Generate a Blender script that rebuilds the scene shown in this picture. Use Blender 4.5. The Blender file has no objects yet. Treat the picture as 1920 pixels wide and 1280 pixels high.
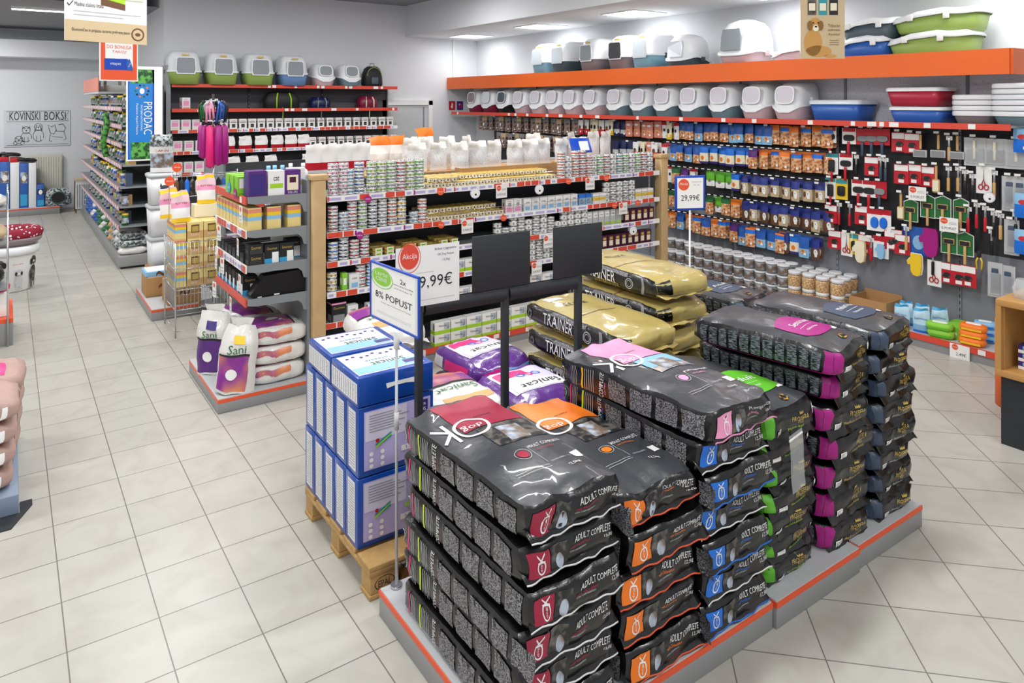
import bpy, bmesh, math, random
from mathutils import Vector, Matrix, noise
rnd = random.Random(7)
C = bpy.context.scene.collection
PI = math.pi

# ---------------- camera, world, exposure ----------------
cam_d = bpy.data.cameras.new('camera'); cam = bpy.data.objects.new('camera', cam_d); C.objects.link(cam)
cam.location = (0, 0, 2.15); cam.rotation_euler = (PI/2, 0, -math.radians(34.05))
cam_d.sensor_width = 36; cam_d.lens = 1335/1920*36
cam_d.shift_x = 46/1920; cam_d.shift_y = -(640-189.6)/1920
cam_d.clip_start = 0.05; cam_d.clip_end = 100
bpy.context.scene.camera = cam
sc = bpy.context.scene
sc.view_settings.view_transform = 'Standard'; sc.view_settings.look = 'None'
sc.view_settings.gamma = 1; sc.view_settings.use_curve_mapping = False
sc.view_settings.exposure = 0.0
W = bpy.data.worlds.new('ambient_fill'); sc.world = W; W.use_nodes = True  # even ambient fill, added through the open side behind the camera
W.node_tree.nodes['Background'].inputs[0].default_value = (0.93, 0.96, 1, 1)
W.node_tree.nodes['Background'].inputs[1].default_value = 0.62

def lamp(x, y, z, sx, sy, power, col=(1, .995, .985)):
    l = bpy.data.lights.new('lamp_light', 'AREA'); l.shape = 'RECTANGLE'; l.size = sx; l.size_y = sy
    l.energy = power; l.color = col
    o = bpy.data.objects.new('lamp_light', l); o.location = (x, y, z); C.objects.link(o); return o
LOWL = [(6.75, 2.6), (6.75, 4.6), (6.75, 6.6), (6.75, 8.55), (6.75, 10.5)]      # troffers of the lowered ceiling
HIGHL = [(-1.6, -.6), (1.2, -.6), (4.0, -.6), (-1.6, 2.4), (1.2, 2.4), (4.0, 2.4), (-1.6, 5.4), (1.2, 5.4), (4.0, 5.4), (1.6, 8.4), (4.4, 8.4), (-1.0, 8.6), (-.9, 11.6), (-.9, 14.6)]
for x, y in LOWL: lamp(x, y, 3.255, .5, .5, 7)
for x, y in HIGHL: lamp(x, y, 3.745 if y < 11 else 3.465, 1.15, .25, 50 if y < 11 else 68)

# ---------------- colour and materials ----------------
def lin(h):
    h = h.lstrip('#'); o = []
    for i in (0, 2, 4):
        v = int(h[i:i+2], 16)/255; o.append(v/12.92 if v <= .04045 else ((v+.055)/1.055)**2.4)
    return (*o, 1)
MT = {}
def mat(name, col='#888888', rough=.5, metal=0, emit=0, alpha=1, trans=0, bump=0, bscale=40, var=0, vscale=3, coat=0, spec=.5):
    if name in MT: return name
    m = bpy.data.materials.new(name); m.use_nodes = True; nt = m.node_tree; b = nt.nodes['Principled BSDF']
    c = lin(col)
    b.inputs['Base Color'].default_value = c; b.inputs['Roughness'].default_value = rough; b.inputs['Metallic'].default_value = metal
    b.inputs['Alpha'].default_value = alpha; b.inputs['Transmission Weight'].default_value = trans
    b.inputs['Coat Weight'].default_value = coat; b.inputs['Specular IOR Level'].default_value = spec
    if emit:
        b.inputs['Emission Color'].default_value = c; b.inputs['Emission Strength'].default_value = emit
    tc = nt.nodes.new('ShaderNodeTexCoord')
    if bump:
        n = nt.nodes.new('ShaderNodeTexNoise'); n.inputs['Scale'].default_value = bscale; n.inputs['Detail'].default_value = 3
        nt.links.new(tc.outputs['Object'], n.inputs['Vector'])
        bp = nt.nodes.new('ShaderNodeBump'); bp.inputs['Strength'].default_value = bump; bp.inputs['Distance'].default_value = .01
        nt.links.new(n.outputs['Fac'], bp.inputs['Height']); nt.links.new(bp.outputs['Normal'], b.inputs['Normal'])
    if var:
        n = nt.nodes.new('ShaderNodeTexNoise'); n.inputs['Scale'].default_value = vscale; n.inputs['Detail'].default_value = 4
        nt.links.new(tc.outputs['Object'], n.inputs['Vector'])
        mx = nt.nodes.new('ShaderNodeMix'); mx.data_type = 'RGBA'
        mx.inputs[6].default_value = (c[0]*(1-var), c[1]*(1-var), c[2]*(1-var), 1); mx.inputs[7].default_value = (min(1, c[0]*(1+var)), min(1, c[1]*(1+var)), min(1, c[2]*(1+var)), 1)
        nt.links.new(n.outputs['Fac'], mx.inputs[0]); nt.links.new(mx.outputs[2], b.inputs['Base Color'])
    MT[name] = m; return name

def mat_mix(name, ca, cb, kind='NOISE', scale=60, lo=.45, hi=.55, stretch=(1, 1, 1), rough=.4, coat=0, bump=0):
    """two colours mixed by a procedural pattern (noise, voronoi, wave)"""
    if name in MT: return name
    m = bpy.data.materials.new(name); m.use_nodes = True; nt = m.node_tree; b = nt.nodes['Principled BSDF']
    b.inputs['Roughness'].default_value = rough; b.inputs['Coat Weight'].default_value = coat
    tc = nt.nodes.new('ShaderNodeTexCoord'); mp = nt.nodes.new('ShaderNodeMapping'); mp.inputs['Scale'].default_value = stretch
    nt.links.new(tc.outputs['Object'], mp.inputs['Vector'])
    if kind == 'NOISE': n = nt.nodes.new('ShaderNodeTexNoise'); n.inputs['Detail'].default_value = 2; out = n.outputs['Fac']
    elif kind == 'VOR': n = nt.nodes.new('ShaderNodeTexVoronoi'); out = n.outputs['Distance']
    else: n = nt.nodes.new('ShaderNodeTexWave'); n.inputs['Distortion'].default_value = 1.5; out = n.outputs['Fac']
    n.inputs['Scale'].default_value = scale; nt.links.new(mp.outputs[0], n.inputs['Vector'])
    r = nt.nodes.new('ShaderNodeValToRGB'); r.color_ramp.elements[0].position = lo; r.color_ramp.elements[1].position = hi
    r.color_ramp.elements[0].color = lin(ca); r.color_ramp.elements[1].color = lin(cb)
    nt.links.new(out, r.inputs[0]); nt.links.new(r.outputs[0], b.inputs['Base Color'])
    if bump:
        bp = nt.nodes.new('ShaderNodeBump'); bp.inputs['Strength'].default_value = bump; bp.inputs['Distance'].default_value = .005
        nt.links.new(out, bp.inputs['Height']); nt.links.new(bp.outputs['Normal'], b.inputs['Normal'])
    MT[name] = m; return name

mat('white', '#ececec', .45); mat('black', '#0c0c0d', .4); mat('ink', '#1a1a1e', .6); mat('grey', '#8b8d8f', .5)
mat('lightgrey', '#bfc2c4', .5); mat('midgrey', '#85888b', .55); mat('darkgrey', '#35373b', .5)
mat('shelfgrey', '#8f9496', .4, .2); mat('steel', '#c9ccce', .25, .9); mat('chrome', '#d8dadc', .12, 1)
mat('anthracite', '#26292d', .55, bump=.15, bscale=300); mat('railred', '#dc4a36', .4); mat('orange', '#f06a1e', .45)
mat('liporange', '#e8582f', .4); mat('plinth', '#929394', .45, .1); mat('paper', '#f3f2f0', .6); mat('cream', '#efe6c8', .6)
mat('wood', '#c9a878', .6, var=.18, vscale=9, bump=.2, bscale=30); mat('palletwood', '#b8935c', .75, var=.3, vscale=14, bump=.5, bscale=60)
mat('cardboard', '#b48a5a', .8, var=.1, vscale=6); mat('blue', '#0f45a0', .32, coat=.3); mat('signblue', '#1446b4', .35)
mat('red', '#c3172b', .4); mat('crimson', '#a01c3e', .42); mat('okorange', '#f27a1a', .42); mat('okblue', '#1672dc', .42)
mat('pink', '#f29bc4', .42); mat('hotpink', '#e5267e', .4); mat('magenta', '#a3107c', .4); mat('purple', '#5b2b7c', .4); mat('violet', '#3a2a7a', .4)
mat('green', '#5fb82b', .4); mat('lime', '#a8d62a', .4); mat('yellow', '#f2c928', .4); mat('neon', '#c6e81e', .4); mat('teal', '#2f97a0', .4)
mat('cyan', '#35a5d8', .4); mat('sky', '#8cc0e6', .4); mat('gold', '#cdb05a', .3, .15); mat('goldfilm', '#b8a562', .3, .0, bump=.4, bscale=14, coat=.5)
mat('slate', '#3d4c62', .35); mat('pale', '#d9d2e8', .4); mat('lilac', '#b9aede', .45); mat('brown', '#6b452a', .5); mat('tan', '#d3a86c', .5)
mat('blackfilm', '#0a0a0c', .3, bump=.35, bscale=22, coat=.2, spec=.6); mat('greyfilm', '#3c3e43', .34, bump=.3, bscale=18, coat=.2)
mat('whitefilm', '#e2e0dc', .3, bump=.4, bscale=20, coat=.3); mat('purplefilm', '#5c2a86', .28, bump=.4, bscale=20, coat=.3)
mat('pinkbag', '#b3948a', .5, bump=.35, bscale=20); mat('clearfilm', '#dfe3e6', .12, alpha=.38); mat('salmon', '#e08a74', .5)
mat('maroon', '#4a1030', .35); mat('navy', '#141f4e', .35); mat('darkgreen', '#1f6b34', .45); mat('beige', '#cbb48f', .6)
mat('limegreen', '#8ccf3a', .5)
mat_mix('microtext', '#1d1d1f', '#97979b', 'NOISE', 1, .44, .58, (330, 150, 330), .45)
mat('butter', '#ecd48a', .5)
mat_mix('columns', '#121315', '#7d878e', 'NOISE', 1, .42, .62, (30, 45, 260), .4)
mat_mix('kibble', '#8a5a34', '#e0bd8c', 'VOR', 70, .2, .6, rough=.6)
mat_mix('treats', '#b5622c', '#e8b98a', 'NOISE', 38, .42, .56, rough=.35)
mat_mix('treatsdark', '#4a3b38', '#a88f84', 'NOISE', 45, .42, .56, rough=.35)
mat_mix('photodark', '#1f2022', '#6b6660', 'NOISE', 22, .45, .6, rough=.4)
mat_mix('photolight', '#6f7b8c', '#c9b9ae', 'NOISE', 16, .42, .6, rough=.4)
mat_mix('photodog', '#7c6a5c', '#b9c6d8', 'NOISE', 14, .42, .58, rough=.4)
mat_mix('smallprint', '#ececee', '#b4b6c2', 'NOISE', 1, .54, .64, (160, 160, 240), .5)
mat_mix('orangeprint', '#e8873a', '#7a5fae', 'NOISE', 5, .42, .58, rough=.35)
mat_mix('sandpurple', '#8a2f92', '#e08a5c', 'NOISE', 3, .44, .6, rough=.3, bump=.3)
mat_mix('polkadot', '#f4e9ea', '#8c1530', 'VOR', 22, .26, .3, rough=.8)
mat_mix('fern', '#0f4a24', '#5fae4a', 'NOISE', 26, .42, .58, rough=.5)
mat_mix('gravelbag', '#3a4148', '#b9c4c2', 'NOISE', 30, .42, .58, rough=.3)
mat_mix('goldtext', '#151311', '#c09034', 'NOISE', 60, .5, .58, rough=.35)
mat_mix('peg', '#8e8f98', '#dcdce2', 'VOR', 55, .12, .22, rough=.5)

# ---------------- mesh helpers ----------------
_txt = {}
def text2d(s, size=1.0):
    if s not in _txt:
        cu = bpy.data.curves.new('t', 'FONT'); cu.body = s; cu.size = 1; cu.align_x = 'CENTER'; cu.align_y = 'CENTER'; cu.resolution_u = 2
        o = bpy.data.objects.new('t', cu); me = bpy.data.meshes.new_from_object(o)
        v = [(p.co.x, p.co.y) for p in me.vertices]; f = [tuple(p.vertices) for p in me.polygons]
        bpy.data.objects.remove(o); bpy.data.meshes.remove(me); bpy.data.curves.remove(cu)
        _txt[s] = (v, f)
    v, f = _txt[s]
    return [(a*size, b*size) for a, b in v], f
def fit2d(s, w, h):
    """text scaled to fill a w x h box"""
    v, f = text2d(s)
    xs = [a for a, b in v]; ys = [b for a, b in v]
    sx = w/max(1e-6, max(xs)-min(xs)); sy = h/max(1e-6, max(ys)-min(ys)); mx = (max(xs)+min(xs))/2; my = (max(ys)+min(ys))/2
    return [((a-mx)*sx, (b-my)*sy) for a, b in v], f
def grid2d(x0, x1, y0, y1, nx=1, ny=1):
    v = [(x0+(x1-x0)*i/nx, y0+(y1-y0)*j/ny) for j in range(ny+1) for i in range(nx+1)]
    f = [(j*(nx+1)+i, j*(nx+1)+i+1, (j+1)*(nx+1)+i+1, (j+1)*(nx+1)+i) for j in range(ny) for i in range(nx)]
    return v, f
def ring2d(cx, cy, r0, r1, n=28, ky=1):
    v = []; f = []
    for i in range(n):
        a = 2*PI*i/n; v += [(cx+r0*math.cos(a), cy+ky*r0*math.sin(a)), (cx+r1*math.cos(a), cy+ky*r1*math.sin(a))]
    for i in range(n):
        j = (i+1) % n; f.append((2*i, 2*i+1, 2*j+1, 2*j))
    return v, f
def disk2d(cx, cy, r, n=20, ky=1):
    v = [(cx, cy)]+[(cx+r*math.cos(2*PI*i/n), cy+ky*r*math.sin(2*PI*i/n)) for i in range(n)]
    return v, [(0, 1+i, 1+(i+1) % n) for i in range(n)]
def poly2d(*p): return list(p), [tuple(range(len(p)))]
def mv2d(s, dx=0, dy=0, rot=0):
    v, f = s; c, n = math.cos(rot), math.sin(rot)
    return [(a*c-b*n+dx, a*n+b*c+dy) for a, b in v], f

class MB:
    def __init__(s): s.v = []; s.f = []; s.m = []; s.sm = []; s.mats = []; s.T = None
    def mi(s, m):
        if m not in s.mats: s.mats.append(m)
        return s.mats.index(m)
    def add(s, vs, fs, m, smooth=False):
        o = len(s.v)
        if s.T is not None: vs = [tuple(s.T @ Vector(p)) for p in vs]
        s.v += [tuple(p) for p in vs]; k = s.mi(m)
        for f in fs: s.f.append(tuple(o+i for i in f)); s.m.append(k); s.sm.append(smooth)
        return s
    def box(s, x0, x1, y0, y1, z0, z1, m, bev=0, seg=2):
        if bev:
            bm = bmesh.new(); bmesh.ops.create_cube(bm, size=1)
            for v in bm.verts: v.co = Vector(((x0+x1)/2+v.co.x*(x1-x0), (y0+y1)/2+v.co.y*(y1-y0), (z0+z1)/2+v.co.z*(z1-z0)))
            bmesh.ops.bevel(bm, geom=bm.edges[:], offset=bev, segments=seg, affect='EDGES', profile=.5)
            bm.verts.index_update()
            s.add([v.co for v in bm.verts], [tuple(v.index for v in f.verts) for f in bm.faces], m, True); bm.free(); return s
        v = [(x0, y0, z0), (x1, y0, z0), (x1, y1, z0), (x0, y1, z0), (x0, y0, z1), (x1, y0, z1), (x1, y1, z1), (x0, y1, z1)]
        return s.add(v, [(0, 3, 2, 1), (4, 5, 6, 7), (0, 1, 5, 4), (1, 2, 6, 5), (2, 3, 7, 6), (3, 0, 4, 7)], m)
    def loft(s, rings, m, n=24, p=4.0, cap=(True, True), smooth=True, wave=None):
        """rings: (z, hx, hy[, cx, cy]); superellipse cross sections"""
        vs = []
        for k, r in enumerate(rings):
            z, hx, hy = r[:3]; cx, cy = (r[3], r[4]) if len(r) > 3 else (0, 0)
            for i in range(n):
                a = 2*PI*(i+.5)/n; c, q = math.cos(a), math.sin(a)
                x = hx*math.copysign(abs(c)**(2/p), c); y = hy*math.copysign(abs(q)**(2/p), q)
                vs.append((cx+x, cy+y, z+(wave(k, x/hx if hx else 0, y/hy if hy else 0) if wave else 0)))
        fs = [(k*n+i, k*n+(i+1) % n, (k+1)*n+(i+1) % n, (k+1)*n+i) for k in range(len(rings)-1) for i in range(n)]
        s.add(vs, fs, m, smooth)
        o = len(s.v)-len(vs); L = len(rings)-1
        if cap[0]: s.f.append(tuple(o+i for i in range(n))[::-1]); s.m.append(s.mi(m)); s.sm.append(False)
        if cap[1]: s.f.append(tuple(o+L*n+i for i in range(n))); s.m.append(s.mi(m)); s.sm.append(False)
        return s
    def cyl(s, x, y, z0, z1, r, m, n=14, r1=None, smooth=True):
        return s.loft([(z0, r, r, x, y), (z1, r1 or r, r1 or r, x, y)], m, n, 2, smooth=smooth)
    def tube(s, pts, r, m, n=5, closed=False):
        pts = [Vector(p) for p in pts]; vs = []; L = len(pts)
        for i, p in enumerate(pts):
            a = pts[(i-1) % L if closed else max(i-1, 0)]; b = pts[(i+1) % L if closed else min(i+1, L-1)]
            d = (b-a).normalized(); u = d.cross(Vector((0, 0, 1)) if abs(d.z) < .9 else Vector((1, 0, 0))).normalized(); w = d.cross(u)
            vs += [p+r*(math.cos(2*PI*k/n)*u+math.sin(2*PI*k/n)*w) for k in range(n)]
        R = L if closed else L-1
        fs = [(i*n+k, i*n+(k+1) % n, ((i+1) % L)*n+(k+1) % n, ((i+1) % L)*n+k) for i in range(R) for k in range(n)]
        if not closed: fs += [tuple(range(n))[::-1], tuple((L-1)*n+k for k in range(n))]
        return s.add(vs, fs, m, True)
    def prism(s, poly, axis, a0, a1, m):
        """2D outline extruded along an axis: 'x' takes (y,z), 'y' takes (x,z), 'z' takes (x,y)"""
        n = len(poly)
        def P(p, a): return (a, p[0], p[1]) if axis == 'x' else (p[0], a, p[1]) if axis == 'y' else (p[0], p[1], a)
        vs = [P(p, a0) for p in poly]+[P(p, a1) for p in poly]
        return s.add(vs, [tuple(range(n))[::-1], tuple(range(n, 2*n))]+[(i, (i+1) % n, n+(i+1) % n, n+i) for i in range(n)], m)
    def dec(s, shape, m, fn, smooth=True):
        v, f = shape; return s.add([fn(a, b) for a, b in v], f, m, smooth)
    def build(s, name, parent=None, loc=None, rz=0, rot=None):
        me = bpy.data.meshes.new(name); me.from_pydata(s.v, [], s.f)
        for k in s.mats: me.materials.append(MT[k])
        me.polygons.foreach_set('material_index', s.m); me.polygons.foreach_set('use_smooth', s.sm); me.update()
        o = bpy.data.objects.new(name, me); C.objects.link(o)
        if parent: o.parent = parent
        if loc is not None: o.location = loc
        if rot: o.rotation_euler = rot
        elif rz: o.rotation_euler = (0, 0, rz)
        return o
# planar mappings for decals: centre point, facing direction
def on_mY(x, y, z): return lambda a, b: (x+a, y, z+b)           # faces -Y
def on_mX(x, y, z): return lambda a, b: (x, y-a, z+b)           # faces -X
def on_top(x, y, z, r=0): return lambda a, b: (x+a*math.cos(r)-b*math.sin(r), y+a*math.sin(r)+b*math.cos(r), z)

def thing(name, label, cat, loc=(0, 0, 0), rz=0, group=None, rot=None):
    o = bpy.data.objects.new(name, None); C.objects.link(o); o.location = loc
    o.rotation_euler = rot or (0, 0, rz); o['label'] = label; o['category'] = cat; o.empty_display_size = .1
    if group: o['group'] = group
    return o
def tag(o, label, cat, group=None):
    o['label'] = label; o['category'] = cat
    if group: o['group'] = group
    return o
def struct(name, mb, **k):
    o = mb.build(name, **k); o['kind'] = 'structure'; return o
KIDS = {}
def dup(root, loc, rz=None, label=None, group=None, rot=None):
    if root.name not in KIDS: KIDS[root.name] = [(c, list(c.children)) for c in root.children]
    r = root.copy(); C.objects.link(r); r.location = loc
    if rz is not None: r.rotation_euler = (0, 0, rz)
    if rot: r.rotation_euler = rot
    if label: r['label'] = label
    if group: r['group'] = group
    for ch, gs in KIDS[root.name]:
        c = ch.copy(); C.objects.link(c); c.parent = r
        for g in gs:
            d = g.copy(); C.objects.link(d); d.parent = c
    return r
class Kind:
    """first placement uses the prototype itself, later ones copy it"""
    def __init__(s, root): s.root = root; s.used = False
    def put(s, loc, rz=0, label=None, group=None, rot=None, sc=None):
        if not s.used:
            s.used = True; r = s.root; r.location = loc; r.rotation_euler = rot or (0, 0, rz)
            if label: r['label'] = label
            if group: r['group'] = group
            KIDS[r.name] = [(c, list(c.children)) for c in r.children]
        else: r = dup(s.root, loc, rz, label, group, rot)
        if sc: r.scale = sc
        return r
ORD = 'first second third fourth fifth sixth seventh eighth ninth tenth eleventh twelfth thirteenth fourteenth fifteenth sixteenth seventeenth eighteenth nineteenth twentieth'.split()
_U = ORD[:9]
for a_, b_ in (('twenty', 'thirtieth'), ('thirty', 'fortieth'), ('forty', 'fiftieth'), ('fifty', 'sixtieth'), ('sixty', 'seventieth'), ('seventy', 'eightieth'), ('eighty', 'ninetieth')): ORD += [a_+'-'+w for w in _U]+[b_]
# image columns and rows of the 1920x1280 frame turned into points on real shelf planes
_F, _CX, _Y0, _YAW, _H = 1335., 914., 189.6, math.radians(34.05), 2.15
def _ray(px):
    t = (px-_CX)/_F; return math.sin(_YAW)+t*math.cos(_YAW), math.cos(_YAW)-t*math.sin(_YAW)
def gx(px, Y): a, b = _ray(px); return a*Y/b
def gy(px, X): a, b = _ray(px); return b*X/a
def gz(px, py, X=None, Y=None):
    a, b = _ray(px); d = X/a if X is not None else Y/b; return _H-(py-_Y0)*d/_F
# ================= THE SETTING =================
def floor_material():
    m = bpy.data.materials.new('floor_tiles'); m.use_nodes = True; nt = m.node_tree; N = nt.nodes; L = nt.links; b = N['Principled BSDF']
    geo = N.new('ShaderNodeNewGeometry'); sep = N.new('ShaderNodeSeparateXYZ'); L.new(geo.outputs['Position'], sep.inputs[0])
    def M(op, a, b_=None, c=None):
        n = N.new('ShaderNodeMath'); n.operation = op
        for i, x in enumerate((a, b_, c)):
            if x is None: continue
            if isinstance(x, (int, float)): n.inputs[i].default_value = x
            else: L.new(x, n.inputs[i])
        return n.outputs[0]
    X, Y = sep.outputs[0], sep.outputs[1]
    def lines(u, v, gw):   # u,v in tiles; returns grout mask
        def e(w):
            f = M('FRACT', w); return M('MINIMUM', f, M('SUBTRACT', 1.0, f))
        return M('LESS_THAN', M('MINIMUM', e(u), e(v)), gw)
    T = .3318
    u1 = M('DIVIDE', M('SUBTRACT', X, .196), T); v1 = M('DIVIDE', M('SUBTRACT', Y, 4.217), T)
    dx, dy = M('SUBTRACT', X, 3.117), M('SUBTRACT', Y, 1.551); k = 1/.356; a, c = .7205, .6935
    u2 = M('MULTIPLY', M('SUBTRACT', M('MULTIPLY', dx, a), M('MULTIPLY', dy, c)), k)
    v2 = M('MULTIPLY', M('ADD', M('MULTIPLY', dx, c), M('MULTIPLY', dy, a)), k)
    side = M('GREATER_THAN', X, 1.9)
    g = M('ADD', M('MULTIPLY', lines(u2, v2, .0075), side), M('MULTIPLY', lines(u1, v1, .0075), M('SUBTRACT', 1.0, side)))
    # per tile tone
    cu = M('ADD', M('MULTIPLY', M('FLOOR', u2), side), M('MULTIPLY', M('FLOOR', u1), M('SUBTRACT', 1.0, side)))
    cv = M('ADD', M('MULTIPLY', M('FLOOR', v2), side), M('MULTIPLY', M('FLOOR', v1), M('SUBTRACT', 1.0, side)))
    cmb = N.new('ShaderNodeCombineXYZ'); L.new(cu, cmb.inputs[0]); L.new(cv, cmb.inputs[1])
    wn = N.new('ShaderNodeTexWhiteNoise'); L.new(cmb.outputs[0], wn.inputs['Vector'])
    ns = N.new('ShaderNodeTexNoise'); ns.inputs['Scale'].default_value = 4; ns.inputs['Detail'].default_value = 5; ns.inputs['Distortion'].default_value = 1.2; L.new(geo.outputs['Position'], ns.inputs['Vector'])
    r = N.new('ShaderNodeValToRGB'); r.color_ramp.elements[0].position = .3; r.color_ramp.elements[1].position = .55
    r.color_ramp.elements[0].color = lin('#b1aea5'); r.color_ramp.elements[1].color = lin('#bab8b0'); L.new(ns.outputs['Fac'], r.inputs[0])
    hsv = N.new('ShaderNodeHueSaturation'); L.new(r.outputs[0], hsv.inputs['Color']); L.new(M('ADD', .96, M('MULTIPLY', wn.outputs['Value'], .07)), hsv.inputs['Value'])
    mx = N.new('ShaderNodeMix'); mx.data_type = 'RGBA'; L.new(M('MULTIPLY', g, .85), mx.inputs[0]); L.new(hsv.outputs[0], mx.inputs[6]); mx.inputs[7].default_value = lin('#5e5c58')
    L.new(mx.outputs[2], b.inputs['Base Color'])
    bp = N.new('ShaderNodeBump'); bp.inputs['Strength'].default_value = .5; bp.inputs['Distance'].default_value = .002; bp.invert = True
    L.new(g, bp.inputs['Height']); L.new(bp.outputs[0], b.inputs['Normal'])
    b.inputs['Roughness'].default_value = .3
    MT['floor_tiles'] = m
floor_material()
mat('wallpaint', '#dcdee2', .8, bump=.05, bscale=150); mat('ceilpaint', '#e4e6e8', .85); mat('ceilgrey', '#8f9194', .85); mat('doorpaint', '#c3c6c9', .5)
struct('floor', MB().box(-4, 7.5, -4, 16.8, -.1, 0, 'floor_tiles'))
struct('wall_far', MB().box(-4, 2.2, 16.5, 16.7, 0, 3.83, 'wallpaint'))
struct('wall_back', MB().box(1.9, 7.45, 11.25, 11.4, 0, 3.83, 'wallpaint').box(1.9, 2.1, 11.4, 16.5, 0, 3.83, 'wallpaint'))
struct('wall_right', MB().box(7.35, 7.45, -4, 11.25, 0, 3.83, 'wallpaint'))
struct('wall_left', MB().box(-4.1, -4, -4, 16.7, 0, 3.83, 'wallpaint'))
struct('ceiling', MB().box(-4, 6.0, -4, 16.7, 3.83, 3.93, 'ceilgrey').box(-4, 2.0, 11.6, 16.6, 3.55, 3.56, 'ceilgrey'))
struct('ceiling_lowered', MB().box(6.05, 7.4, -4, 11.3, 3.29, 3.83, 'ceilpaint'))
struct('beam', MB().box(5.85, 6.05, -4, 11.3, 3.29, 3.83, 'wallpaint').box(-4, 1.9, 15.9, 16.5, 2.98, 3.3, 'wallpaint'))
# beam across the far room, lower ceiling there
# door on the back wall
d = MB()
d.box(5.45, 6.28, 11.2, 11.25, 0, 2.08, 'doorpaint'); d.box(5.37, 5.45, 11.17, 11.25, 0, 2.16, 'white'); d.box(6.28, 6.36, 11.17, 11.25, 0, 2.16, 'white'); d.box(5.37, 6.36, 11.17, 11.25, 2.08, 2.17, 'white')
d.box(6.18, 6.2, 11.19, 11.2, .05, 2.05, 'grey')
door = struct('door_1', d)
h = MB(); h.tube([(5.55, 11.16, 1.0), (5.68, 11.16, 1.0)], .01, 'steel'); h.build('door_handle', door)
tr = MB(); tr.box(1.9, 5.37, 11.235, 11.25, 0, .08, 'white'); struct('baseboard_back', tr)
tr = MB(); tr.box(7.335, 7.35, -2, 11.25, 0, .08, 'white'); struct('baseboard_right', tr)
tr = MB(); tr.box(1.885, 1.9, 10.9, 16.5, 0, .08, 'white'); struct('baseboard_side', tr)

# lamps: recessed louvred troffers in the lowered ceiling, fluorescent battens on the high ceiling
mat('lampglow', '#ffffff', .5, emit=6); mat('louvre', '#d8dcdf', .3, .5)
def troffer():
    t = thing('ceiling_light', 'recessed square ceiling lamp with metal louvre', 'lamp')
    f = MB()
    for a in ((-.3, -.28), (.28, .3)):
        f.box(a[0], a[1], -.3, .3, -.012, .0, 'white'); f.box(-.28, .28, a[0], a[1], -.012, 0, 'white')
    f.build('frame', t)
    l = MB()
    for i in range(1, 8): l.box(-.28, .28, -.28+.07*i-.003, -.28+.07*i+.003, -.01, -.002, 'louvre')
    for i in range(1, 4): l.box(-.28+.14*i-.006, -.28+.14*i+.006, -.28, .28, -.012, -.002, 'louvre')
    l.build('louvre', t)
    MB().box(-.28, .28, -.28, .28, -.002, 0, 'lampglow').build('diffuser', t)
    return t
K = Kind(troffer())
for i, (x, y) in enumerate(LOWL):
    K.put((x, y, 3.29), label='square louvred lamp recessed in the lowered ceiling, %s from the back wall' % ORD[4-i], group='troffers of the lowered ceiling')
def batten():
    t = thing('fluorescent_lamp', 'long fluorescent lamp on the high ceiling', 'lamp')
    MB().box(-.62, .62, -.06, .06, -.05, 0, 'white').build('housing', t)
    MB().box(-.6, .6, -.05, .05, -.07, -.05, 'lampglow').build('diffuser', t)
    return t
K = Kind(batten())
for i, (x, y) in enumerate(HIGHL):
    K.put((x, y, 3.83 if y < 11 else 3.55), label='long white fluorescent lamp on the high grey ceiling, %s row, %s in it' % (ORD[i//3], ORD[i % 3]), group='fluorescent lamps of the high ceiling')
# visible strip lamp in the far room
t = thing('strip_lamp', 'slim lit strip lamp under the grey ceiling of the far room', 'lamp', (gx(88, 12.6), 12.6, 3.55))
MB().box(-.45, .35, -.05, .05, -.04, 0, 'white').build('housing', t); MB().box(-.44, .34, -.045, .045, -.05, -.04, 'lampglow').build('diffuser', t)
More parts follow.
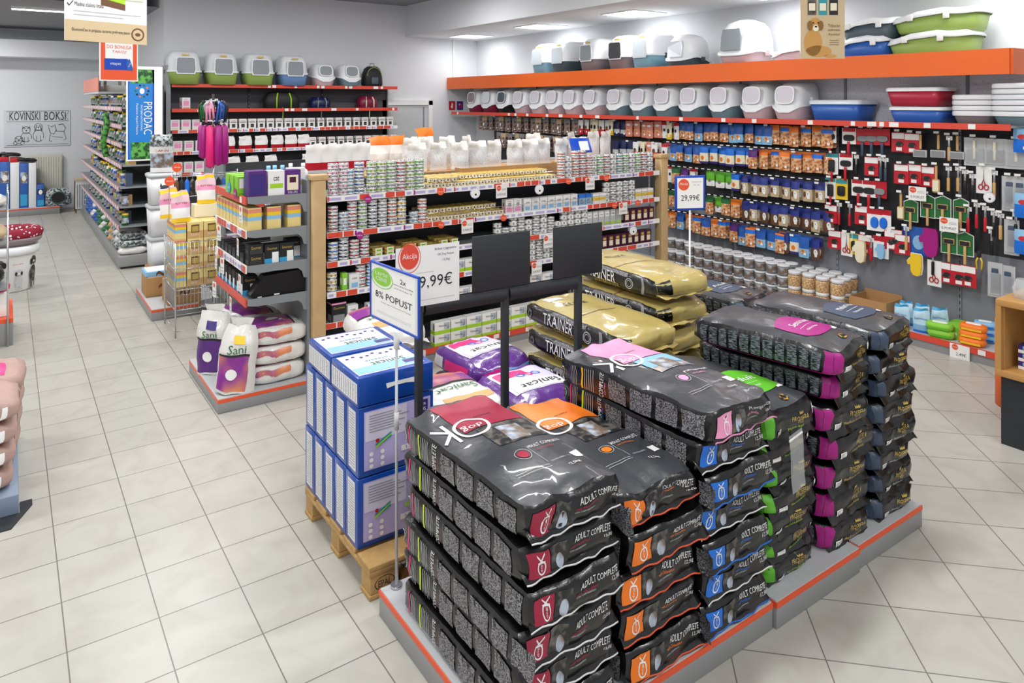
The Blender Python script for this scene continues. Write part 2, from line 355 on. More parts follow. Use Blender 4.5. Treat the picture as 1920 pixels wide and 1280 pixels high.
# ================= STUFFED BAGS =================
class Bag:
    def __init__(s, hx, hy, hz, seed=0, n=7, dome=.12, wr=.006, freq=7, taper=0, sag=0):
        s.hx, s.hy, s.hz = hx, hy, hz; s.o = Vector((seed*3.1, seed*1.7, seed*.9)); s.n = n; s.dome = dome; s.wr = wr; s.fr = freq; s.taper = taper; s.sag = sag
        s.mb = MB()
    def D(s, x, y, z):
        a = (abs(x)**s.n+abs(y)**s.n+abs(z)**s.n)**(1/s.n); k = max(abs(x), abs(y), abs(z))/a
        X, Y, Z = x*k, y*k, z*k
        e = max(0, (abs(Y)-.55)/.45)
        dm = s.dome*(1-min(1, X*X))*(1-min(1, Y*Y))
        Zn = Z*(1-s.taper*e*e)*(1+dm if Z > 0 else 1)
        p = Vector((X*s.hx, Y*s.hy, Zn*s.hz))
        w = noise.noise_vector(p*s.fr+s.o)*s.wr*(1+1.3*e)+noise.noise_vector(p*s.fr*2.7+s.o)*s.wr*.45*(1+2*e)
        if Z < 0: w.z *= .2
        p += w; p.z += s.hz - s.sag*abs(Y)**3*.02
        return p
    def skin(s, m, ny=26, nx=14, nz=5, ms=None):
        """ms: optional dict face -> material for sides 'left','right','front','back','top','bottom'"""
        ms = ms or {}
        def face(nm, na, nb, fn):
            v, f = grid2d(-1, 1, -1, 1, na, nb)
            s.mb.add([s.D(*fn(a, b)) for a, b in v], f, ms.get(nm, m), True)
        face('top', nx, ny, lambda a, b: (a, b, 1)); face('bottom', nx, ny, lambda a, b: (-a, b, -1))
        face('left', ny, nz, lambda a, b: (-1, -a, b)); face('right', ny, nz, lambda a, b: (1, a, b))
        face('front', nx, nz, lambda a, b: (a, -1, b)); face('back', nx, nz, lambda a, b: (-a, 1, b))
        return s
    def fn(s, side, e=.0016):
        hx, hy, hz = s.hx, s.hy, s.hz
        return {'top': lambda a, b: s.D(a/hx, b/hy, 1+e/hz), 'left': lambda a, b: s.D(-1-e/hx, -a/hy, b/hz), 'right': lambda a, b: s.D(1+e/hx, a/hy, b/hz),
                'front': lambda a, b: s.D(a/hx, -1-e/hy, b/hz), 'back': lambda a, b: s.D(-a/hx, 1+e/hy, b/hz)}[side]
    def rect(s, side, x0, x1, y0, y1, m, nx=6, ny=6, e=.0016): s.mb.dec(grid2d(x0, x1, y0, y1, nx, ny), m, s.fn(side, e)); return s
    def put(s, side, shape, m, dx=0, dy=0, rot=0, e=.0026): s.mb.dec(mv2d(shape, dx, dy, rot), m, s.fn(side, e)); return s
    def label(s, side, txt, w, h, m, dx=0, dy=0, rot=0, e=.003): return s.put(side, fit2d(txt, w, h), m, dx, dy, rot, e)

def seam(hx, z, y, m, edge, seed, depth=.045, drop=.03):
    """crimped flap along the end of a bag with a light printed edge"""
    r = random.Random(seed); mb = MB(); n = 22; ph = r.random()*6; v = []; 
    def P(i, t):
        x = -hx*1.0+2*hx*1.0*i/n
        w = .006*math.sin(i*.55+ph)+.004*math.sin(i*1.3+ph*2)
        return (x, y-depth*t*(1+.25*math.sin(i*.5+ph)), z-drop*t+w*t)
    for t, th in ((0, .004), (.9, .003)): pass
    def strip(t0, t1, mm, off=0):
        vs = [(*P(i, t)[:2], P(i, t)[2]+off) for i in range(n+1) for t in (t0, t1)]
        lo = [(a, b, c-.004) for a, b, c in vs]
        k = len(vs); f = [(2*i, 2*i+1, 2*i+3, 2*i+2) for i in range(n)]
        g = [tuple(k+q for q in reversed(q4)) for q4 in f]+[(2*i+1, k+2*i+1, k+2*i+3, 2*i+3) for i in range(n)]+[(0, k, k+1, 1), (2*n, 2*n+1, k+2*n+1, k+2*n)]
        mb.add(vs+lo, f+g, mm, True)
    strip(-.2, .95, m); strip(.95, 1.0, edge)
    return mb

def ok_bag(accent, acc_mat, seed, top=True, hx=.207, hy=.415, hz=.057, lines=('hotpink', 'neon'), title='ADULT COMPLETE', topmat='greyfilm'):
    """black dog food sack: accent square with ring logo, photograph, lettering; printed gusset on the long side"""
    b = Bag(hx, hy, hz, seed, n=12, dome=.3 if top else .08, wr=.009 if top else .006)
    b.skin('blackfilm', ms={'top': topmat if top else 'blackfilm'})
    if top:
        b.rect('top', -.42*hx, .93*hx, .28*hy, .93*hy, acc_mat, 10, 8)
        cx, cy = -.20*hx, .33*hy
        b.put('top', ring2d(cx, cy, .062, .075), 'white'); b.label('top', 'dog', .088, .048, 'white', cx, cy, PI)
        b.put('top', poly2d((-.007, -.072), (.007, -.072), (.007, .072), (-.007, .072)), 'white', cx-.088, cy+.01, PI)
        for s_ in (1, -1): b.put('top', poly2d((-.007, 0), (.007, 0), (.007, .078), (-.007, .078)), 'white', cx-.088, cy+.012, PI/2-s_*.75+0)
        b.label('top', 'PASSION', .075, .012, 'ink', .25*hx, .5*hy, PI)
        b.rect('top', -.2*hx, .93*hx, -.12*hy, .26*hy, 'photolight' if accent == 'pink' else 'photodark', 8, 6)
        if accent == 'pink': b.rect('top', -.2*hx, .93*hx, .02*hy, .26*hy, 'sky', 8, 4, .0022); b.rect('top', .05*hx, .6*hx, -.1*hy, .16*hy, 'photodog', 6, 6, .003)
        else: b.rect('top', .1*hx, .55*hx, -.1*hy, .18*hy, 'photodog', 6, 6, .0022)
        b.put('top', ring2d(-.05*hx, -.34*hy, .03, .032), 'lightgrey'); b.put('top', disk2d(-.05*hx, -.34*hy, .022), acc_mat)
        b.label('top', title, .15, .018, 'white', .52*hx, -.28*hy); b.label('top', 'with Chicken&Rice' if accent == 'orange' else 'with Meat&Rice', .09, .010, acc_mat, .45*hx, -.345*hy)
        b.put('top', grid2d(-.0008, .0008, -.06, .06, 1, 8), 'lightgrey', .15*hx, -.4*hy)
        b.put('top', grid2d(-.07, .07, -.0009, .0009, 8, 1), 'lightgrey', -.22*hx, -.57*hy); b.put('top', grid2d(-.07, .07, -.0009, .0009, 8, 1), 'lightgrey', -.22*hx, -.60*hy)
        b.label('top', 'CON POLLO&RISO', .07, .008, 'lightgrey', .4*hx, -.55*hy); b.label('top', '12,5kg', .05, .016, 'white', .52*hx, -.68*hy)
        b.rect('top', .72*hx, .9*hx, -.6*hy, -.5*hy, 'paper', 3, 3)
    # front end: accent square with logo, photograph, title
    z = .15*hz
    b.rect('front', -.9*hx, -.5*hx, -.62*hz, .72*hz, acc_mat, 6, 6)
    b.put('front', ring2d(-.66*hx, -.12*hz, .0135, .0175, 20, 1.35), 'white'); b.label('front', 'dog', .026, .009, 'white', -.66*hx, -.12*hz, PI/2)
    b.label('front', 'K', .030, .026, 'white', -.66*hx, .42*hz, PI/2)
    b.rect('front', -.48*hx, -.12*hx, -.55*hz, .72*hz, 'photodark', 6, 6); b.put('front', disk2d(-.3*hx, -.2*hz, .018, 12, 1.5), 'photodog')
    b.label('front', title, .155, .021, 'white', .40*hx, .5*hz); b.label('front', 'with Chicken&Rice' if accent == 'orange' else 'with Meat&Rice', .08, .009, acc_mat, .14*hx, .14*hz)
    b.label('front', 'CON CARNE&RISO', .07, .005, 'lightgrey', .1*hx, -.1*hz); b.label('front', '12,5kg', .045, .018, 'white', .74*hx, .02*hz)
    # long side gusset (faces -X); a runs from the far end (negative) to the near end
    S = hy; 
    def stripe(x, m, w, h=.8): b.put('left', grid2d(-w/2, w/2, -h*hz, h*hz, 1, 6), m, x, 0)
    stripe(-.80*S, lines[0], .009)
    for k in range(4): stripe((-.765+.026*k)*S, 'lightgrey', .0022)
    stripe(-.59*S, lines[1], .011)
    for k in range(5): stripe((-.55+.03*k)*S, 'lightgrey', .0026)
    b.label('left', 'COMPLETE', .10, .022, 'white', -.32*S, 0, PI/2)
    b.label('left', 'with Meat', .05, .008, acc_mat, -.275*S, -.2*hz, PI/2)
    r = random.Random(seed)
    x = -.23
    while x < .9:
        w = .21+.05*r.random(); b.put('left', mv2d(grid2d(0, w*S, -.82*hz, .72*hz, 6, 6), 0, 0), 'microtext', x*S, 0, 0, .0018)
        for _ in range(3):
            q = x+w*r.random()*.9; b.put('left', grid2d(0, .003, 0, .5*hz, 1, 3), 'ink', q*S, .3*hz)
        x += w+.055
    return b
GB = 'sacks stacked on the display platform'
def place_ok(kinds, col, i, n, cx, cy, z, rz, label):
    return kinds[i % len(kinds)].put((cx, cy, z), rz, label, GB)

def make_ok(accent, acc, seed, top, lab, edge, **k):
    b = ok_bag(accent, acc, seed, top, **k)
    t = thing('dog_food_sack', lab, 'dog food sack')
    b.mb.build('sack_body', t)
    seam(b.hx*.96, b.hz*.7, -b.hy*.93, 'blackfilm', edge, seed, .034, .028).build('end_seam', t)
    r = MB(); r.tube([(-b.hx*.98, b.hy*.97, b.hz*.6+.02*math.cos(a)) if False else (-b.hx*.97-.004, b.hy*.9+.012*math.cos(a), b.hz*.9+.02*math.sin(a)) for a in [PI*.3+i*.35 for i in range(12)]], .0018, 'chrome')
    r.build('carry_ring', t)
    return t

# ---- platform of the central display: three plinths side by side ----
def plinth(w, dpt, label, loc, h=.113, rz=0):
    t = thing('display_plinth', label, 'display platform', loc, rz)
    b = MB(); b.box(0, w, 0, dpt, 0, h-.028, 'plinth', .004); b.build('base', t)
    MB().box(-.001, w+.001, -.001, dpt+.001, h-.028, h-.006, 'liporange').build('orange_trim', t)
    MB().box(.004, w-.004, .004, dpt-.004, h-.006, h, 'lightgrey').build('deck', t)
    return t
PF = 1.752
plinth(1.295, .97, 'grey display plinth with orange trim under the crimson, orange and blue sacks', (1.292, PF, 0))
plinth(.632, .965, 'short grey plinth with orange trim under the green and purple labelled sacks', (2.597, PF-.012, 0))
plinth(.60, .985, 'end plinth with orange trim under the slate edged sacks, next to the open floor', (3.238, PF, 0))

Z0 = .114
b = MB(); b.box(-.03, .03, -.002, 0, -.02, .03, 'paper'); b.box(-.03, -.002, -.0025, -.002, -.02, .005, 'limegreen'); b.dec(fit2d('8', .01, .014), 'ink', on_mY(.016, -.003, .015))
tag(b.build('price_ticket', None, (1.80, PF-.003, .088)), 'small white and green price ticket on the orange trim under the orange labelled sacks', 'price ticket')
# crimson stack
ktop = make_ok('crimson', 'crimson', 1, True, '', 'white')
kc = [Kind(make_ok('crimson', 'crimson', s_, False, '', 'white')) for s_ in (2, 3, 4)]
for i in range(5):
    kc[i % 3].put((1.53+.012*math.sin(i*2.3), 2.172+.018*math.sin(i*1.7), Z0+.13*i), .012*math.sin(i*3.1),
        'black dog food sack with crimson end label, %s up beside the blue boxes' % ORD[i], GB)
ktop.location = (1.532, 2.17, Z0+.65); ktop.rotation_euler = (0, 0, .02); ktop['group'] = GB
ktop['label'] = 'black dog food sack with crimson logo square on its upper face, topmost of its stack'
# orange stack
ko = [Kind(make_ok('orange', 'okorange', s_, False, '', 'liporange', lines=('okorange', 'neon'))) for s_ in (5, 6)]
for i in range(4):
    ko[i % 2].put((1.965+.015*math.sin(i*2.1+1), 2.172+.02*math.sin(i*1.3), Z0+.136*i), .015*math.sin(i*2.1),
        'black dog food sack with orange end label, %s up in its stack' % ORD[i], GB)
o = make_ok('orange', 'okorange', 7, True, '', 'liporange', lines=('okorange', 'neon')); o.location = (1.955, 2.19, Z0+.544); o.rotation_euler = (0, 0, .015)
o['label'] = 'black dog food sack with orange logo square on its upper face, topmost of its stack'; o['group'] = GB
# blue stack with the pink one on top
kb = [Kind(make_ok('blue', 'okblue', s_, False, '', 'okblue' if s_ == 8 else 'white')) for s_ in (8, 9)]
for i in range(6):
    kb[i % 2].put((2.372+.014*math.sin(i*1.9), 2.172+.018*math.sin(i*2.7), Z0+.124*i), .012*math.sin(i*1.1),
        'black dog food sack with blue end label, %s up in its stack' % ORD[i], GB)
o = make_ok('pink', 'pink', 10, True, '', 'pink', lines=('violet', 'yellow'), title='PUPPY&JUNIOR', hy=.43); o.location = (2.36, 2.16, Z0+.744); o.rotation_euler = (-.012, 0, .055)
o['label'] = 'charcoal puppy food sack with pink logo square, on top of the blue labelled stack'; o['group'] = GB

# ---- black sacks with gold crown lettering ----
def crown_bag(side, patch, patchtxt, seed, top, lab, hx=.198, hy=.37, hz=.058, line='lightgrey', sub='Medium Adult'):
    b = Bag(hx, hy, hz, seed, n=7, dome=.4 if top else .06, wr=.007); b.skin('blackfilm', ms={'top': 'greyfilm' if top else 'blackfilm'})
    if top:
        v = [(-.62*hx+1.5*hx*t, -.52*hy-.1*hy*math.sin(t*PI)) for t in [i/8 for i in range(9)]]+[(.9*hx-1.5*hx*t, -.1*hy+.12*hy*math.sin(t*PI)) for t in [i/8 for i in range(9)]]
        n_ = 9; sh = ([p for i in range(n_) for p in [(v[i][0]+(v[17-i][0]-v[i][0])*k/5, v[i][1]+(v[17-i][1]-v[i][1])*k/5) for k in range(6)]], [(i*6+k, i*6+k+1, (i+1)*6+k+1, (i+1)*6+k) for i in range(n_-1) for k in range(5)])
        sh = (sh[0], [tuple(reversed(f)) for f in sh[1]])
        b.put('top', sh, patch, 0, 0, 0, .0022); b.label('top', patchtxt, .17, .036, 'white', .15*hx, -.24*hy, 0, .0034)
        b.put('top', grid2d(-.08, .06, -.001, .001, 8, 1), 'white', .1*hx, -.36*hy, 0, .0034); b.label('top', sub, .11, .014, 'white', .05*hx, -.44*hy, 0, .0034)
        b.rect('top', .55*hx, .8*hx, -.62*hy, -.52*hy, 'paper', 3, 3); b.put('top', ring2d(.2*hx, -.8*hy, .012, .026, 12), 'goldtext')
    # gold crown and lettering on the end
    for dx in (-.01, 0, .01): b.put('front', poly2d((-.005, 0), (.005, 0), (.007, .012), (0, .006), (-.007, .012)), 'gold', .22*hx+dx, .45*hz)
    b.label('front', 'PROSPERA', .11, .022, 'gold', .22*hx, .12*hz); b.label('front', 'PLUS', .038, .013, 'gold', .22*hx, -.16*hz)
    b.label('front', sub, .12, .012, line, .05*hx, -.5*hz)
    b.rect('front', -.66*hx, -.42*hx, -.72*hz, -.28*hz, 'paper', 3, 3); b.put('front', fit2d('|||||||', .036, .018), 'ink', -.54*hx, -.5*hz)
    if seed % 2 == 0: b.put('front', grid2d(-.016, .016, -.02, .02, 2, 2), 'paper', .8*hx, .3*hz, .3)
    # gusset with printed columns and coloured edge
    x = -.88
    while x < .8:
        b.put('left', grid2d(0, .12*hy, -.7*hz, .72*hz, 3, 6), 'columns', x*hy, 0, 0, .002); x += .155
    b.rect('left', .84*hy, 1.0*hy, -.9*hz, .9*hz, side, 4, 5); b.rect('front', -1.0*hx, -.76*hx, -.95*hz, .95*hz, side, 3, 5)
    b.rect('left', -.95*hy, .85*hy, -.95*hz, -.8*hz, side, 12, 2)
    t = thing('dog_food_sack', lab, 'dog food sack'); b.mb.build('sack_body', t)
    seam(hx*.85, hz*.2, -hy*.93, 'blackfilm', 'black', seed, .022, .03).build('end_seam', t)
    return t
# green: seven
kg = [Kind(crown_bag('green', 'green', 'Adult', s_, False, '', hz=.045, line='lime')) for s_ in (21, 22)]
for i in range(6):
    kg[i % 2].put((2.80+.012*math.sin(i*2.2), 2.17+.012*math.sin(i*1.6), Z0+.1*i), .03+.02*math.sin(i*1.9), 'black dog food sack with green edges, %s up in its stack' % ORD[i], GB)
o = crown_bag('green', 'green', 'Adult', 24, True, '', hz=.06, line='lime'); o.location = (2.80, 2.17, Z0+.6); o.rotation_euler = (.0, 0, .04)
o['label'] = 'black sack with bright green patch on its upper face, topmost of its stack'; o['group'] = GB
# purple: seven
kp = [Kind(crown_bag('magenta', 'magenta', 'Sensitive', s_, False, '', line='gold')) for s_ in (26, 27)]
for i in range(6):
    kp[i % 2].put((3.235+.012*math.sin(i*2.6), 2.15+.012*math.sin(i*1.4), Z0+.134*i), .02+(.10 if i == 5 else .03*math.sin(i)), 'black dog food sack with purple edges, %s up in its stack' % ORD[i], GB)
o = crown_bag('magenta', 'magenta', 'Sensitive', 30, True, '', hz=.062, line='gold'); o.location = (3.17, 2.12, Z0+.804); o.rotation_euler = (0, 0, .17)
o['label'] = 'charcoal sack with magenta patch on its upper face, topmost of the purple edged stack'; o['group'] = GB
# slate: eight
ks = [Kind(crown_bag('slate', 'slate', 'Maxi Adult', s_, False, '', hz=.052)) for s_ in (32, 33)]
for i in range(7):
    ks[i % 2].put((3.655+.014*math.sin(i*2.9), 2.15+.012*math.sin(i*1.2), Z0+.117*i), .015+.03*math.sin(i*1.5), 'black dog food sack with slate blue edges, %s up in its stack' % ORD[i], GB)
o = crown_bag('slate', 'slate', 'Medium Adult', 36, True, '', hz=.056); o.location = (3.625, 2.14, Z0+.819); o.rotation_euler = (0, 0, .15)
o['label'] = 'charcoal sack with slate blue patch, topmost of the stack beside the open floor'; o['group'] = GB
# clear zip bag hanging on the green stack
zb = MB(); v, f = grid2d(-.05, .05, -.13, .13, 4, 8); zb.add([(a, -.004*math.sin(b*20), b) for a, b in v], f, 'clearfilm', True); zb.box(-.05, .05, -.004, .0, .105, .112, 'white')
tag(zb.build('zip_bag', None, (2.79, 1.772, .62), rot=(0, -.15, .03)), 'empty clear plastic zip bag hanging in front of the green edged sacks', 'plastic bag')

# ---- pallet with blue litter boxes ----
def pallet(loc, label, w=1.2, dp=.8):
    t = thing('pallet', label, 'pallet', loc)
    for j, y in enumerate((0, (dp-.1)/2, dp-.1)): MB().box(0, w, y, y+.1, 0, .022, 'palletwood', .003).build('bottom_board', t)
    for x in (0, (w-.145)/2, w-.145):
        for y in (0, (dp-.1)/2, dp-.1):
            b = MB(); b.box(x+.004, x+.141, y+.002, y+.098, .022, .1, 'palletwood', .004)
            if x == 0 and y == 0:
                b.dec(ring2d(0, 0, .044, .048, 24, .62), 'ink', on_mY(.072, y+.0005, .06)); b.dec(fit2d('EPAL', .062, .028), 'ink', on_mY(.072, y, .06))
            b.build('block', t)
    for x in (0, (w-.145)/2, w-.145): MB().box(x, x+.145, 0, dp, .1, .122, 'palletwood', .003).build('stringer_board', t)
    for y in (0, .16, (dp-.14)/2, dp-.29, dp-.13): MB().box(0, w, y, y+.13, .122, .144, 'palletwood', .003).build('deck_board', t)
    return t
pallet((1.292, 2.815, 0), 'wooden pallet stamped EPAL under the blue litter boxes')

def litter_box(lie=False):
    # standing: thickness .133 in Y, width .37 in X, height .315 in Z
    t = thing('litter_box', '', 'cat litter box'); W_, D_, H_ = .385, .131, .312
    b = MB(); b.box(0, W_, 0, D_, 0, H_, 'blue', .004)
    # side (narrow) label faces -X
    b.dec(grid2d(-.04, .04, -.135, .135), 'smallprint', on_mX(-.0012, D_/2, H_/2))
    for k in range(20): b.dec(grid2d(-.032, .032, 0, .003), 'grey', on_mX(-.002, D_/2, .035+.0125*k))
    # broad face faces -Y
    g = on_mY(W_/2, -.0012, H_/2); g2 = on_mY(W_/2, -.002, H_/2)
    b.dec(grid2d(-.165, .175, -.13, .135), 'lilac', g); b.dec(grid2d(-.16, .05, .0, .13), 'pale', g2)
    for k in range(7): b.dec(grid2d(-.14, -.02+.1*((k*37) % 5)/5, 0, .0035), 'grey', mvf(g2, 0, .11-.012*k, -.0008))
    b.dec(grid2d(.09, .16, .06, .125), 'violet', mvf(g2, 0, 0, -.0008)); b.dec(fit2d('SUPER', .05, .012), 'white', mvf(g2, .125, .105, -.0016)); b.dec(fit2d('PLUS', .05, .016), 'white', mvf(g2, .125, .082, -.0016))
    b.dec(poly2d((-.11, -.02), (-.03, .02), (-.03, -.005), (-.1, -.035)), 'teal', mvf(g2, 0, 0, -.0012)); b.dec(poly2d((-.11, -.03), (-.03, .012), (-.03, .006), (-.11, -.04)), 'lime', mvf(g2, 0, 0, -.002))
    b.dec(poly2d((.04, -.02), (.12, .02), (.12, -.005), (.05, -.035)), 'lime', mvf(g2, 0, 0, -.0012)); b.dec(disk2d(-.1, -.005, .009), 'red', mvf(g2, 0, 0, -.0028))
    for i in range(3):
        for j in range(2): b.dec(disk2d(-.13+.055*j, -.06-.027*i, .010), 'white', mvf(g2, 0, 0, -.0012))
    b.dec(grid2d(.02, .12, -.085, -.06), 'white', mvf(g2, 0, 0, -.0012)); b.dec(fit2d('1,49', .05, .014), 'violet', mvf(g2, .07, -.072, -.002))
    # lid (top) blue with flap line
    b.box(.02, W_-.02, D_/2-.001, D_/2+.001, H_, H_+.0012, 'ink')
    b.build('carton', t); return t
def mvf(fn, dx, dy, dn=0):
    def q(a, b):
        p = fn(a+dx, b+dy); return (p[0], p[1]+dn, p[2])
    return q
K = Kind(litter_box())
for lv in range(2):
    for j in range(5):
        K.put((1.297+.004*((j*3+lv) % 3), 2.955+.1345*j, .146+.317*lv), 0, 'upright blue cat litter box, %s row on the pallet, %s from its front' % (('lower', 'upper')[lv], ORD[j]), 'blue litter boxes on the pallet')
def litter_lying():
    t = thing('litter_box', '', 'cat litter box'); W_, D_, H_ = .385, .312, .131
    b = MB(); b.box(0, W_, 0, D_, 0, H_, 'blue', .004)
    b.dec(grid2d(-.15, .15, -.045, .045), 'smallprint', on_mX(-.0012, D_/2, H_/2-.005))
    for k in range(11): b.dec(grid2d(-.002, .002, -.04, .04), 'grey', on_mX(-.002, D_/2-.13+.026*k, H_/2-.005))
    tp = on_top(W_/2, D_/2, H_+.001); tp2 = on_top(W_/2, D_/2, H_+.0018)
    b.dec(grid2d(-.175, .16, -.13, .14), 'pale', tp); b.dec(grid2d(-.17, .15, -.12, -.04), 'sky', tp2)
    b.dec(mv2d(fit2d('Sanicat', .17, .045), .02, -.03, PI), 'darkgreen', on_top(W_/2, D_/2, H_+.0026))
    b.dec(mv2d(fit2d('classic', .12, .02), -.02, .02, PI), 'teal', on_top(W_/2, D_/2, H_+.0026))
    for k in range(9): b.dec(disk2d(-.14+.034*k, .09+.014*math.sin(k*2), .009, 10), 'violet', on_top(W_/2, D_/2, H_+.0026))
    b.dec(grid2d(.075, .155, -.10, -.06), 'violet', on_top(W_/2, D_/2, H_+.0026))
    b.build('carton', t)
    h = MB(); pts = []
    h.dec(poly2d((-.07, -.012), (-.03, -.006), (.03, -.006), (.07, -.012), (.075, .012), (-.075, .012)), 'white', on_mY(W_/2+.02, -.0015, .07)); h.build('handle_slot', t)
    return t
K = Kind(litter_lying())
K.put((1.297, 2.95, .782), 0, 'blue cat litter box lying flat on top, at the front edge of the pallet', 'flat blue litter boxes on top')
K.put((1.297, 3.275, .785), -.02, 'blue cat litter box lying flat on top, behind the other flat one', 'flat blue litter boxes on top')

# ---- soft litter bags behind ----
def litter_bag(kind, seed, hx, hy, hz):
    t = thing('litter_bag', '', 'cat litter bag'); b = Bag(hx, hy, hz, seed, n=4.2, dome=.25, wr=.012, freq=6, taper=.25)
    if kind == 'purple':
        b.skin('purplefilm', 18, 14, 5); b.rect('top', -.8*hx, .85*hx, -.45*hy, .75*hy, 'pale', 10, 10); b.rect('top', -.7*hx, .2*hx, .25*hy, .6*hy, 'hotpink', 8, 4, .003)
        b.rect('top', -.7*hx, .8*hx, -.42*hy, -.1*hy, 'white', 8, 4, .003); b.label('top', 'Sanicat', .26, .05, 'ink', .1*hx, -.26*hy, PI, .005)
        for i, m in enumerate(('okblue', 'hotpink', 'okblue')): b.put('top', ring2d(-.02+.05*i, .06, .018, .026, 16), m, 0, 0, 0, .004)
        b.rect('left', -.2*hy, .65*hy, -.4*hz, .5*hz, 'hotpink', 6, 3); b.rect('left', -.8*hy, -.3*hy, -.4*hz, .5*hz, 'white', 4, 3)
        b.rect('front', -.75*hx, -.1*hx, -.4*hz, .5*hz, 'hotpink', 4, 3); b.rect('front', 0, .75*hx, -.4*hz, .5*hz, 'sky', 4, 3)
    elif kind == 'orange':
        b.skin('whitefilm', 18, 14, 5); b.rect('top', -.95*hx, .95*hx, .05*hy, .85*hy, 'sandpurple', 10, 10); b.rect('top', -.95*hx, .95*hx, 0, .06*hy, 'ink', 10, 1, .003)
        b.label('top', 'Sanicat', .24, .055, 'darkgreen', 0, -.2*hy, PI, .004); b.rect('top', -.6*hx, .9*hx, -.7*hy, -.45*hy, 'tan', 8, 3)
    b.mb.build('bag_body', t)
    c = MB(); v, f = grid2d(-hx*.85, hx*.85, 0, .05, 12, 2); c.add([(a, -hy*.93-q, hz*.9+.014*math.sin(a*60+seed)*q*20) for a, q in v], f, 'purplefilm' if kind == 'purple' else 'whitefilm', True); c.build('crimped_end', t)
    return t
kpu = [Kind(litter_bag('purple', s_, .23, .27, .068)) for s_ in (41, 42)]
kor = [Kind(litter_bag('orange', s_, .2, .3, .073)) for s_ in (44, 45)]
pallet((2.55, 2.815, 0), 'second wooden pallet under the purple litter bags and golden sacks', 1.2)
for i in range(3):
    kor[i % 2].put((1.93, 3.2, .146+.178*i), .05-.04*i, 'white and orange litter bag behind the blue boxes, %s up in its pile' % ORD[i], 'white and orange litter bags')
# far pile on the floor
for i in range(5):
    kor[(i+1) % 2].put((1.95, 4.05, .165*i), .12-.05*i, 'white and orange litter bag near the shelf, %s up in the rear pile' % ORD[i], 'white and orange litter bags')
for i in range(3):
    kpu[i % 2].put((2.40, 3.13, .146+.158*i), .1-.06*i, 'purple litter bag %s up in the front pile, behind the pink labelled sack' % ORD[i], 'purple litter bags')
for i in range(3):
    kpu[(i+1) % 2].put((2.45, 3.70, .146+.165*i), .15-.05*i, 'purple litter bag %s up in the pile beside the lowest golden sack' % ORD[i], 'purple litter bags')

# ---- golden sacks ----
def gold_bag(seed, hx=.235, hy=.46, hz=.063):
    t = thing('dog_food_sack', '', 'dog food sack'); b = Bag(hx, hy, hz, seed, n=6, dome=.16, wr=.008)
    b.skin('goldfilm', 26, 14, 5, ms={'left': 'blackfilm'})
    b.label('left', 'TRAINER', .28, .066, 'white', -.15*hy, .12*hz); b.label('left', 'TOPBREEDER', .24, .026, 'gold', -.02*hy, -.58*hz)
    b.put('left', ring2d(0, 0, .028, .033, 20), 'lightgrey', .42*hy, -.05*hz); b.put('left', ring2d(0, 0, .018, .021, 16), 'lightgrey', .42*hy, -.05*hz)
    b.put('left', grid2d(-.012, .012, -.85*hz, .85*hz, 2, 6), 'grey', .68*hy, 0); b.put('left', ring2d(0, 0, .015, .03, 12), 'microtext', -.78*hy, 0)
    b.put('left', mv2d(grid2d(-.16, .16, -.012, .012, 10, 2), 0, 0), 'microtext', .05*hy, .72*hz)
    b.label('top', 'ELITE', .16, .04, 'ink', -.1*hx, .35*hy, -.1); b.rect('top', -.6*hx, -.1*hx, .6*hy, .8*hy, 'paper', 4, 3)
    b.rect('top', -.98*hx, .5*hx, -.1*hy, -.085*hy, 'brown', 8, 1, .002)
    b.rect('front', -1*hx, -.6*hx, -.85*hz, .85*hz, 'blackfilm', 4, 4)
    b.mb.build('sack_body', t)
    seam(hx*.92, hz*.5, -hy*.9, 'goldfilm', 'gold', seed, .05, .015).build('end_seam', t)
    return t
kgo = [Kind(gold_bag(s_)) for s_ in (51, 52, 53)]
for i in range(5):
    kgo[i % 3].put((2.915+.005*i, 3.16+.02*math.sin(i*2), .146+.155*i), .02*math.sin(i), 'golden and black sack, %s up in the lower golden stack' % ORD[i], 'golden sacks')
for i in range(6):
    kgo[(i+1) % 3].put((3.42+.01*math.sin(i*3), 3.34, .146+.164*i), -.02+.02*math.sin(i*2), 'golden and black sack, %s up in the taller golden stack' % ORD[i], 'golden sacks')
# grey sacks between the golden stack and the shelves
K = Kind(crown_bag('slate', 'slate', 'Adult', 61, True, '', hx=.22, hy=.38, hz=.062))
for i in range(5):
    K.put((4.08, 3.3, .18*i), .15, 'dark grey sack %s up in the stack between the golden sacks and the jars' % ORD[i], 'dark grey sacks by the jars')

# ---- sign frame of black steel ----
t = thing('sign_frame', 'black steel post frame holding a price sheet and two blank panels', 'sign frame', (1.968, 2.765, .0), -.04)
for x in (-.455, .0, .445): MB().box(x-.016, x+.016, -.016, .016, 0, 1.265, 'anthracite', .004).build('post', t)
for x0, x1 in ((-.43, -.0), (.018, .43)):
    f = MB(); v, fs = grid2d(x0, x1, 1.2, 1.265, 8, 3)
    f.add([(a, -.012-.012*math.sin((b-1.2)/.065*PI), b) for a, b in v]+[(a, .004, b) for a, b in v], fs+[tuple(len(v)+i for i in reversed(q)) for q in fs], 'anthracite', True); f.build('crossbar', t)
def panel(x0, x1, z0, z1): return MB().box(x0, x1, -.02, -.012, z0, z1, 'anthracite', .003)
panel(-.19, .135, 1.266, 1.525).build('blank_panel', t); panel(.275, .59, 1.266, 1.525).build('blank_panel', t)
s = panel(-.575, -.262, 1.25, 1.51); p = s.build('price_sheet', t)
s = MB(); g0 = on_mY(-.4185, -.0212, 1.38); g = lambda a, b: g0(a*.83, b)
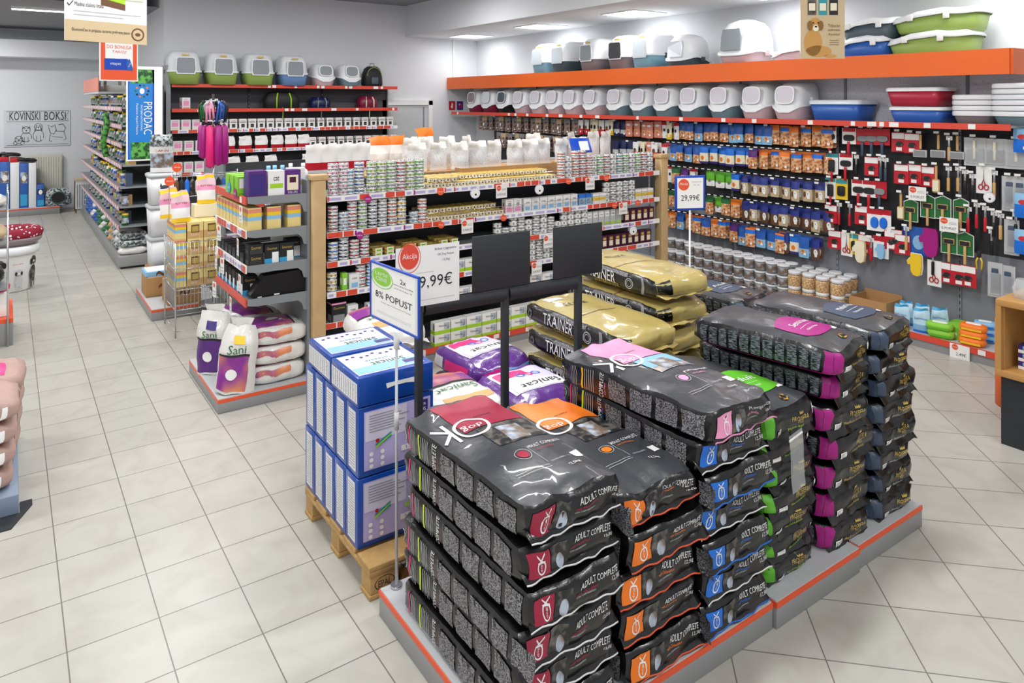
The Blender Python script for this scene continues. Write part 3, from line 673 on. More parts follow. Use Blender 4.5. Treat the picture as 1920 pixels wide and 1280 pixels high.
s.dec(grid2d(-.19, .19, -.133, .133), 'white', g); s.dec(disk2d(-.11, .09, .055), 'railred', mvf(g, 0, 0, -.0008)); s.dec(fit2d('Akcija', .085, .03), 'white', mvf(g, -.11, .09, -.0016))
s.dec(ring2d(-.11, .085, .062, .066), 'liporange', mvf(g, 0, 0, -.0006))
s.dec(fit2d('Briketi z jagnjetino', .13, .014), 'ink', mvf(g, .105, .11, -.0008)); s.dec(fit2d('OK Dog Passion', .10, .013), 'ink', mvf(g, .105, .085, -.0008)); s.dec(fit2d('-12,5kg', .05, .013), 'ink', mvf(g, .105, .06, -.0008))
s.dec(fit2d('29,99€', .24, .062), 'ink', mvf(g, .025, -.03, -.0008)); s.dec(grid2d(-.15, .15, -.108, -.1066), 'grey', mvf(g, .01, 0, -.0008)); s.dec(grid2d(-.07, .03, .013, .0144), 'grey', mvf(g, .0, 0, -.0008))
s.build('print', p)

# ---- discount sign on a chrome pole ----
t = thing('price_stand', 'blue framed discount sign on a chrome pole in front of the blue boxes', 'price sign', (1.357, 2.69, .113), 0)
m_ = MB(); m_.cyl(0, 0, 0, 1.05, .006, 'polegrey' if mat('polegrey', '#b9bcc0', .35) else '', 10); m_.cyl(0, 0, .66, .73, .01, 'lightgrey', 10); m_.cyl(0, 0, 1.0, 1.07, .012, 'white', 10); m_.cyl(0, 0, 0, .012, .025, 'steel', 20); m_.build('pole', t)
fr = MB(); fr.T = Matrix.Translation((-.012, 0, 1.215)) @ Matrix.Rotation(.07, 4, 'Z')
w_, h_ = .2, .125
for a0, a1, b0, b1 in ((-w_, -w_+.011, -h_, h_), (w_-.011, w_, -h_, h_), (-w_, w_, h_-.011, h_), (-w_, w_, -h_, -h_+.011)): fr.box(-.006, .006, a0, a1, b0, b1, 'signblue', .004)
fr.box(-.002, .003, -w_+.008, w_-.008, -h_+.008, h_-.008, 'white'); f_ = fr.build('frame', t)
s = MB(); s.T = fr.T.copy(); g = lambda a, b: (-.003, -a*1.75, b*.82); g2 = lambda a, b: (-.0036, -a*1.75, b*.82); g3 = lambda a, b: (-.0044, -a*1.75, b*.82)
s.dec(grid2d(-.1, .1, -.137, .137), 'paper', g); s.dec(disk2d(-.055, .08, .044), 'limegreen', g2); s.dec(ring2d(-.055, .075, .049, .053), 'limegreen', g2)
s.dec(fit2d('LEPŠE', .06, .02), 'white', lambda a, b: g3(a-.055, b+.098)); s.dec(fit2d('CENE', .055, .02), 'white', lambda a, b: g3(a-.055, b+.07))
s.dec(fit2d('2x', .026, .024), 'ink', lambda a, b: g3(a+.045, b+.095)); s.dec(fit2d('Sanicat posip 5kg akcija', .09, .009), 'ink', lambda a, b: g3(a+.045, b+.07)); s.dec(fit2d('ali več vreč ob nakupu - 8%', .08, .009), 'ink', lambda a, b: g3(a+.045, b+.052))
s.dec(fit2d('8% POPUST', .17, .034), 'ink', lambda a, b: g3(a, b-.012)); s.dec(fit2d('*Popust velja ob nakupu dveh vreč posipa', .14, .007), 'ink', lambda a, b: g3(a+.01, b-.048))
s.dec(grid2d(-.08, .08, -.1, -.099), 'grey', g2); s.dec(grid2d(-.08, .08, -.108, -.107), 'grey', g2)
s.build('print', f_)

# ---- price sign 29,99 ----
t = thing('price_stand', 'blue framed sign reading 29,99 euro on a thin pole before the treat wall', 'price sign', (4.42, 3.72, -.03), -.42)
m_ = MB(); m_.cyl(0, 0, 0, 1.34, .007, 'white', 8); m_.cyl(0, 0, .03, .042, .08, 'steel', 18); m_.build('pole', t)
fr = MB(); fr.box(-.125, .125, -.008, .006, 1.33, 1.60, 'signblue', .004); f_ = fr.build('frame', t)
s = MB(); g = on_mY(0, -.0095, 1.465)
s.dec(grid2d(-.108, .108, -.118, .118), 'paper', g); s.dec(disk2d(-.055, .065, .045), 'liporange', mvf(g, 0, 0, -.001)); s.dec(fit2d('Akcija', .07, .024), 'white', mvf(g, -.055, .07, -.002))
s.dec(fit2d('Tetra akcija vitamini', .085, .012), 'grey', mvf(g, .05, .085, -.001)); s.dec(fit2d('-6kg, 15kg', .05, .01), 'grey', mvf(g, .05, .062, -.001)); s.dec(fit2d('29,99€', .155, .055), 'ink', mvf(g, 0, -.04, -.001))
s.build('print', f_)
# ================= SHELVING HELPERS =================
mat('glass', '#e8eef0', .05, alpha=.25)
def rail(mb, x0, x1, z, y, seed=0, reds=.4, h=.045, face='Y', x=None):
    """price rail: white strip with red and printed tickets, along X facing -Y, or along Y facing -X (x given)"""
    r = random.Random(seed); a = x0
    P = (lambda p, q: (p, y, q)) if face == 'Y' else (lambda p, q: (x, p, q))
    def quad(a0, a1, z0, z1, m, off):
        if face == 'Y': vs = [(a0, y-off, z0), (a1, y-off, z0), (a1, y-off, z1), (a0, y-off, z1)]
        else: vs = [(x-off, a1, z0), (x-off, a0, z0), (x-off, a0, z1), (x-off, a1, z1)]
        mb.add(vs, [(0, 1, 2, 3)], m)
    if face == 'Y': mb.box(x0, x1, y, y+.012, z-h, z, 'railred' if reds > .9 else 'paper')
    else: mb.box(x, x+.012, x0, x1, z-h, z, 'railred' if reds > .9 else 'paper')
    while a < x1-.09:
        w = r.choice((.06, .08, .08, .12)); k = r.random()
        if reds > .9:
            if k < .25: quad(a, a+w*.7, z-h*.9, z-h*.1, 'paper', .001)
        elif k < reds: quad(a, a+w, z-h*.95, z-h*.05, 'railred', .001)
        else:
            quad(a+.008, a+w-.012, z-h*.75, z-h*.3, 'lilac', .001)
            if k > .75: quad(a, a+.014, z-h*.9, z-h*.1, 'magenta' if k > .88 else 'railred', .0015)
        a += w+.01
def shelf_y(t, x0, x1, yf, yb, z, seed, reds=.4, m='shelfgrey', th=.03, h=.045):
    o = MB().box(x0, x1, yf, yb, z-th, z, m).build('shelf', t)
    r = MB(); rail(r, x0, x1, z+.008, yf-.013, seed, reds, h); r.build('price_rail', o); return o
def shelf_x(t, y0, y1, xf, xb, z, seed, reds=.4, m='shelfgrey', th=.03, h=.045):
    o = MB().box(xf, xb, y0, y1, z-th, z, m).build('shelf', t)
    r = MB(); rail(r, y0, y1, z+.008, None, seed, reds, h, 'X', xf-.013); r.build('price_rail', o); return o

# ---------- small goods, one prototype mesh per look ----------
def can_mesh(band, r=.0395, h=.05, top='steel', dark='grey'):
    b = MB(); b.loft([(0, r*.93, r*.93), (.003, r, r), (h*.18, r, r)], top, 14, 2, cap=(True, False))
    b.loft([(h*.14, r*.985, r*.985), (h*.42, r*.985, r*.985)], 'paper' if band != 'cream' else band, 14, 2, cap=(False, False)); b.loft([(h*.42, r*.985, r*.985), (h*.66, r*.985, r*.985)], band, 14, 2, cap=(False, False)); b.loft([(h*.66, r*.985, r*.985), (h*.86, r*.985, r*.985)], 'paper', 14, 2, cap=(False, False))
    b.loft([(h*.82, r, r), (h-.003, r, r), (h, r*.9, r*.9)], top, 14, 2, cap=(False, True))
    for a in (-2.2, -1.3, 2.9):   # small print patches on the label
        v = []; f = []
        for i in range(3):
            q = a+.18*i; v += [((r+.0004)*math.cos(q), (r+.0004)*math.sin(q), h*.32), ((r+.0004)*math.cos(q), (r+.0004)*math.sin(q), h*.68)]
        b.add(v, [(0, 2, 3, 1), (2, 4, 5, 3)], dark)
    return b
def carton_mesh(w, d, h, base, panels=(), txt=None, tm='ink', side=None):
    """carton whose broad face looks along -Y; panels: (x0,x1,z0,z1,mat) in fractions"""
    b = MB(); b.box(-w/2, w/2, 0, d, 0, h, base, .0)
    e = .0008
    for i, (x0, x1, z0, z1, m) in enumerate(panels):
        b.dec(grid2d((x0-.5)*w, (x1-.5)*w, z0*h, z1*h), m, on_mY(0, -e*(i+1), 0))
        b.dec(grid2d(x0*d, x1*d, z0*h, z1*h), m, (lambda k: lambda a, q: (-w/2-e*(k+1), d-a, q))(i))
    if txt: b.dec(fit2d(txt[0], w*txt[1], h*txt[2]), tm, on_mY(0, -.0008*(len(panels)+2), h*txt[3]))
    return b
def pouch_mesh(w, h, t, zones, tag_=True, blob=None, stand=False, hole=False):
    """filled film packet hanging from its head seal, broad face -Y, origin at bottom centre; zones from the bottom: (v0, v1, mat)"""
    b = MB(); nx, nz = 6, 10
    def P(u, v, s): # u,v in -1..1
        k = max(0, 1-u*u)*max(0, 1-((v+.12)/1.1)**2)
        if stand: k = max(0, 1-u*u)*max(0, min(1, (1-v)*.75))
        return (u*w/2*(1-.03*math.cos(v*6)), s*(t/2*k+.0008), (v+1)/2*h)
    for v0, v1, m in zones:
        n = max(1, round((v1-v0)*nz)); g = grid2d(-1, 1, v0*2-1, v1*2-1, nx, n); b.add([P(a, c, -1) for a, c in g[0]], g[1], m, True)
    g = grid2d(-1, 1, -1, 1, nx, nz); b.add([P(a, c, 1) for a, c in g[0]], [tuple(reversed(f)) for f in g[1]], zones[0][2], True)
    if blob:
        for (u, v, ru, rv, m) in blob:
            sh = disk2d(0, 0, 1, 10); b.add([(lambda p: (p[0], p[1]-.0022, p[2]))(P(u+ru*a, v+rv*c, -1)) for a, c in sh[0]], sh[1], m, True)
    if tag_: b.dec(grid2d(-.014, .014, -.012, .012), 'paper', on_mY(w*.2, -t/2-.003, h*.2))
    if stand:
        pass
    return b
def sack_up_mesh(w, d, h, zones, back='whitefilm', txt=None, tm='crimson'):
    """upright bag, slightly pinched top, broad face -Y"""
    b = MB(); nx, nz = 6, 8
    def P(u, v, s):
        k = (1-u**4)*(.55+.45*(1-abs(v)**3)) if v < .8 else (1-u**4)*.15
        sh = .0 if v < .6 else (v-.6)*.05
        n_ = noise.noise_vector(Vector((u*1.3+w*9, v*1.6, d*20)))
        return (u*w/2*(1-.10*max(0, v)**2)+n_.x*w*.05*(v+1), s*d/2*k+n_.y*d*.35*(v+1), (v+1)/2*h+(n_.z*h*.05+u*h*.02 if v > .5 else 0))
    for v0, v1, m in zones:
        n = max(1, round((v1-v0)*nz)); g = grid2d(-1, 1, v0*2-1, v1*2-1, nx, n); b.add([P(a, c, -1) for a, c in g[0]], g[1], m, True)
    g = grid2d(-1, 1, -1, 1, nx, nz); b.add([P(a, c, 1) for a, c in g[0]], [tuple(reversed(f)) for f in g[1]], back, True)
    g = grid2d(-1, 1, -1, 1, nx, 1); b.add([P(a, -1, c) for a, c in g[0]], g[1], back, True)
    if txt: b.add([(lambda p: (p[0], p[1]-.004, p[2]))(P(a/(w/2), c/(h/2)+txt[3], -1)) for a, c in fit2d(txt[0], w*txt[1], h*txt[2])[0]], fit2d(txt[0], w*txt[1], h*txt[2])[1], tm, True)
    return b
class G1:
    """single-mesh goods: first placement uses the prototype, later ones copy it"""
    def __init__(s, mb, name, cat): s.mb = mb; s.o = None; s.n = name; s.c = cat
    def put(s, loc, label, group=None, rz=0, rot=None, sc=None):
        if s.o is None: s.o = s.mb.build(s.n); o = s.o
        else: o = s.o.copy(); C.objects.link(o)
        o.location = loc; o.rotation_euler = rot or (0, 0, rz)
        if sc: o.scale = sc
        return tag(o, label, s.c, group)

# ================= CENTRAL GONDOLA =================
GY, GB_ = 5.12, 6.06
GX0, GX1 = 1.885, 5.64
t = gondola = thing('gondola_shelving', 'double sided grey shop shelving with wooden corner posts and red and white price rails', 'shelving unit', (0, 0, 0))
SZ = [1.425, 1.152, .93, .70, .46]
MB().box(2.0, 5.6, 5.56, 5.60, .1, 1.50, 'darkgrey').build('back_panel', t)
MB().box(2.0, 5.6, GY+.02, 6.05, 0, .095, 'plinth').build('base', t)
for i, z in enumerate(SZ):
    shelf_y(t, 2.0, 5.6, GY+(0 if i < 4 else .03), 5.56, z, 11+i, (.42, .38, .35, .3, .2)[i], 'shelfgrey', .022)
shelf_y(t, 2.0, 5.6, GY+.02, 5.56, .105, 31, 1.0, 'shelfgrey', .01)
MB().box(2.0, 5.6, 5.60, 6.05, 1.395, 1.42, 'shelfgrey').box(2.0, 5.6, 5.62, 6.06, 1.49, 1.51, 'cardboard').box(2.0, 5.6, 5.61, 5.63, 1.42, 1.49, 'cardboard').build('rear_shelf', t)
for x in (GX0, GX1-.02):
    p = MB(); p.box(x, x+.10, GY-.02, GY+.07, 0, 1.56, 'wood', .003); p.box(x-.012, x+.115, GY-.03, GY+.08, 1.56, 1.60, 'wood', .004); p.build('wooden_post', t)
MB().box(1.905, 1.93, 5.19, 6.05, 0, 1.45, 'shelfgrey').build('end_panel', t)

# cans and other goods on its shelves -----------------------------------------
CANR = .0395
PAL = {'pink': 'pink and white', 'blue': 'blue', 'cyan': 'pale blue', 'green': 'green', 'lime': 'lime green', 'red': 'red', 'navy': 'navy', 'grey': 'silver grey', 'liporange': 'orange', 'yellow': 'yellow', 'crimson': 'crimson', 'paper': 'white', 'teal': 'teal', 'okblue': 'bright blue', 'magenta': 'magenta', 'sky': 'light blue'}
cans = {k: G1(can_mesh(k), 'food_can', 'food can') for k in PAL}
SHN = ['upper', 'second', 'third', 'fourth']
nst = [0]*6
def stack(shelf, px, col, n, h=.05, r=None, step=.0495, yoff=.05):
    x = gx(px, GY+yoff); nst[shelf] += 1
    for k in range(n):
        cans[col].put((x, GY+yoff, SZ[shelf]+.001+k*.0502), '%s can, %s up, in the %s stack on the %s gondola shelf' % (PAL[col], ORD[k], ORD[nst[shelf]-1], SHN[shelf]), 'cans stacked on the gondola')
def fill(shelf, p0, p1, cols, hs, step=21):
    n = 0; px = p0
    while px < p1:
        x = gx(px, GY+.05); stack(shelf, px, cols[n % len(cols)], hs[n % len(hs)]); n += 1
        xn = x+.0845
        # advance to the column whose point lies 8.4 cm further
        while gx(px, GY+.05) < xn: px += .5
fill(0, 624, 648, ['pink', 'pink'], [5]); fill(0, 654, 688, ['cyan', 'blue', 'sky'], [4, 5]); fill(0, 696, 800, ['lime', 'lime', 'green', 'red', 'lime', 'green', 'lime', 'yellow'], [5, 5, 5, 5, 5])
fill(0, 1052, 1110, ['liporange', 'paper', 'liporange', 'red'], [5, 4, 5]); fill(0, 1112, 1224, ['paper', 'green', 'red', 'paper', 'teal', 'green'], [4])
fill(1, 624, 634, ['crimson'], [4]); fill(1, 644, 650, ['sky'], [3]); fill(1, 660, 768, ['red', 'green', 'navy', 'grey', 'liporange', 'yellow', 'liporange'], [5])
fill(1, 775, 784, ['sky'], [2]); fill(1, 791, 798, ['liporange'], [4]); fill(1, 1136, 1188, ['paper', 'grey'], [4])
fill(2, 624, 655, ['okblue', 'navy'], [3, 4]); fill(2, 664, 694, ['red', 'crimson'], [3, 4]); fill(2, 932, 1048, ['paper', 'grey'], [3, 2, 4, 4, 3, 4, 4]); fill(2, 1056, 1096, ['paper'], [4])
fill(3, 622, 640, ['yellow'], [3]); fill(3, 676, 700, ['red', 'cyan'], [4]); fill(3, 996, 1042, ['paper', 'grey'], [4, 5, 3])

# small gold topped cans lying in files
gold_can = G1(can_mesh('cream', .032, .042, 'gold', 'brown'), 'gold_can', 'food can')
ng = 0
def gfile(shelf, px0, px1, rows, depth, lay=1, dy=.064):
    global ng
    x = gx(px0, GY+.04); xe = gx(px1, GY+.04); c = 0
    while x < xe and c < 30:
        ng += 1
        for l in range(lay if not isinstance(lay, (list, tuple)) else lay[c % len(lay)]):
            for j in range(0 if not l else 2, depth):
                gold_can.put((x, GY+.045+j*dy, SZ[shelf]+.001+l*.0425), 'small gold lidded can, %s back in the %s file of gold cans%s' % (ORD[j], ORD[ng-1], ', upper layer' if l else ''), 'small gold lidded cans')
        x += .0655; c += 1
gfile(0, 806, 1042, 1, 5, 2)
gfile(1, 806, 940, 1, 5, 2)
for i in range(7): # a second layer at the left end of the upper shelf
    gold_can.put((gx(808, GY+.1)+.0655*(i % 4), GY+.045+.064*(i//4), SZ[0]+.0435), 'small gold lidded can lying loose on the gold cans, %s from the corner post' % ORD[i], 'small gold lidded cans')
# aluminium trays with paper sleeves, third shelf
def tray():
    b = MB(); b.loft([(0, .036, .025), (.028, .043, .032)], 'gold', 12, 5, cap=(True, True)); b.loft([(.028, .048, .037), (.0305, .048, .037)], 'gold', 12, 5)
    b.box(-.03, .03, -.0385, -.037, .001, .03, 'cream'); b.box(-.02, .02, -.0388, -.0384, .008, .02, 'green'); return b
trays = G1(tray(), 'food_tray', 'food tray'); c = 0; x = gx(706, GY+.05)
while x < gx(856, GY+.05):
    c += 1
    for l in range(2 if c % 3 else 1):
        for j in range(3): trays.put((x, GY+.045+.08*j, SZ[2]+.001+.031*l), 'gold foil food tray with cream sleeve, %s column, %s back%s' % (ORD[c-1], ORD[j], ', stacked on another' if l else ''), 'gold foil food trays')
    x += .1
# cardboard display tray behind the gold cans
b = MB(); b.box(0, 1.15, 0, .008, 0, .12, 'cardboard'); b.box(0, .008, .008, .12, 0, .12, 'cardboard'); b.box(1.142, 1.15, .008, .12, 0, .12, 'cardboard')
tag(b.build('cardboard_tray', None, (gx(868, 5.4), 5.42, SZ[0]+.001)), 'long low cardboard tray behind the gold cans on the gondola', 'cardboard tray')
# cartons and pouches
crt = {
 'white': G1(carton_mesh(.085, .06, .115, 'white', [(.1, .9, .55, .9, 'paper'), (.2, .8, .1, .4, 'sky')], ('cat', .5, .12, .7)), 'food_carton', 'carton'),
 'pinkwhite': G1(carton_mesh(.085, .06, .12, 'white', [(.12, .88, .1, .45, 'pink'), (.3, .7, .5, .75, 'photodog')], ('Cat', .5, .1, .88), 'red'), 'food_carton', 'carton'),
 'yellowband': G1(carton_mesh(.08, .06, .1, 'paper', [(0, 1, .3, .62, 'yellow')]), 'food_carton', 'carton'),
 'naturgreen': G1(carton_mesh(.15, .07, .1, 'paper', [(0, 1, 0, .3, 'lime'), (.6, .95, .35, .9, 'photodog')], ('Natures', .5, .16, .7), 'brown'), 'food_carton', 'carton'),
 'mixed': G1(carton_mesh(.075, .06, .105, 'sky', [(0, 1, .7, 1, 'okblue'), (.2, .8, .15, .6, 'photodog')]), 'food_carton', 'carton'),
 'purple': G1(carton_mesh(.08, .06, .13, 'maroon', [(.2, .8, .2, .6, 'cream'), (.25, .75, .66, .86, 'gold')]), 'food_carton', 'carton'),
 'blackbox': G1(carton_mesh(.115, .09, .15, 'ink', [(.1, .9, .05, .4, 'grey'), (0, 1, .92, 1, 'pink')], ('Gourmet', .8, .12, .75), 'gold'), 'food_carton', 'carton'),
 'slim': G1(carton_mesh(.07, .06, .15, 'lightgrey', [(.1, .9, .6, .9, 'paper'), (.1, .9, .1, .25, 'lime')], ('cat', .5, .08, .75)), 'food_carton', 'carton'),
 'greencard': G1(carton_mesh(.04, .05, .13, 'limegreen', [(.2, .8, .3, .7, 'paper')]), 'food_carton', 'carton'),
}
nc = {}
def crow(kind, name, shelf, p0, p1, where, gap=.006, yo=.02, layers=1, w=None):
    g = crt[kind]; xs = [v[0] for v in g.mb.v]; zs = [v[2] for v in g.mb.v]; w = max(xs)-min(xs); hh = max(zs)
    x = gx(p0, GY+yo)+w/2; n = 0
    while x < gx(p1, GY+yo):
        z = SZ[shelf] if shelf < 5 else .105
        for l in range(layers): g.put((x, GY+yo, z+.001+l*(hh+.001)), '%s, %s along %s%s' % (name, ORD[n], where, (', %s layer' % ORD[l]) if layers > 1 else ''), where.replace('the ', 'cartons on the ', 1), rz=.03*math.sin(n*2.3))
        x += w+gap; n += 1
crow('pinkwhite', 'white carton with pink panel', 1, 948, 975, 'the second shelf mid part'); crow('white', 'white cat food carton', 1, 982, 1080, 'the second shelf centre')
crow('mixed', 'light blue carton', 1, 1086, 1108, 'the second shelf beside the white cans'); crow('yellowband', 'white carton with yellow band', 1, 1112, 1132, 'the second shelf, inner part')
crow('yellowband', 'white carton with yellow band', 1, 1192, 1226, 'the second shelf by the far post')
crow('slim', 'tall pale carton', 2, 1100, 1165, 'the third shelf toward the far post'); crow('purple', 'maroon pouch carton with cream oval', 2, 1170, 1226, 'the third shelf by the far post')
crow('greencard', 'lime green card box', 3, 642, 652, 'the fourth shelf'); crow('white', 'white carton', 3, 655, 672, 'the fourth shelf near the post'); crow('yellowband', 'yellow banded carton', 3, 706, 770, 'the fourth shelf behind the signs')
crow('naturgreen', 'white carton with green foot', 3, 780, 990, 'the fourth shelf centre'); crow('purple', 'maroon carton', 3, 1050, 1226, 'the fourth shelf far part')
crow('blackbox', 'black carton with pink edge', 4, 622, 646, 'the lowest raised shelf'); crow('white', 'white carton', 4, 652, 676, 'the lowest raised shelf by the post'); crow('naturgreen', 'white green footed carton', 4, 690, 1120, 'the lowest raised shelf behind the signs')
crow('naturgreen', 'stacked white carton with green foot', 5, 815, 1000, 'the base shelf', layers=2)
# flat leaning packets on top: white upright bags at the rear of the top deck
wb = G1(sack_up_mesh(.17, .05, .24, [(0, .1, 'paper'), (.1, .78, 'smallprint'), (.78, 1, 'whitefilm')]), 'food_bag', 'cat food bag')
wb2 = G1(sack_up_mesh(.16, .06, .24, [(0, .12, 'paper'), (.12, .7, 'smallprint'), (.7, 1, 'whitefilm')], 'black'), 'food_bag', 'cat food bag')
for i, px in enumerate((780, 822, 858, 893, 926, 962, 990, 1018, 1050, 1082)):
    (wb2 if i % 3 == 2 else wb).put((gx(px, 5.72), 5.70+.02*math.sin(i*2), 1.511), 'white back of an upright cat food bag, %s along the rear of the gondola' % ORD[i], 'white bags standing on the gondola', rz=.25*math.sin(i*1.9)-.2, sc=(1.1, 1, 1.08))
for i, px in enumerate((770, 800, 838, 874, 1000, 1070, 1112, 1135)):
    wb.put((gx(px, 5.93), 5.93, 1.511), 'white upright bag in the rear row on the gondola, %s from the corner' % ORD[i], 'white bags standing on the gondola', rz=.3*math.sin(i*2.7)+.1, sc=(1.1, 1, 1.25))
# orange headed bags rising above the rear
ob = G1(sack_up_mesh(.20, .09, .3, [(0, .45, 'whitefilm'), (.45, .72, 'paper'), (.72, 1, 'okorange')], 'okorange'), 'food_bag', 'dog food bag')
for i, (px, m) in enumerate(((710, 0), (742, 0), (795, 1))): ob.put((gx(px, 6.15), 6.13, 1.52+.07*m), 'white bag with orange head, %s of those standing behind the gondola' % ORD[i], 'orange headed bags', rz=.1*i)
tb = thing('bag_display', 'blue leaflet holder with a white sheet on top of the gondola', 'leaflet holder', (gx(1092, 5.5), 5.5, SZ[0]+.2), -.2, rot=(-.5, 0, -.2))
MB().box(-.11, .11, -.008, .008, 0, .16, 'slate', .002).box(-.115, .115, -.01, .01, 0, .16, 'signblue', .003).build('holder', tb)
s = MB(); s.dec(grid2d(-.02, .085, .02, .12), 'paper', on_mY(0, -.0115, 0)); s.build('sheet', tb)
# second deck shelf rows on rear side
MB().box(2.0, 5.6, 6.05, 6.3, 1.495, 1.515, 'shelfgrey').build('rear_shelf', gondola)
# white bottles near the corner post
def bottle(cap='white', lab='sky', h=.2):
    b = MB(); b.loft([(0, .036, .03), (h*.6, .038, .031), (h*.72, .03, .025), (h*.78, .014, .014)], 'white', 14, 3); b.cyl(0, 0, h*.78, h, .016, cap, 12); b.loft([(h*.15, .039, .0315), (h*.5, .0395, .032)], lab, 14, 3, cap=(False, False)); return b
bo = G1(bottle(), 'shampoo_bottle', 'bottle'); bo2 = G1(bottle('sky', 'paper', .19), 'shampoo_bottle', 'bottle')
for i, px in enumerate((505, 518, 531, 548, 570)):
    (bo if i > 2 else bo2).put((gx(px, 5.6), 5.62+.02*(i % 2), 1.45), 'white bottle with %s label, %s from the toys, on the gondola end' % ('blue' if i > 2 else 'pale', ORD[i]), 'white bottles on the gondola end')

# promo tags, round wobblers on the rails
def sign_popust():
    t_ = thing('promo_sign', '', 'promo sign'); b = MB(); b.box(-.06, .06, -.002, 0, -.115, .0, 'paper'); b.dec(disk2d(-.03, -.028, .024), 'liporange', on_mY(0, -.003, 0)); b.dec(fit2d('Akcija', .038, .011), 'white', on_mY(-.03, -.004, -.028))
    b.dec(fit2d('% POPUST', .095, .02), 'ink', on_mY(0, -.003, -.085)); b.dec(grid2d(0, .05, -.05, -.047), 'grey', on_mY(0, -.003, 0)); b.dec(grid2d(0, .05, -.04, -.037), 'grey', on_mY(0, -.003, 0)); b.build('card', t_); return t_
K = Kind(sign_popust())
for (px, sh, lab) in ((940, 0, 'under the gold cans of the upper rail'), (1106, 0, 'at the far part of the upper rail'), (876, 1, 'at the end of the second shelf gold cans'), (1168, 1, 'at the far part of the second rail'), (1028, 2, 'on the third rail between the blank panels'), (1006, 3, 'on the fourth rail between the blank panels')):
    K.put((gx(px, GY-.03), GY-.032, SZ[sh]-.005), .05, 'white discount card with orange dot '+lab, 'discount cards on the gondola')
def round_tag(m, r=.036, grow=False):
    t_ = thing('round_tag', '', 'round tag'); b = MB(); b.T = Matrix.Rotation(PI/2, 4, 'X'); b.cyl(0, 0, 0, .002, r, m, 20); b.T = None
    if m == 'pale': b.dec(disk2d(0, 0, r*.84), 'paper', on_mY(0, -.003, 0)); b.dec(disk2d(.004, -.012, .009), 'ink', on_mY(0, -.004, 0))
    else: b.dec(fit2d('NOVO' if m != 'liporange' else 'Akcija', r*1.3, r*.38), 'white', on_mY(0, -.003, 0))
    b.build('disc', t_); MB().tube([(0, .001, r*.8), (0, .02, r*.95), (0, .07, r)], .0015, 'chrome').build('clip', t_); return t_
K1, K2, K3 = Kind(round_tag('liporange', .028)), Kind(round_tag('magenta', .028)), Kind(round_tag('pale', .045))
for px, sh in ((826, 0), (1066, 0), (1137, 0), (827, 1), (944, 1), (1152, 1), (1196, 1)): K1.put((gx(px, GY-.05), GY-.05, SZ[sh]-.02), -.5, 'orange round tag on the %s rail, %s' % (SHN[sh], {826: 'beside the lime cans', 1066: 'past the gold cans', 1137: 'by the green cans', 827: 'at the first gold cans', 944: 'after the gold cans', 1152: 'before the grey cans', 1196: 'by the far post'}[px]), 'orange round tags')
for px, sh in ((690, 0), (675, 1)): K2.put((gx(px, GY-.05), GY-.05, SZ[sh]-.03), -.5, 'magenta round tag on the %s price rail near the corner post' % SHN[sh])
for px, py in ((891, 362), (1011, 355), (1187, 432)): K3.put((gx(px, GY-.06), GY-.06, gz(px, py, Y=GY-.06)), -.2, 'white oval tag with pale rim hanging from the rail, %s' % {891: 'above the gold cans', 1011: 'above the white cartons', 1187: 'over the maroon pouches'}[px], 'pale oval tags')
# wire fence along upper shelf fronts
for i, z in enumerate(SZ[:2]):
    w = MB(); w.tube([(2.02, GY-.004, z+.075), (5.55, GY-.004, z+.075)], .0022, 'chrome', 4); w.tube([(2.02, GY-.004, z+.045), (5.55, GY-.004, z+.045)], .0018, 'chrome', 4)
    for k in range(26): w.tube([(2.02+.141*k, GY-.004, z), (2.02+.141*k, GY-.004, z+.075)], .0016, 'chrome', 4)
    w.build('wire_fence', gondola)

# ================= END CAP =================
EX, EXB, EY0, EY1 = 1.424, 1.88, 5.15, 6.05
t = endcap = thing('endcap_shelving', 'grey end shelving facing the aisle beside the wooden corner post', 'shelving unit')
EZ = [1.455, 1.215, .965, .725]
MB().box(EXB-.02, EXB, EY0, EY1, .1, 1.56, 'shelfgrey').build('back_panel', t)
for i, z in enumerate(EZ):
    shelf_x(t, EY0+.02, EY1, EX, EXB-.02, z, 51+i, .95 if i in (0, 3) else .7, 'shelfgrey', .02, .055)
    pr = [(EX, z+.01), (EXB-.02, z+.01), (EXB-.02, z-.13), (EXB-.045, z-.125), (EXB-.06, z-.075), (EXB-.09, z-.05), (EX+.05, z-.045), (EX, z-.035)]
    for y in (EY0+.012, EY1-.01): MB().prism(pr, 'y', y-.006, y, 'shelfgrey').build('bracket', t)
plinth(1.35, .93, 'grey base plinth with orange trim below the end shelving, carrying litter sacks', (1.203, 5.085, 0), h=.1).scale = (.5, 1, 1)
# cartons of the end cap
ecp = G1(carton_mesh(.12, .1, .185, 'paper', [(.05, .95, .05, .3, 'paper'), (.1, .9, .32, .5, 'lime')], ('cat', .35, .18, .7), 'maroon'), 'food_carton', 'carton')
ecv = G1(carton_mesh(.12, .1, .185, 'purple', [(.15, .85, .2, .8, 'cream'), (.3, .7, .5, .72, 'maroon')], ('DELUXE', .6, .08, .12), 'white'), 'food_carton', 'carton')
ecd = G1(carton_mesh(.13, .12, .19, 'purple', [(.08, .92, .1, .9, 'violet')]), 'food_carton', 'carton')
for i, (g, x) in enumerate(((ecd, 1.50), (ecp, 1.635), (ecv, 1.757))):
    g.put((x, EY0+.025, EZ[0]+.001), ('plain violet carton', 'white carton with cat motif', 'violet carton with cream shield')[i]+' on the uppermost end shelf', 'cartons on the uppermost end shelf')
ecp.put((1.83, EY0+.13, EZ[0]+.001), 'white carton with cat motif, half behind the post', 'cartons on the uppermost end shelf')
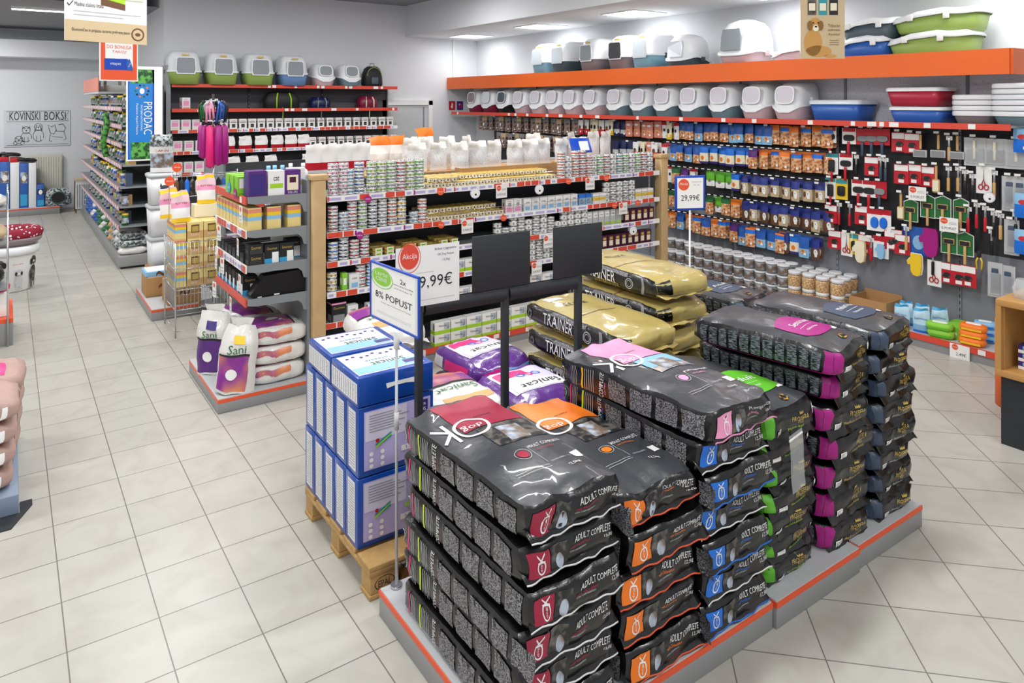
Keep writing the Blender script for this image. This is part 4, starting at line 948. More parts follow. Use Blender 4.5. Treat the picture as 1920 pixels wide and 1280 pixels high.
gsp = G1(carton_mesh(.09, .1, .14, 'limegreen', [(.1, .9, .4, .9, 'paper'), (0, 1, 0, .15, 'green')]), 'food_carton', 'carton')
for i in range(6): gsp.put((1.50+.1*(i % 2), EY0+.22+.13*(i//2), EZ[0]+.001), 'green and white packet behind the violet cartons, %s' % ORD[i], 'green packets on the end shelf', rz=PI/2)
ey = G1(carton_mesh(.10, .09, .165, 'butter', [(0, 1, 0, .45, 'butter'), (0, 1, .45, .62, 'sky'), (0, 1, .62, .78, 'yellow'), (0, 1, .78, .95, 'salmon')]), 'food_carton', 'carton')
for j in range(9):
    ey.put((EX+.055, EY0+.03+.1*j, EZ[1]+.001), 'yellow banded carton on the second end shelf, %s from the post side' % ORD[j], 'yellow cartons on the end shelf', rz=0)
for j, x in enumerate((1.62, 1.77)): ey.put((x, EY0+.03, EZ[1]+.001), 'yellow banded carton on the second end shelf, beside the post, number '+ORD[j], 'yellow cartons by the post')
eb = G1(carton_mesh(.105, .09, .075, 'ink', [(.1, .9, .1, .5, 'darkgrey')], ('Gourmet', .7, .3, .7), 'gold'), 'food_carton', 'carton')
ebc = G1(carton_mesh(.105, .09, .14, 'ink', [(0, 1, 0, .28, 'cyan'), (.5, .95, .05, .6, 'paper')], ('Gourmet', .7, .14, .8), 'gold'), 'food_carton', 'carton')
for k in range(2):
    eb.put((1.49, EY0+.03, EZ[2]+.001+.076*k), 'small black carton on the third end shelf, %s of two stacked' % ORD[k], 'black cartons on the third end shelf')
for k in range(2): ebc.put((1.605+.11*k, EY0+.03, EZ[2]+.001), 'black carton with turquoise foot, %s from the front of the third end shelf' % ORD[k], 'turquoise footed cartons')
ebc.put((1.84-.03, EY0+.16, EZ[2]+.001), 'black carton with turquoise foot, set back beside the post')
for j in range(7): eb.put((EX+.055, EY0+.13+.11*j, EZ[2]+.001), 'small black carton facing the aisle, %s back on the third end shelf' % ORD[j], 'black cartons on the third end shelf'); 
for j in range(7): ebc.put((EX+.055, EY0+.13+.11*j, EZ[2]+.077) if False else (EX+.06, EY0+.16+.11*j, EZ[3]+.001), 'black carton with turquoise foot, %s back on the lowest end shelf' % ORD[j], 'turquoise footed cartons on the lowest end shelf')
b = MB(); b.prism([(1.47, 0), (1.85, 0), (1.85, .15), (1.80, .17), (1.55, .155), (1.45, .03)], 'y', 0, .1, 'black'); b.box(1.50, 1.53, -.001, 0, .005, .012, 'paper'); b.box(1.62, 1.66, -.001, 0, .008, .018, 'paper')
tag(b.build('display_carton', None, (0, EY0+.03, EZ[3]+.002)), 'large black display carton lying on the lowest end shelf beside the post', 'carton')
# price tags on end cap
def ptag(): 
    t_ = thing('price_card', '', 'price card'); b = MB(); b.box(-.003, 0, -.035, .035, -.12, 0, 'paper'); b.dec(disk2d(0, -.025, .018), 'liporange', on_mX(-.004, 0, 0)); b.dec(fit2d('POPUST', .055, .012), 'ink', on_mX(-.004, 0, -.075)); b.dec(fit2d('2,49€', .055, .016), 'grey', on_mX(-.004, 0, -.1)); b.build('card', t_); return t_
K = Kind(ptag())
for i, (y, z) in enumerate(((5.22, 1.40), (5.85, 1.17), (5.3, 1.15), (5.95, .93), (5.75, .93), (5.5, .68), (5.25, .9), (6.0, .69))):
    K.put((EX-.03, y, z), .15*math.sin(i*2), 'narrow white price card hanging on the end shelving, %s of eight downward' % ORD[i], 'price cards on the end shelving')
for i, (y, m, z) in enumerate(((5.55, 'cyan', 1.5), (5.38, 'magenta', 1.47))):
    t_ = round_tag(m if m != 'cyan' else 'cyan', .04); t_.location = (EX-.03, y, z); t_.rotation_euler = (0, 0, -PI/2); t_['label'] = ('turquoise', 'magenta')[i]+' round badge on the uppermost lip of the end shelving'

# litter sacks lying and leaning on the base plinth
def sand_sack(seed, hx=.21, hy=.19, hz=.06, name='cat litter sack'):
    t_ = thing('litter_sack', '', name); b = Bag(hx, hy, hz, seed, n=5, dome=.22, wr=.01, freq=7); b.skin('whitefilm', 18, 18, 5)
    b.rect('top', -.95*hx, .5*hx, -.8*hy, .85*hy, 'sandpurple', 12, 10); b.rect('top', .5*hx, .56*hx, -.85*hy, .85*hy, 'ink', 1, 8, .003); b.label('top', 'Sanicat', .16, .04, 'darkgreen', .78*hx, 0, PI/2)
    b.put('top', disk2d(-.1*hx, .1*hy, .045, 18, .7), 'paper'); b.rect('top', .1*hx, .3*hx, -.2*hy, .0, 'paper', 3, 3); b.rect('front', -.95*hx, .35*hx, .1*hz, .8*hz, 'sandpurple', 10, 3)
    b.mb.build('sack_body', t_); return t_
K = Kind(sand_sack(71)); 
for i in range(3): K.put((1.655+.01*i, 5.33, .101+.138*i), -.03*i, 'white and purple litter sack lying in the pile on the base plinth, %s up' % ORD[i], 'litter sacks lying on the base plinth')
for i in range(2): K.put((1.60, 5.74, .101+.138*i), .1, 'white and purple litter sack in the rear pile of the base plinth, %s up' % ORD[i], 'litter sacks lying on the base plinth')
dark = sand_sack(75, .2, .19, .065); dark.location = (1.60, 5.74, .378); dark.rotation_euler = (.1, .1, .3); dark['label'] = 'crumpled purple litter sack on the rear pile under the end shelving'
def lean_sack(seed, main, accent):
    t_ = thing('litter_sack', '', 'cat litter sack'); hx, hz, hh = .13, .06, .23
    b = MB(); nx, nz = 10, 16
    def P(u, v, s):
        k = (1-u**4)*(1 if v < .45 else max(.1, 1-(v-.45)/.6)); w = hx*(1 if v < .5 else 1-(v-.5)*.55)
        n_ = noise.noise_vector(Vector((u*1.5, v*3, seed)))*.014
        return Vector((u*w, s*hz*k, (v+1)/2*hh*2))+n_
    def zone(u0, u1, v0, v1, m, off=0):
        g = grid2d(u0, u1, v0, v1, nx, max(2, int((v1-v0)*8))); b.add([P(a, c, -1)-Vector((0, off, 0)) for a, c in g[0]], g[1], m, True)
    zone(-1, 1, -1, 1, 'whitefilm'); g = grid2d(-1, 1, -1, 1, nx, nz); b.add([P(a, c, 1) for a, c in g[0]], [tuple(reversed(f)) for f in g[1]], 'whitefilm', True)
    zone(-.95, .6, -.92, .15, main, .003); zone(-.95, .6, .1, .16, 'ink', .005); zone(-.3, .3, .45, .7, accent, .004)
    dd = disk2d(-.25, -.45, .28, 14, .62); b.add([P(a, c, -1)-Vector((0, .006, 0)) for a, c in dd[0]], dd[1], 'paper', True)
    tt = fit2d('Sani', .9, .22); b.add([P(a-.1, c+.29, -1)-Vector((0, .006, 0)) for a, c in tt[0]], tt[1], 'darkgreen', True)
    b.build('sack_body', t_)
    c = MB(); gg = grid2d(-.06, .06, 0, .06, 4, 3); c.add([(a*(1+q*6), .01*math.sin(a*80)-.0, hh*2-.01+q) for a, q in gg[0]], gg[1], 'whitefilm', True); c.build('tied_top', t_); return t_
a = lean_sack(81, 'sandpurple', 'yellow'); a.location = (1.335, 5.165, .101); a.rotation_euler = (-.1, .1, -.35); a['label'] = 'white litter sack with orange and purple print leaning at the plinth corner'
a = lean_sack(82, 'purple', 'violet'); a.location = (1.30, 5.62, .101); a.rotation_euler = (-.05, 0, -.6); a['label'] = 'white and dark purple litter sack with twisted top, standing behind the leaning one'
# ================= RIGHT WALL: PEG WALL, SHELVES, BAND =================
WX, LX, BX = 7.05, 6.72, 6.60          # peg face, shelf lip, base front
WY0, WY1 = 2.40, 11.22
t = wallshelf = thing('wall_shelving', 'long wall shelving with dark peg panels, red lipped shelf and orange canopy board', 'shelving unit')
mat('pegdark', '#2b2c30', .6); mat('pegmid', '#82858c', .55)
MB().box(WX, WX+.03, WY0, WY1-1.0, .82, 1.93, 'pegdark').build('peg_panel', t)
MB().box(WX, WX+.03, WY0, WY1-1.0, .09, .82, 'pegmid').build('lower_panel', t)
MB().box(7.2, 7.23, WY0, WY1-.1, 1.95, 2.54, 'peg').build('upper_panel', t)
for y in (2.9, 4.03, 5.3, 6.6, 7.9, 9.2):
    b = MB(); b.box(WX-.012, WX, y-.012, y+.012, .1, 1.92, 'pegmid'); b.box(7.185, 7.2, y-.012, y+.012, 1.952, 2.54, 'pegmid')
    for k in range(29): b.box(WX-.0135, WX-.012, y-.003, y+.003, .16+.06*k, .19+.06*k, 'black')
    b.build('upright', t)
o = MB().box(LX+.013, 7.23, WY0, WY1-.1, 1.93, 1.95, 'lightgrey').build('shelf', t)
r = MB(); rail(r, WY0, WY1-.1, 1.962, None, 5, 1.0, .052, 'X', LX); r.build('price_rail', o)
MB().box(LX-.0, 7.34, WY0, WY1, 2.545, 2.565, 'lightgrey').build('shelf', t)
b = MB(); b.box(6.70, 6.72, WY0, WY1+.02, 2.37, 2.58, 'orange'); b.box(6.72, 7.34, WY0-.02, WY0, 2.37, 2.58, 'orange'); b.build('canopy_board', t)
o = MB().box(BX+.013, WX, WY0-1.2, WY1-1, 0, .085, 'plinth').build('base', t)
o2 = MB().box(BX+.013, WX, WY0-1.2, WY1-1, .085, .112, 'lightgrey').build('base_shelf', t)
r = MB(); rail(r, WY0-1.2, WY1-1, .12, None, 8, 1.0, .05, 'X', BX); r.build('price_rail', o2)

# --- open litter houses with hoods on the red lipped shelf ---
def litter_house(tray_m, hood='white', door='doorfilm', w=.19, L=.23, h=.40, small=False):
    """cat litter house, door toward -X: tray with dipped rim, vaulted hood, oval flap"""
    t_ = thing('litter_house', '', 'cat litter house')
    wv = lambda k, u, v: -.085*max(0, 1-abs(v)*1.15)*max(0, min(1, (-u-.5)*3))+.02*u
    b = MB(); b.loft([(0, L*.80, w*.72), (.02, L*.85, w*.80), (h*.40, L*.98, w*.97)], tray_m, 28, 3.6, cap=(True, False), wave=lambda k, u, v: wv(k, u, v) if k == 2 else 0); b.build('tray', t_)
    b = MB(); b.loft([(h*.385, L*1.02, w*1.01), (h*.43, L*1.03, w*1.03), (h*.45, L*.96, w*.95)], hood, 28, 3.6, cap=(False, False), wave=lambda k, u, v: wv(k, u, v)); b.build('rim', t_)
    b = MB(); b.loft([(h*.44, L*.95, w*.94), (h*.7, L*.90, w*.88, .012, 0), (h*.88, L*.80, w*.78, .03, 0), (h*.97, L*.66, w*.62, .05, 0), (h, L*.45, w*.42, .06, 0)], hood, 28, 3.6, cap=(False, True), wave=lambda k, u, v: wv(0, u, v) if k == 0 else 0)
    b.box(-L*.1, L*.1, -w*1.0, -w*.80, h*.45, h*.6, hood, .006); b.build('hood', t_)
    d_ = MB(); n = 20
    def Q(a, s_): 
        y = math.copysign(abs(math.cos(a))**.6, math.cos(a))*w*.60*s_; z = h*.66+math.copysign(abs(math.sin(a))**.6, math.sin(a))*h*.24*s_
        f = (z/h-.44)/.56; x = -L*(.965-.10*max(0, f)**1.0)-.004
        return (x, y, z)
    ring = [Q(2*PI*i/n, 1) for i in range(n)]+[Q(2*PI*i/n, .86) for i in range(n)]
    d_.add([(p[0]-.006, p[1], p[2]) for p in ring], [(i, n+i, n+(i+1) % n, (i+1) % n) for i in range(n)], hood, True)
    d_.add([(p[0]-.003, p[1], p[2]) for p in ring[n:]], [tuple(range(n))[::-1]], door); d_.build('flap_door', t_)
    return t_
mat('rosy', '#cfb2b8', .4); mat('tealgrey', '#6f8a94', .4); mat('doorfilm', '#d3cdd8', .2); mat('doorgrey', '#8e959b', .25); mat('doorpale', '#d7dfe8', .25); mat('hoodwhite', '#e9ebee', .35)
mat('wine', '#7d1236', .4); mat('mauve', '#8b7d80', .45); mat('aqua', '#86b6cc', .4); mat('tubgreen', '#9ab35a', .4); mat('tubblue', '#6f93c4', .4); mat('charcoalblue', '#4b5a63', .45); mat('trayblue', '#2a5fb4', .35); mat('trayred', '#b3203c', .35)
Kr, Kt = Kind(litter_house('rosy', 'hoodwhite')), Kind(litter_house('tealgrey', 'hoodwhite'))
ys = [gy(p, 6.74) for p in (968, 1000, 1031, 1064, 1102, 1147, 1192, 1237, 1286, 1343, 1405, 1467)]
for i, y in enumerate(ys):
    k = Kr if i < 5 or i > 9 else Kt
    k.put((6.965, y-.02, 1.951), 0, 'white hooded litter house with %s tray, %s along the red lipped wall shelf' % ('rose' if k is Kr else 'teal grey', ORD[i]), 'hooded litter houses on the red lipped shelf')
for i, (p, m, dm) in enumerate(((882, 'wine', 'mauve'), (909, 'wine', 'doorpale'), (938, 'black', 'charcoalblue'))):
    a = litter_house(m, 'hoodwhite', dm, .2, .22, .4); a.location = (6.965, gy(p, 6.74), 1.951)
    a['label'] = ('wine red pet carrier with brown door at the far end of the wall shelf', 'wine red pet carrier with pale patterned door, second from the door', 'black pet carrier with white hood, between wine red and rose ones')[i]
# big litter houses on the top shelf
def big_house(tray_m, door, w=.25, L=.27, h=.46, clip='darkgrey'):
    t_ = thing('litter_house', '', 'cat litter house')
    b = MB(); b.loft([(0, L*.86, w*.84), (h*.38, L*.97, w*.95)], tray_m, 28, 4.5, cap=(True, False)); b.build('tray', t_)
    b = MB(); b.loft([(h*.36, L*1.01, w), (h*.41, L*1.02, w*1.02), (h*.42, L*.96, w*.95), (h*.75, L*.9, w*.88, .01, 0), (h*.92, L*.82, w*.8, .02, 0), (h, L*.66, w*.64, .03, 0)], 'hoodwhite', 28, 4.5, cap=(False, True))
    b.dec(grid2d(-.05, .05, -.012, .012), 'gold', lambda a, c: (-L*.86, -a, h*.88+c)); b.build('hood', t_)
    f = MB(); pr = [(-w*.52, h*.3), (w*.52, h*.3), (w*.6, h*.42), (w*.56, h*.78), (w*.46, h*.82), (-w*.46, h*.82), (-w*.56, h*.78), (-w*.6, h*.42)]
    f.prism(pr, 'x', -L*1.03, -L*1.0+.0, 'hoodwhite'); f.prism([(a*.88, h*.56+(c-h*.56)*.88) for a, c in pr], 'x', -L*1.045, -L*1.03, door); f.build('flap_door', t_)
    g = MB()
    for s_ in (-1, 1): g.box(-.03, .03, s_*w*1.0-.012, s_*w*1.0+.012, h*.32, h*.44, clip, .004)
    g.build('clip', t_); return t_
for px, m, d_, lab in ((1003, 'aqua', 'doorpale', 'light blue tray and pale door, first along the top shelf'), (1040, 'charcoalblue', 'doorpale', 'slate tray and pale door, second along the top shelf'),
    (1094, 'mauve', 'doorgrey', 'brown grey tray and grey door on the top shelf'), (1148, 'mauve', 'darkgrey', 'mauve tray and dark door on the top shelf'), (1194, 'aqua', 'doorpale', 'light blue tray, beside the round hooded ones on top')):
    a = big_house(m, d_, .212); a.location = (6.99, gy(px, 6.72)-.05, 2.566); a['label'] = 'white hooded litter house with '+lab; a['group'] = 'large litter houses on the top shelf'
def round_house(tray_m, door, clip, w=.25, L=.3, h=.5):
    t_ = thing('litter_house', '', 'cat litter house'); wv = lambda k, u, v: .03*math.cos(u*3.0+1)
    b = MB(); b.loft([(0, L*.8, w*.8), (.02, L*.86, w*.86), (h*.22, L*.96, w*.94)], tray_m, 30, 3, cap=(True, False), wave=lambda k, u, v: wv(0, u, v) if k == 2 else 0); b.build('tray', t_)
    b = MB(); b.loft([(h*.2, L*1.02, w*1.02), (h*.25, L*1.03, w*1.03), (h*.27, L*.95, w*.93), (h*.55, L*.93, w*.9), (h*.78, L*.83, w*.82), (h*.93, L*.62, w*.62), (h, L*.3, w*.32)], 'hoodwhite', 30, 3, cap=(False, True), wave=lambda k, u, v: wv(0, u, v) if k < 3 else 0); b.build('hood', t_)
    f = MB(); pr = [(-w*.5, h*.3), (w*.5, h*.3), (w*.52, h*.6), (w*.42, h*.78), (-w*.42, h*.78), (-w*.52, h*.6)]
    v = [(-L*(.97 if c < h*.55 else .9)-.01, a, c) for a, c in pr]; f.add(v+[(p[0]+.02, p[1], p[2]) for p in v], [tuple(range(6))[::-1]]+[(i, (i+1) % 6, 6+(i+1) % 6, 6+i) for i in range(6)], door); f.build('flap_door', t_)
    g = MB(); g.box(-.035, .035, -w*1.06, -w*.98, h*.17, h*.3, clip, .005); g.build('clip', t_); return t_
a = round_house('charcoalblue', 'doorpale', 'charcoalblue', .22, .26, .40); a.location = (6.97, gy(1262, 6.75)-.05, 2.566); a['label'] = 'round vaulted litter house with slate tray and pale door on the top shelf'
a = round_house('rosy', 'doorgrey', 'rosy', .26, .30, .5); a.location = (6.98, gy(1362, 6.75)-.1, 2.566); a['label'] = 'largest vaulted litter house with rose tray and grey door on the top shelf'
def open_tub(tray_m, L=.28, w=.38, h=.2, rim='hoodwhite', clip='white', wavy=.02):
    """open litter tray, raised at the back, white rim; long side along Y"""
    t_ = thing('litter_tray', '', 'cat litter tray'); wv = lambda k, u, v: wavy*2.2*(-v)*.6+wavy*math.cos(v*4)
    b = MB(); b.loft([(0, L*.78, w*.85), (.02, L*.83, w*.9), (h*.75, L*.95, w*.97), (h*.76, L*.9, w*.93), (.03, L*.78, w*.85)], tray_m, 30, 4, cap=(True, True), wave=lambda k, u, v: wv(0, u, v) if k in (2, 3) else 0); b.build('tray', t_)
    b = MB(); b.loft([(h*.70, L*1.0, w*1.0), (h*.74, L*1.02, w*1.02), (h*.98, L*.94, w*.95), (h*.97, L*.80, w*.82), (h*.72, L*.88, w*.9)], rim, 30, 4, cap=(False, False), wave=lambda k, u, v: wv(0, u, v)); b.build('rim', t_)
    g = MB(); 
    for y in (-.14, .16): g.box(-L*1.04, -L*.96, y-.025, y+.025, h*.55, h*.85, clip, .005)
    g.build('clip', t_); return t_
for i, (px, z, m, lab) in enumerate(((1472, 2.566, 'rosy', 'rose open litter tray with white rim, beside the hanging dog poster'), (1602, 2.566, 'trayblue', 'blue open litter tray with white rim under the slate one'), (1612, 2.73, 'charcoalblue', 'slate open litter tray stacked on the blue one'),
        (1722, 2.566, 'tubgreen', 'green open litter tray with white rim, lower of the two'), (1733, 2.76, 'tubgreen', 'green open litter tray with white rim, stacked on its twin'))):
    a = open_tub(m, .24 if i else .2, .36 if i > 2 else .27, .2 if i else .13); a.location = (6.99, gy(px, 6.78)-.05, z); a['label'] = lab
# trays on the red lipped shelf
def plain_tray(m, rimm, L, w, h, z=0):
    t_ = thing('litter_tray', '', 'cat litter tray'); b = MB(); b.loft([(0, L*.8, w*.84), (h*.9, L*.96, w*.97), (h*.9, L*.9, w*.92), (.02, L*.75, w*.8)], m, 24, 8, cap=(True, True)); b.build('tray', t_)
    b = MB(); b.loft([(h*.84, L, w), (h*1.0, L, w), (h*1.06, L*.9, w*.93)], rimm, 24, 8, cap=(False, True)); b.build('rim', t_); return t_
a = plain_tray('trayblue', 'doorpale', .2, .27, .2); a.location = (6.95, gy(1560, 6.75), 1.951); a['label'] = 'blue litter tray with pale grey lid, next to the last rose litter house'
a = plain_tray('trayblue', 'hoodwhite', .19, .24, .14); a.location = (6.95, gy(1712, 6.75), 1.951); a['label'] = 'blue litter tray with white rim, under the red one'
b = plain_tray('trayred', 'hoodwhite', .19, .24, .16); b.location = (6.95, gy(1706, 6.75), 2.105); b['label'] = 'red litter tray with white rim on top of the blue one'
def oval(m, rimm, L, w, h):
    t_ = thing('litter_tray', '', 'cat litter tray'); b = MB(); b.loft([(0, L*.75, w*.75), (h, L*.93, w*.93)], m, 26, 2.6, cap=(True, False)); b.build('tray', t_)
    b = MB(); b.loft([(h-.01, L*.98, w*.98), (h+.012, L, w), (h+.03, L*.97, w*.97), (h+.032, L*.82, w*.82), (h-.02, L*.7, w*.7), (h-.1 if h > .12 else .01, L*.6, w*.6)], rimm, 26, 2.6, cap=(False, True)); b.build('rim', t_); return t_
for (px, n, w, m, lab) in ((1808, 4, .17, 'mauve', 'white rimmed oval litter tray with taupe base'), (1892, 6, .20, 'tealgrey', 'white rimmed oval litter tray with teal grey base')):
    K = Kind(oval(m, 'hoodwhite', .19, w, .085))
    for k in range(n): K.put((6.95, gy(px, 6.75)-.02, 1.951+.046*k), 0, '%s, %s up in its nested stack' % (lab, ORD[k]), 'nested oval litter trays')

# --- goods on hooks: packets and tools ---
hook_n = 0
hookk = None
def hook(y, z, dpt=.16):
    global hook_n, hookk
    if hook_n >= 98: return
    hook_n += 1
    if hookk is None:
        b = MB(); b.tube([(0, 0, 0), (-.15, 0, 0), (-.16, 0, .008)], .0025, 'steel', 4); b.tube([(0, 0, .03), (-.165, 0, .03)], .002, 'steel', 4); b.box(-.17, -.166, -.022, .022, .014, .034, 'paper'); hookk = b.build('peg_hook', wallshelf, (WX, y, z))
    else: o_ = hookk.copy(); C.objects.link(o_); o_.parent = wallshelf; o_.location = (WX, y, z)
R90 = -PI/2
TR = {}; mat('indigo', '#2c3a8c', .35)
def treat(key, name, zones, w=.115, h=.21, blob=None, tg=True, t=.035): TR[key] = (G1(pouch_mesh(w, h, t, zones, tg, blob), 'treat_packet', 'treat packet'), name, w, h)
treat('blue', 'blue treat packet with brown window', [(0, .5, 'treats'), (.5, 1, 'trayblue')])
treat('blueo', 'blue white windowed packet', [(0, .12, 'violet'), (.12, .6, 'cream'), (.6, 1, 'okblue')], blob=[(-.2, -.35, .4, .25, 'okorange')])
treat('orange', 'orange framed treat packet', [(0, .72, 'treats'), (.72, 1, 'okorange')]); treat('orangeb', 'orange treat packet with blue head', [(0, .7, 'treats'), (.7, .9, 'okblue'), (.9, 1, 'okorange')])
treat('dog', 'blue packet with white dog face', [(0, .6, 'beige'), (.6, 1, 'indigo')], w=.1, blob=[(.25, -.3, .42, .36, 'white'), (.2, -.2, .08, .06, 'ink'), (-.55, -.3, .35, .3, 'brown')])
treat('dogd', 'indigo packet with brown sticks', [(0, .55, 'brown'), (.55, 1, 'indigo')], w=.1, blob=[(.3, -.3, .42, .34, 'white'), (.28, -.22, .08, .06, 'ink')])
treat('green', 'green treat packet', [(0, .35, 'paper'), (.35, 1, 'green')], h=.19, blob=[(0, -.3, .4, .2, 'photodog')]); treat('greent', 'green headed packet with brown treats', [(0, .65, 'treats'), (.65, 1, 'darkgreen')])
treat('dark', 'clear packet of dark chews', [(0, .75, 'treatsdark'), (.75, 1, 'grey')], w=.13, h=.24); treat('darkc', 'clear packet of brown chews', [(0, .7, 'treatsdark'), (.7, 1, 'beige')], w=.13, h=.24, blob=[(0, -.1, .35, .2, 'paper')])
treat('wred', 'white and red treat packet', [(0, .4, 'red'), (.4, 1, 'paper')], w=.1, blob=[(0, 0, .5, .25, 'brown')]); treat('navyp', 'navy treat packet with white bone print', [(0, .2, 'navy'), (.2, .45, 'lightgrey'), (.45, 1, 'navy')])
treat('copper', 'copper coloured treat packet with round window', [(0, 1, 'salmon')], blob=[(0, -.2, .5, .3, 'treats'), (0, .5, .6, .15, 'paper')]); treat('sunny', 'cream and yellow treat packet', [(0, .3, 'yellow'), (.3, 1, 'cream')], w=.09, blob=[(0, 0, .5, .3, 'ink')])
treat('paw', 'white packet with red head', [(0, .8, 'paper'), (.8, 1, 'red')], w=.09, blob=[(0, .0, .4, .2, 'ink')])
treat('sky', 'light blue dental treat packet', [(0, .45, 'sky'), (.45, 1, 'trayblue')], blob=[(0, -.4, .6, .25, 'treats')]); treat('purp', 'violet treat packet with golden treats', [(0, .6, 'treats'), (.6, 1, 'purple')])
rowno = {0: 'upper', 1: 'second', 2: 'third', 3: 'fourth', 4: 'lowest'}
cnt = [0]*5
def prow(row, px0, px1, keys, ztop, x=6.93, extra=.0):
    """a row of packets on hooks from column px0 to px1, hanging from ztop"""
    y = gy(px0, x); ye = gy(px1, x); i = 0
    while y > ye:
        g, nm, w, h = TR[keys[i % len(keys)]]; y -= w/2+.004
        if y < ye-.03: break
        cnt[row] += 1
        g.put((x+.02*math.sin(cnt[row]*2.1), y, ztop-h+.008*math.sin(cnt[row]*1.7)), '%s, %s along the %s hook row' % (nm, ORD[cnt[row]-1], rowno[row]), 'treat packets on the hook wall', rz=R90+.12*math.sin(cnt[row]*1.3))
        g.put((x+.065, y+.004, ztop-h), '%s, behind number %s of the %s hook row' % (nm, ORD[cnt[row]-1], rowno[row]), 'treat packets hanging behind others', rz=R90)
        if cnt[row] % 4 == 0: hook(y, ztop-.02)
        y -= w/2+.004+extra; i += 1
ZR = [1.885, 1.615, 1.33, 1.03, .76]
prow(0, 896, 1085, ['dark', 'darkc', 'dark'], ZR[0], extra=.03); prow(0, 1086, 1148, ['wred', 'wred', 'sunny', 'sunny'], ZR[0]); prow(0, 1150, 1172, ['navyp'], ZR[0]); prow(0, 1175, 1238, ['copper'], ZR[0])
prow(0, 1240, 1270, ['paw', 'sunny'], ZR[0]); prow(0, 1272, 1376, ['blue', 'blue', 'sky', 'blue'], ZR[0]); prow(0, 1378, 1440, ['sky', 'blue', 'sky'], ZR[0]); prow(0, 1442, 1552, ['orange', 'orangeb', 'orange', 'orangeb'], ZR[0])
prow(1, 930, 1090, ['dark', 'darkc'], ZR[1], extra=.03); prow(1, 1150, 1186, ['navyp'], ZR[1]); prow(1, 1188, 1236, ['wred', 'sunny', 'copper'], ZR[1]); prow(1, 1240, 1252, ['paw'], ZR[1]); prow(1, 1254, 1312, ['sky', 'blue'], ZR[1]); prow(1, 1314, 1402, ['blueo'], ZR[1]); prow(1, 1404, 1442, ['purp', 'orange'], ZR[1]); prow(1, 1444, 1552, ['orangeb', 'orange'], ZR[1])
prow(2, 1250, 1300, ['paw', 'greent', 'purp'], ZR[2]); prow(2, 1326, 1370, ['green'], ZR[2]); prow(2, 1372, 1386, ['blueo'], ZR[2]); prow(2, 1388, 1552, ['dog', 'dog', 'dog'], ZR[2]-.02, extra=.02)
prow(3, 1252, 1275, ['greent'], ZR[3]); prow(3, 1322, 1368, ['greent', 'green'], ZR[3]); prow(3, 1370, 1388, ['orange'], ZR[3]); prow(3, 1389, 1552, ['dogd', 'dog', 'dogd'], ZR[3]-.01, extra=.015)
prow(4, 1240, 1298, ['sky', 'orange'], ZR[4]+.02); prow(4, 1300, 1366, ['orangeb', 'blue', 'orange'], ZR[4]-.0); prow(4, 1367, 1380, ['purp'], ZR[4]-.02); prow(4, 1382, 1460, ['sky', 'orangeb', 'sky'], ZR[4]-.03); prow(4, 1462, 1540, ['dogd', 'blueo', 'sky'], ZR[4]-.03)
# black strips with tickets between the rows
tk = 0
for z in (1.915, 1.64, 1.345, 1.05, .79):
    b = MB(); b.box(WX-.18, WX-.17, gy(1554, 6.88), gy(1245, 6.88), z-.012, z+.012, 'black')
    for k in range(24):
        y = gy(1554, 6.88)+.1+.09*k
        if y < gy(1250, 6.88): b.box(WX-.183, WX-.18, y, y+.045, z-.004, z+.006, 'paper')
    b.build('ticket_bar', wallshelf)

# --- grooming tools ---
TL = {}
def tool(key, name, cat_, fn): 
    b = MB(); fn(b); TL[key] = [G1(b, name[0], cat_), name[1]]
def card(b, w, h, m, frame=None, z0=0): 
    b.box(-w/2, w/2, -.002, 0, z0, z0+h, m)
    if frame: b.box(-w/2+.006, w/2-.006, -.003, -.002, z0+.006, z0+h-.006, frame)
def f_brush(card_m, head, handle, red=True):
    def f(b):
        card(b, .11, .13, card_m, None, .08); b.box(-.05, .05, -.0035, -.002, .18, .21, 'teal' if card_m == 'paper2' else 'red'); b.loft([(0, .045, .026), (.008, .04, .022)], head, 16, 3); 
        b.v = b.v[:-32]+[(x, -.006-z, .13+y) for x, y, z in b.v[-32:]]; b.box(-.011, .011, -.018, -.004, -.01, .10, handle, .005)
    return f
tool('slick', ('slicker_brush', 'carded slicker brush with red handle'), 'brush', f_brush('paper', 'ink', 'red')); tool('slickb', ('slicker_brush', 'carded slicker brush with blue handle'), 'brush', f_brush('red', 'grey', 'slate'))
def f_pin(b): card(b, .10, .17, 'paper', None, .0); b.box(-.05, .05, -.003, -.002, .14, .17, 'teal'); b.T = Matrix.Translation((0, -.006, .07)); b.box(-.025, .025, -.01, 0, -.05, .05, 'ink', .009); b.T = None; b.box(-.009, .009, -.014, -.002, -.06, .03, 'red', .004)
tool('pin', ('pin_brush', 'black oval pin brush with red handle'), 'brush', f_pin)
def f_yel(b): card(b, .10, .17, 'yellow', None, 0); b.box(-.045, .045, -.004, -.002, .13, .165, 'teal'); b.box(-.03, .03, -.016, -.002, .03, .11, 'ink', .012)
tool('yel', ('hair_brush', 'black brush on yellow card'), 'brush', f_yel)
def f_green(b):
    b.add([(-.055, -.001, 0), (.055, -.001, 0), (.055, -.001, .15), (0, -.001, .175), (-.055, -.001, .15)], [(0, 1, 2, 3, 4)], 'paper'); b.add([(-.05, -.002, .005), (.05, -.002, .005), (.05, -.002, .146), (0, -.002, .168), (-.05, -.002, .146)], [(0, 1, 2, 3, 4)], 'darkgreen')
    b.box(-.035, .035, -.014, -.003, .07, .11, 'tan', .004); b.box(-.03, .03, -.017, -.014, .075, .105, 'ink'); b.box(-.009, .009, -.014, -.003, -.06, .075, 'tan', .004)
tool('gcard', ('wooden_brush', 'wooden brush on green card'), 'brush', f_green)
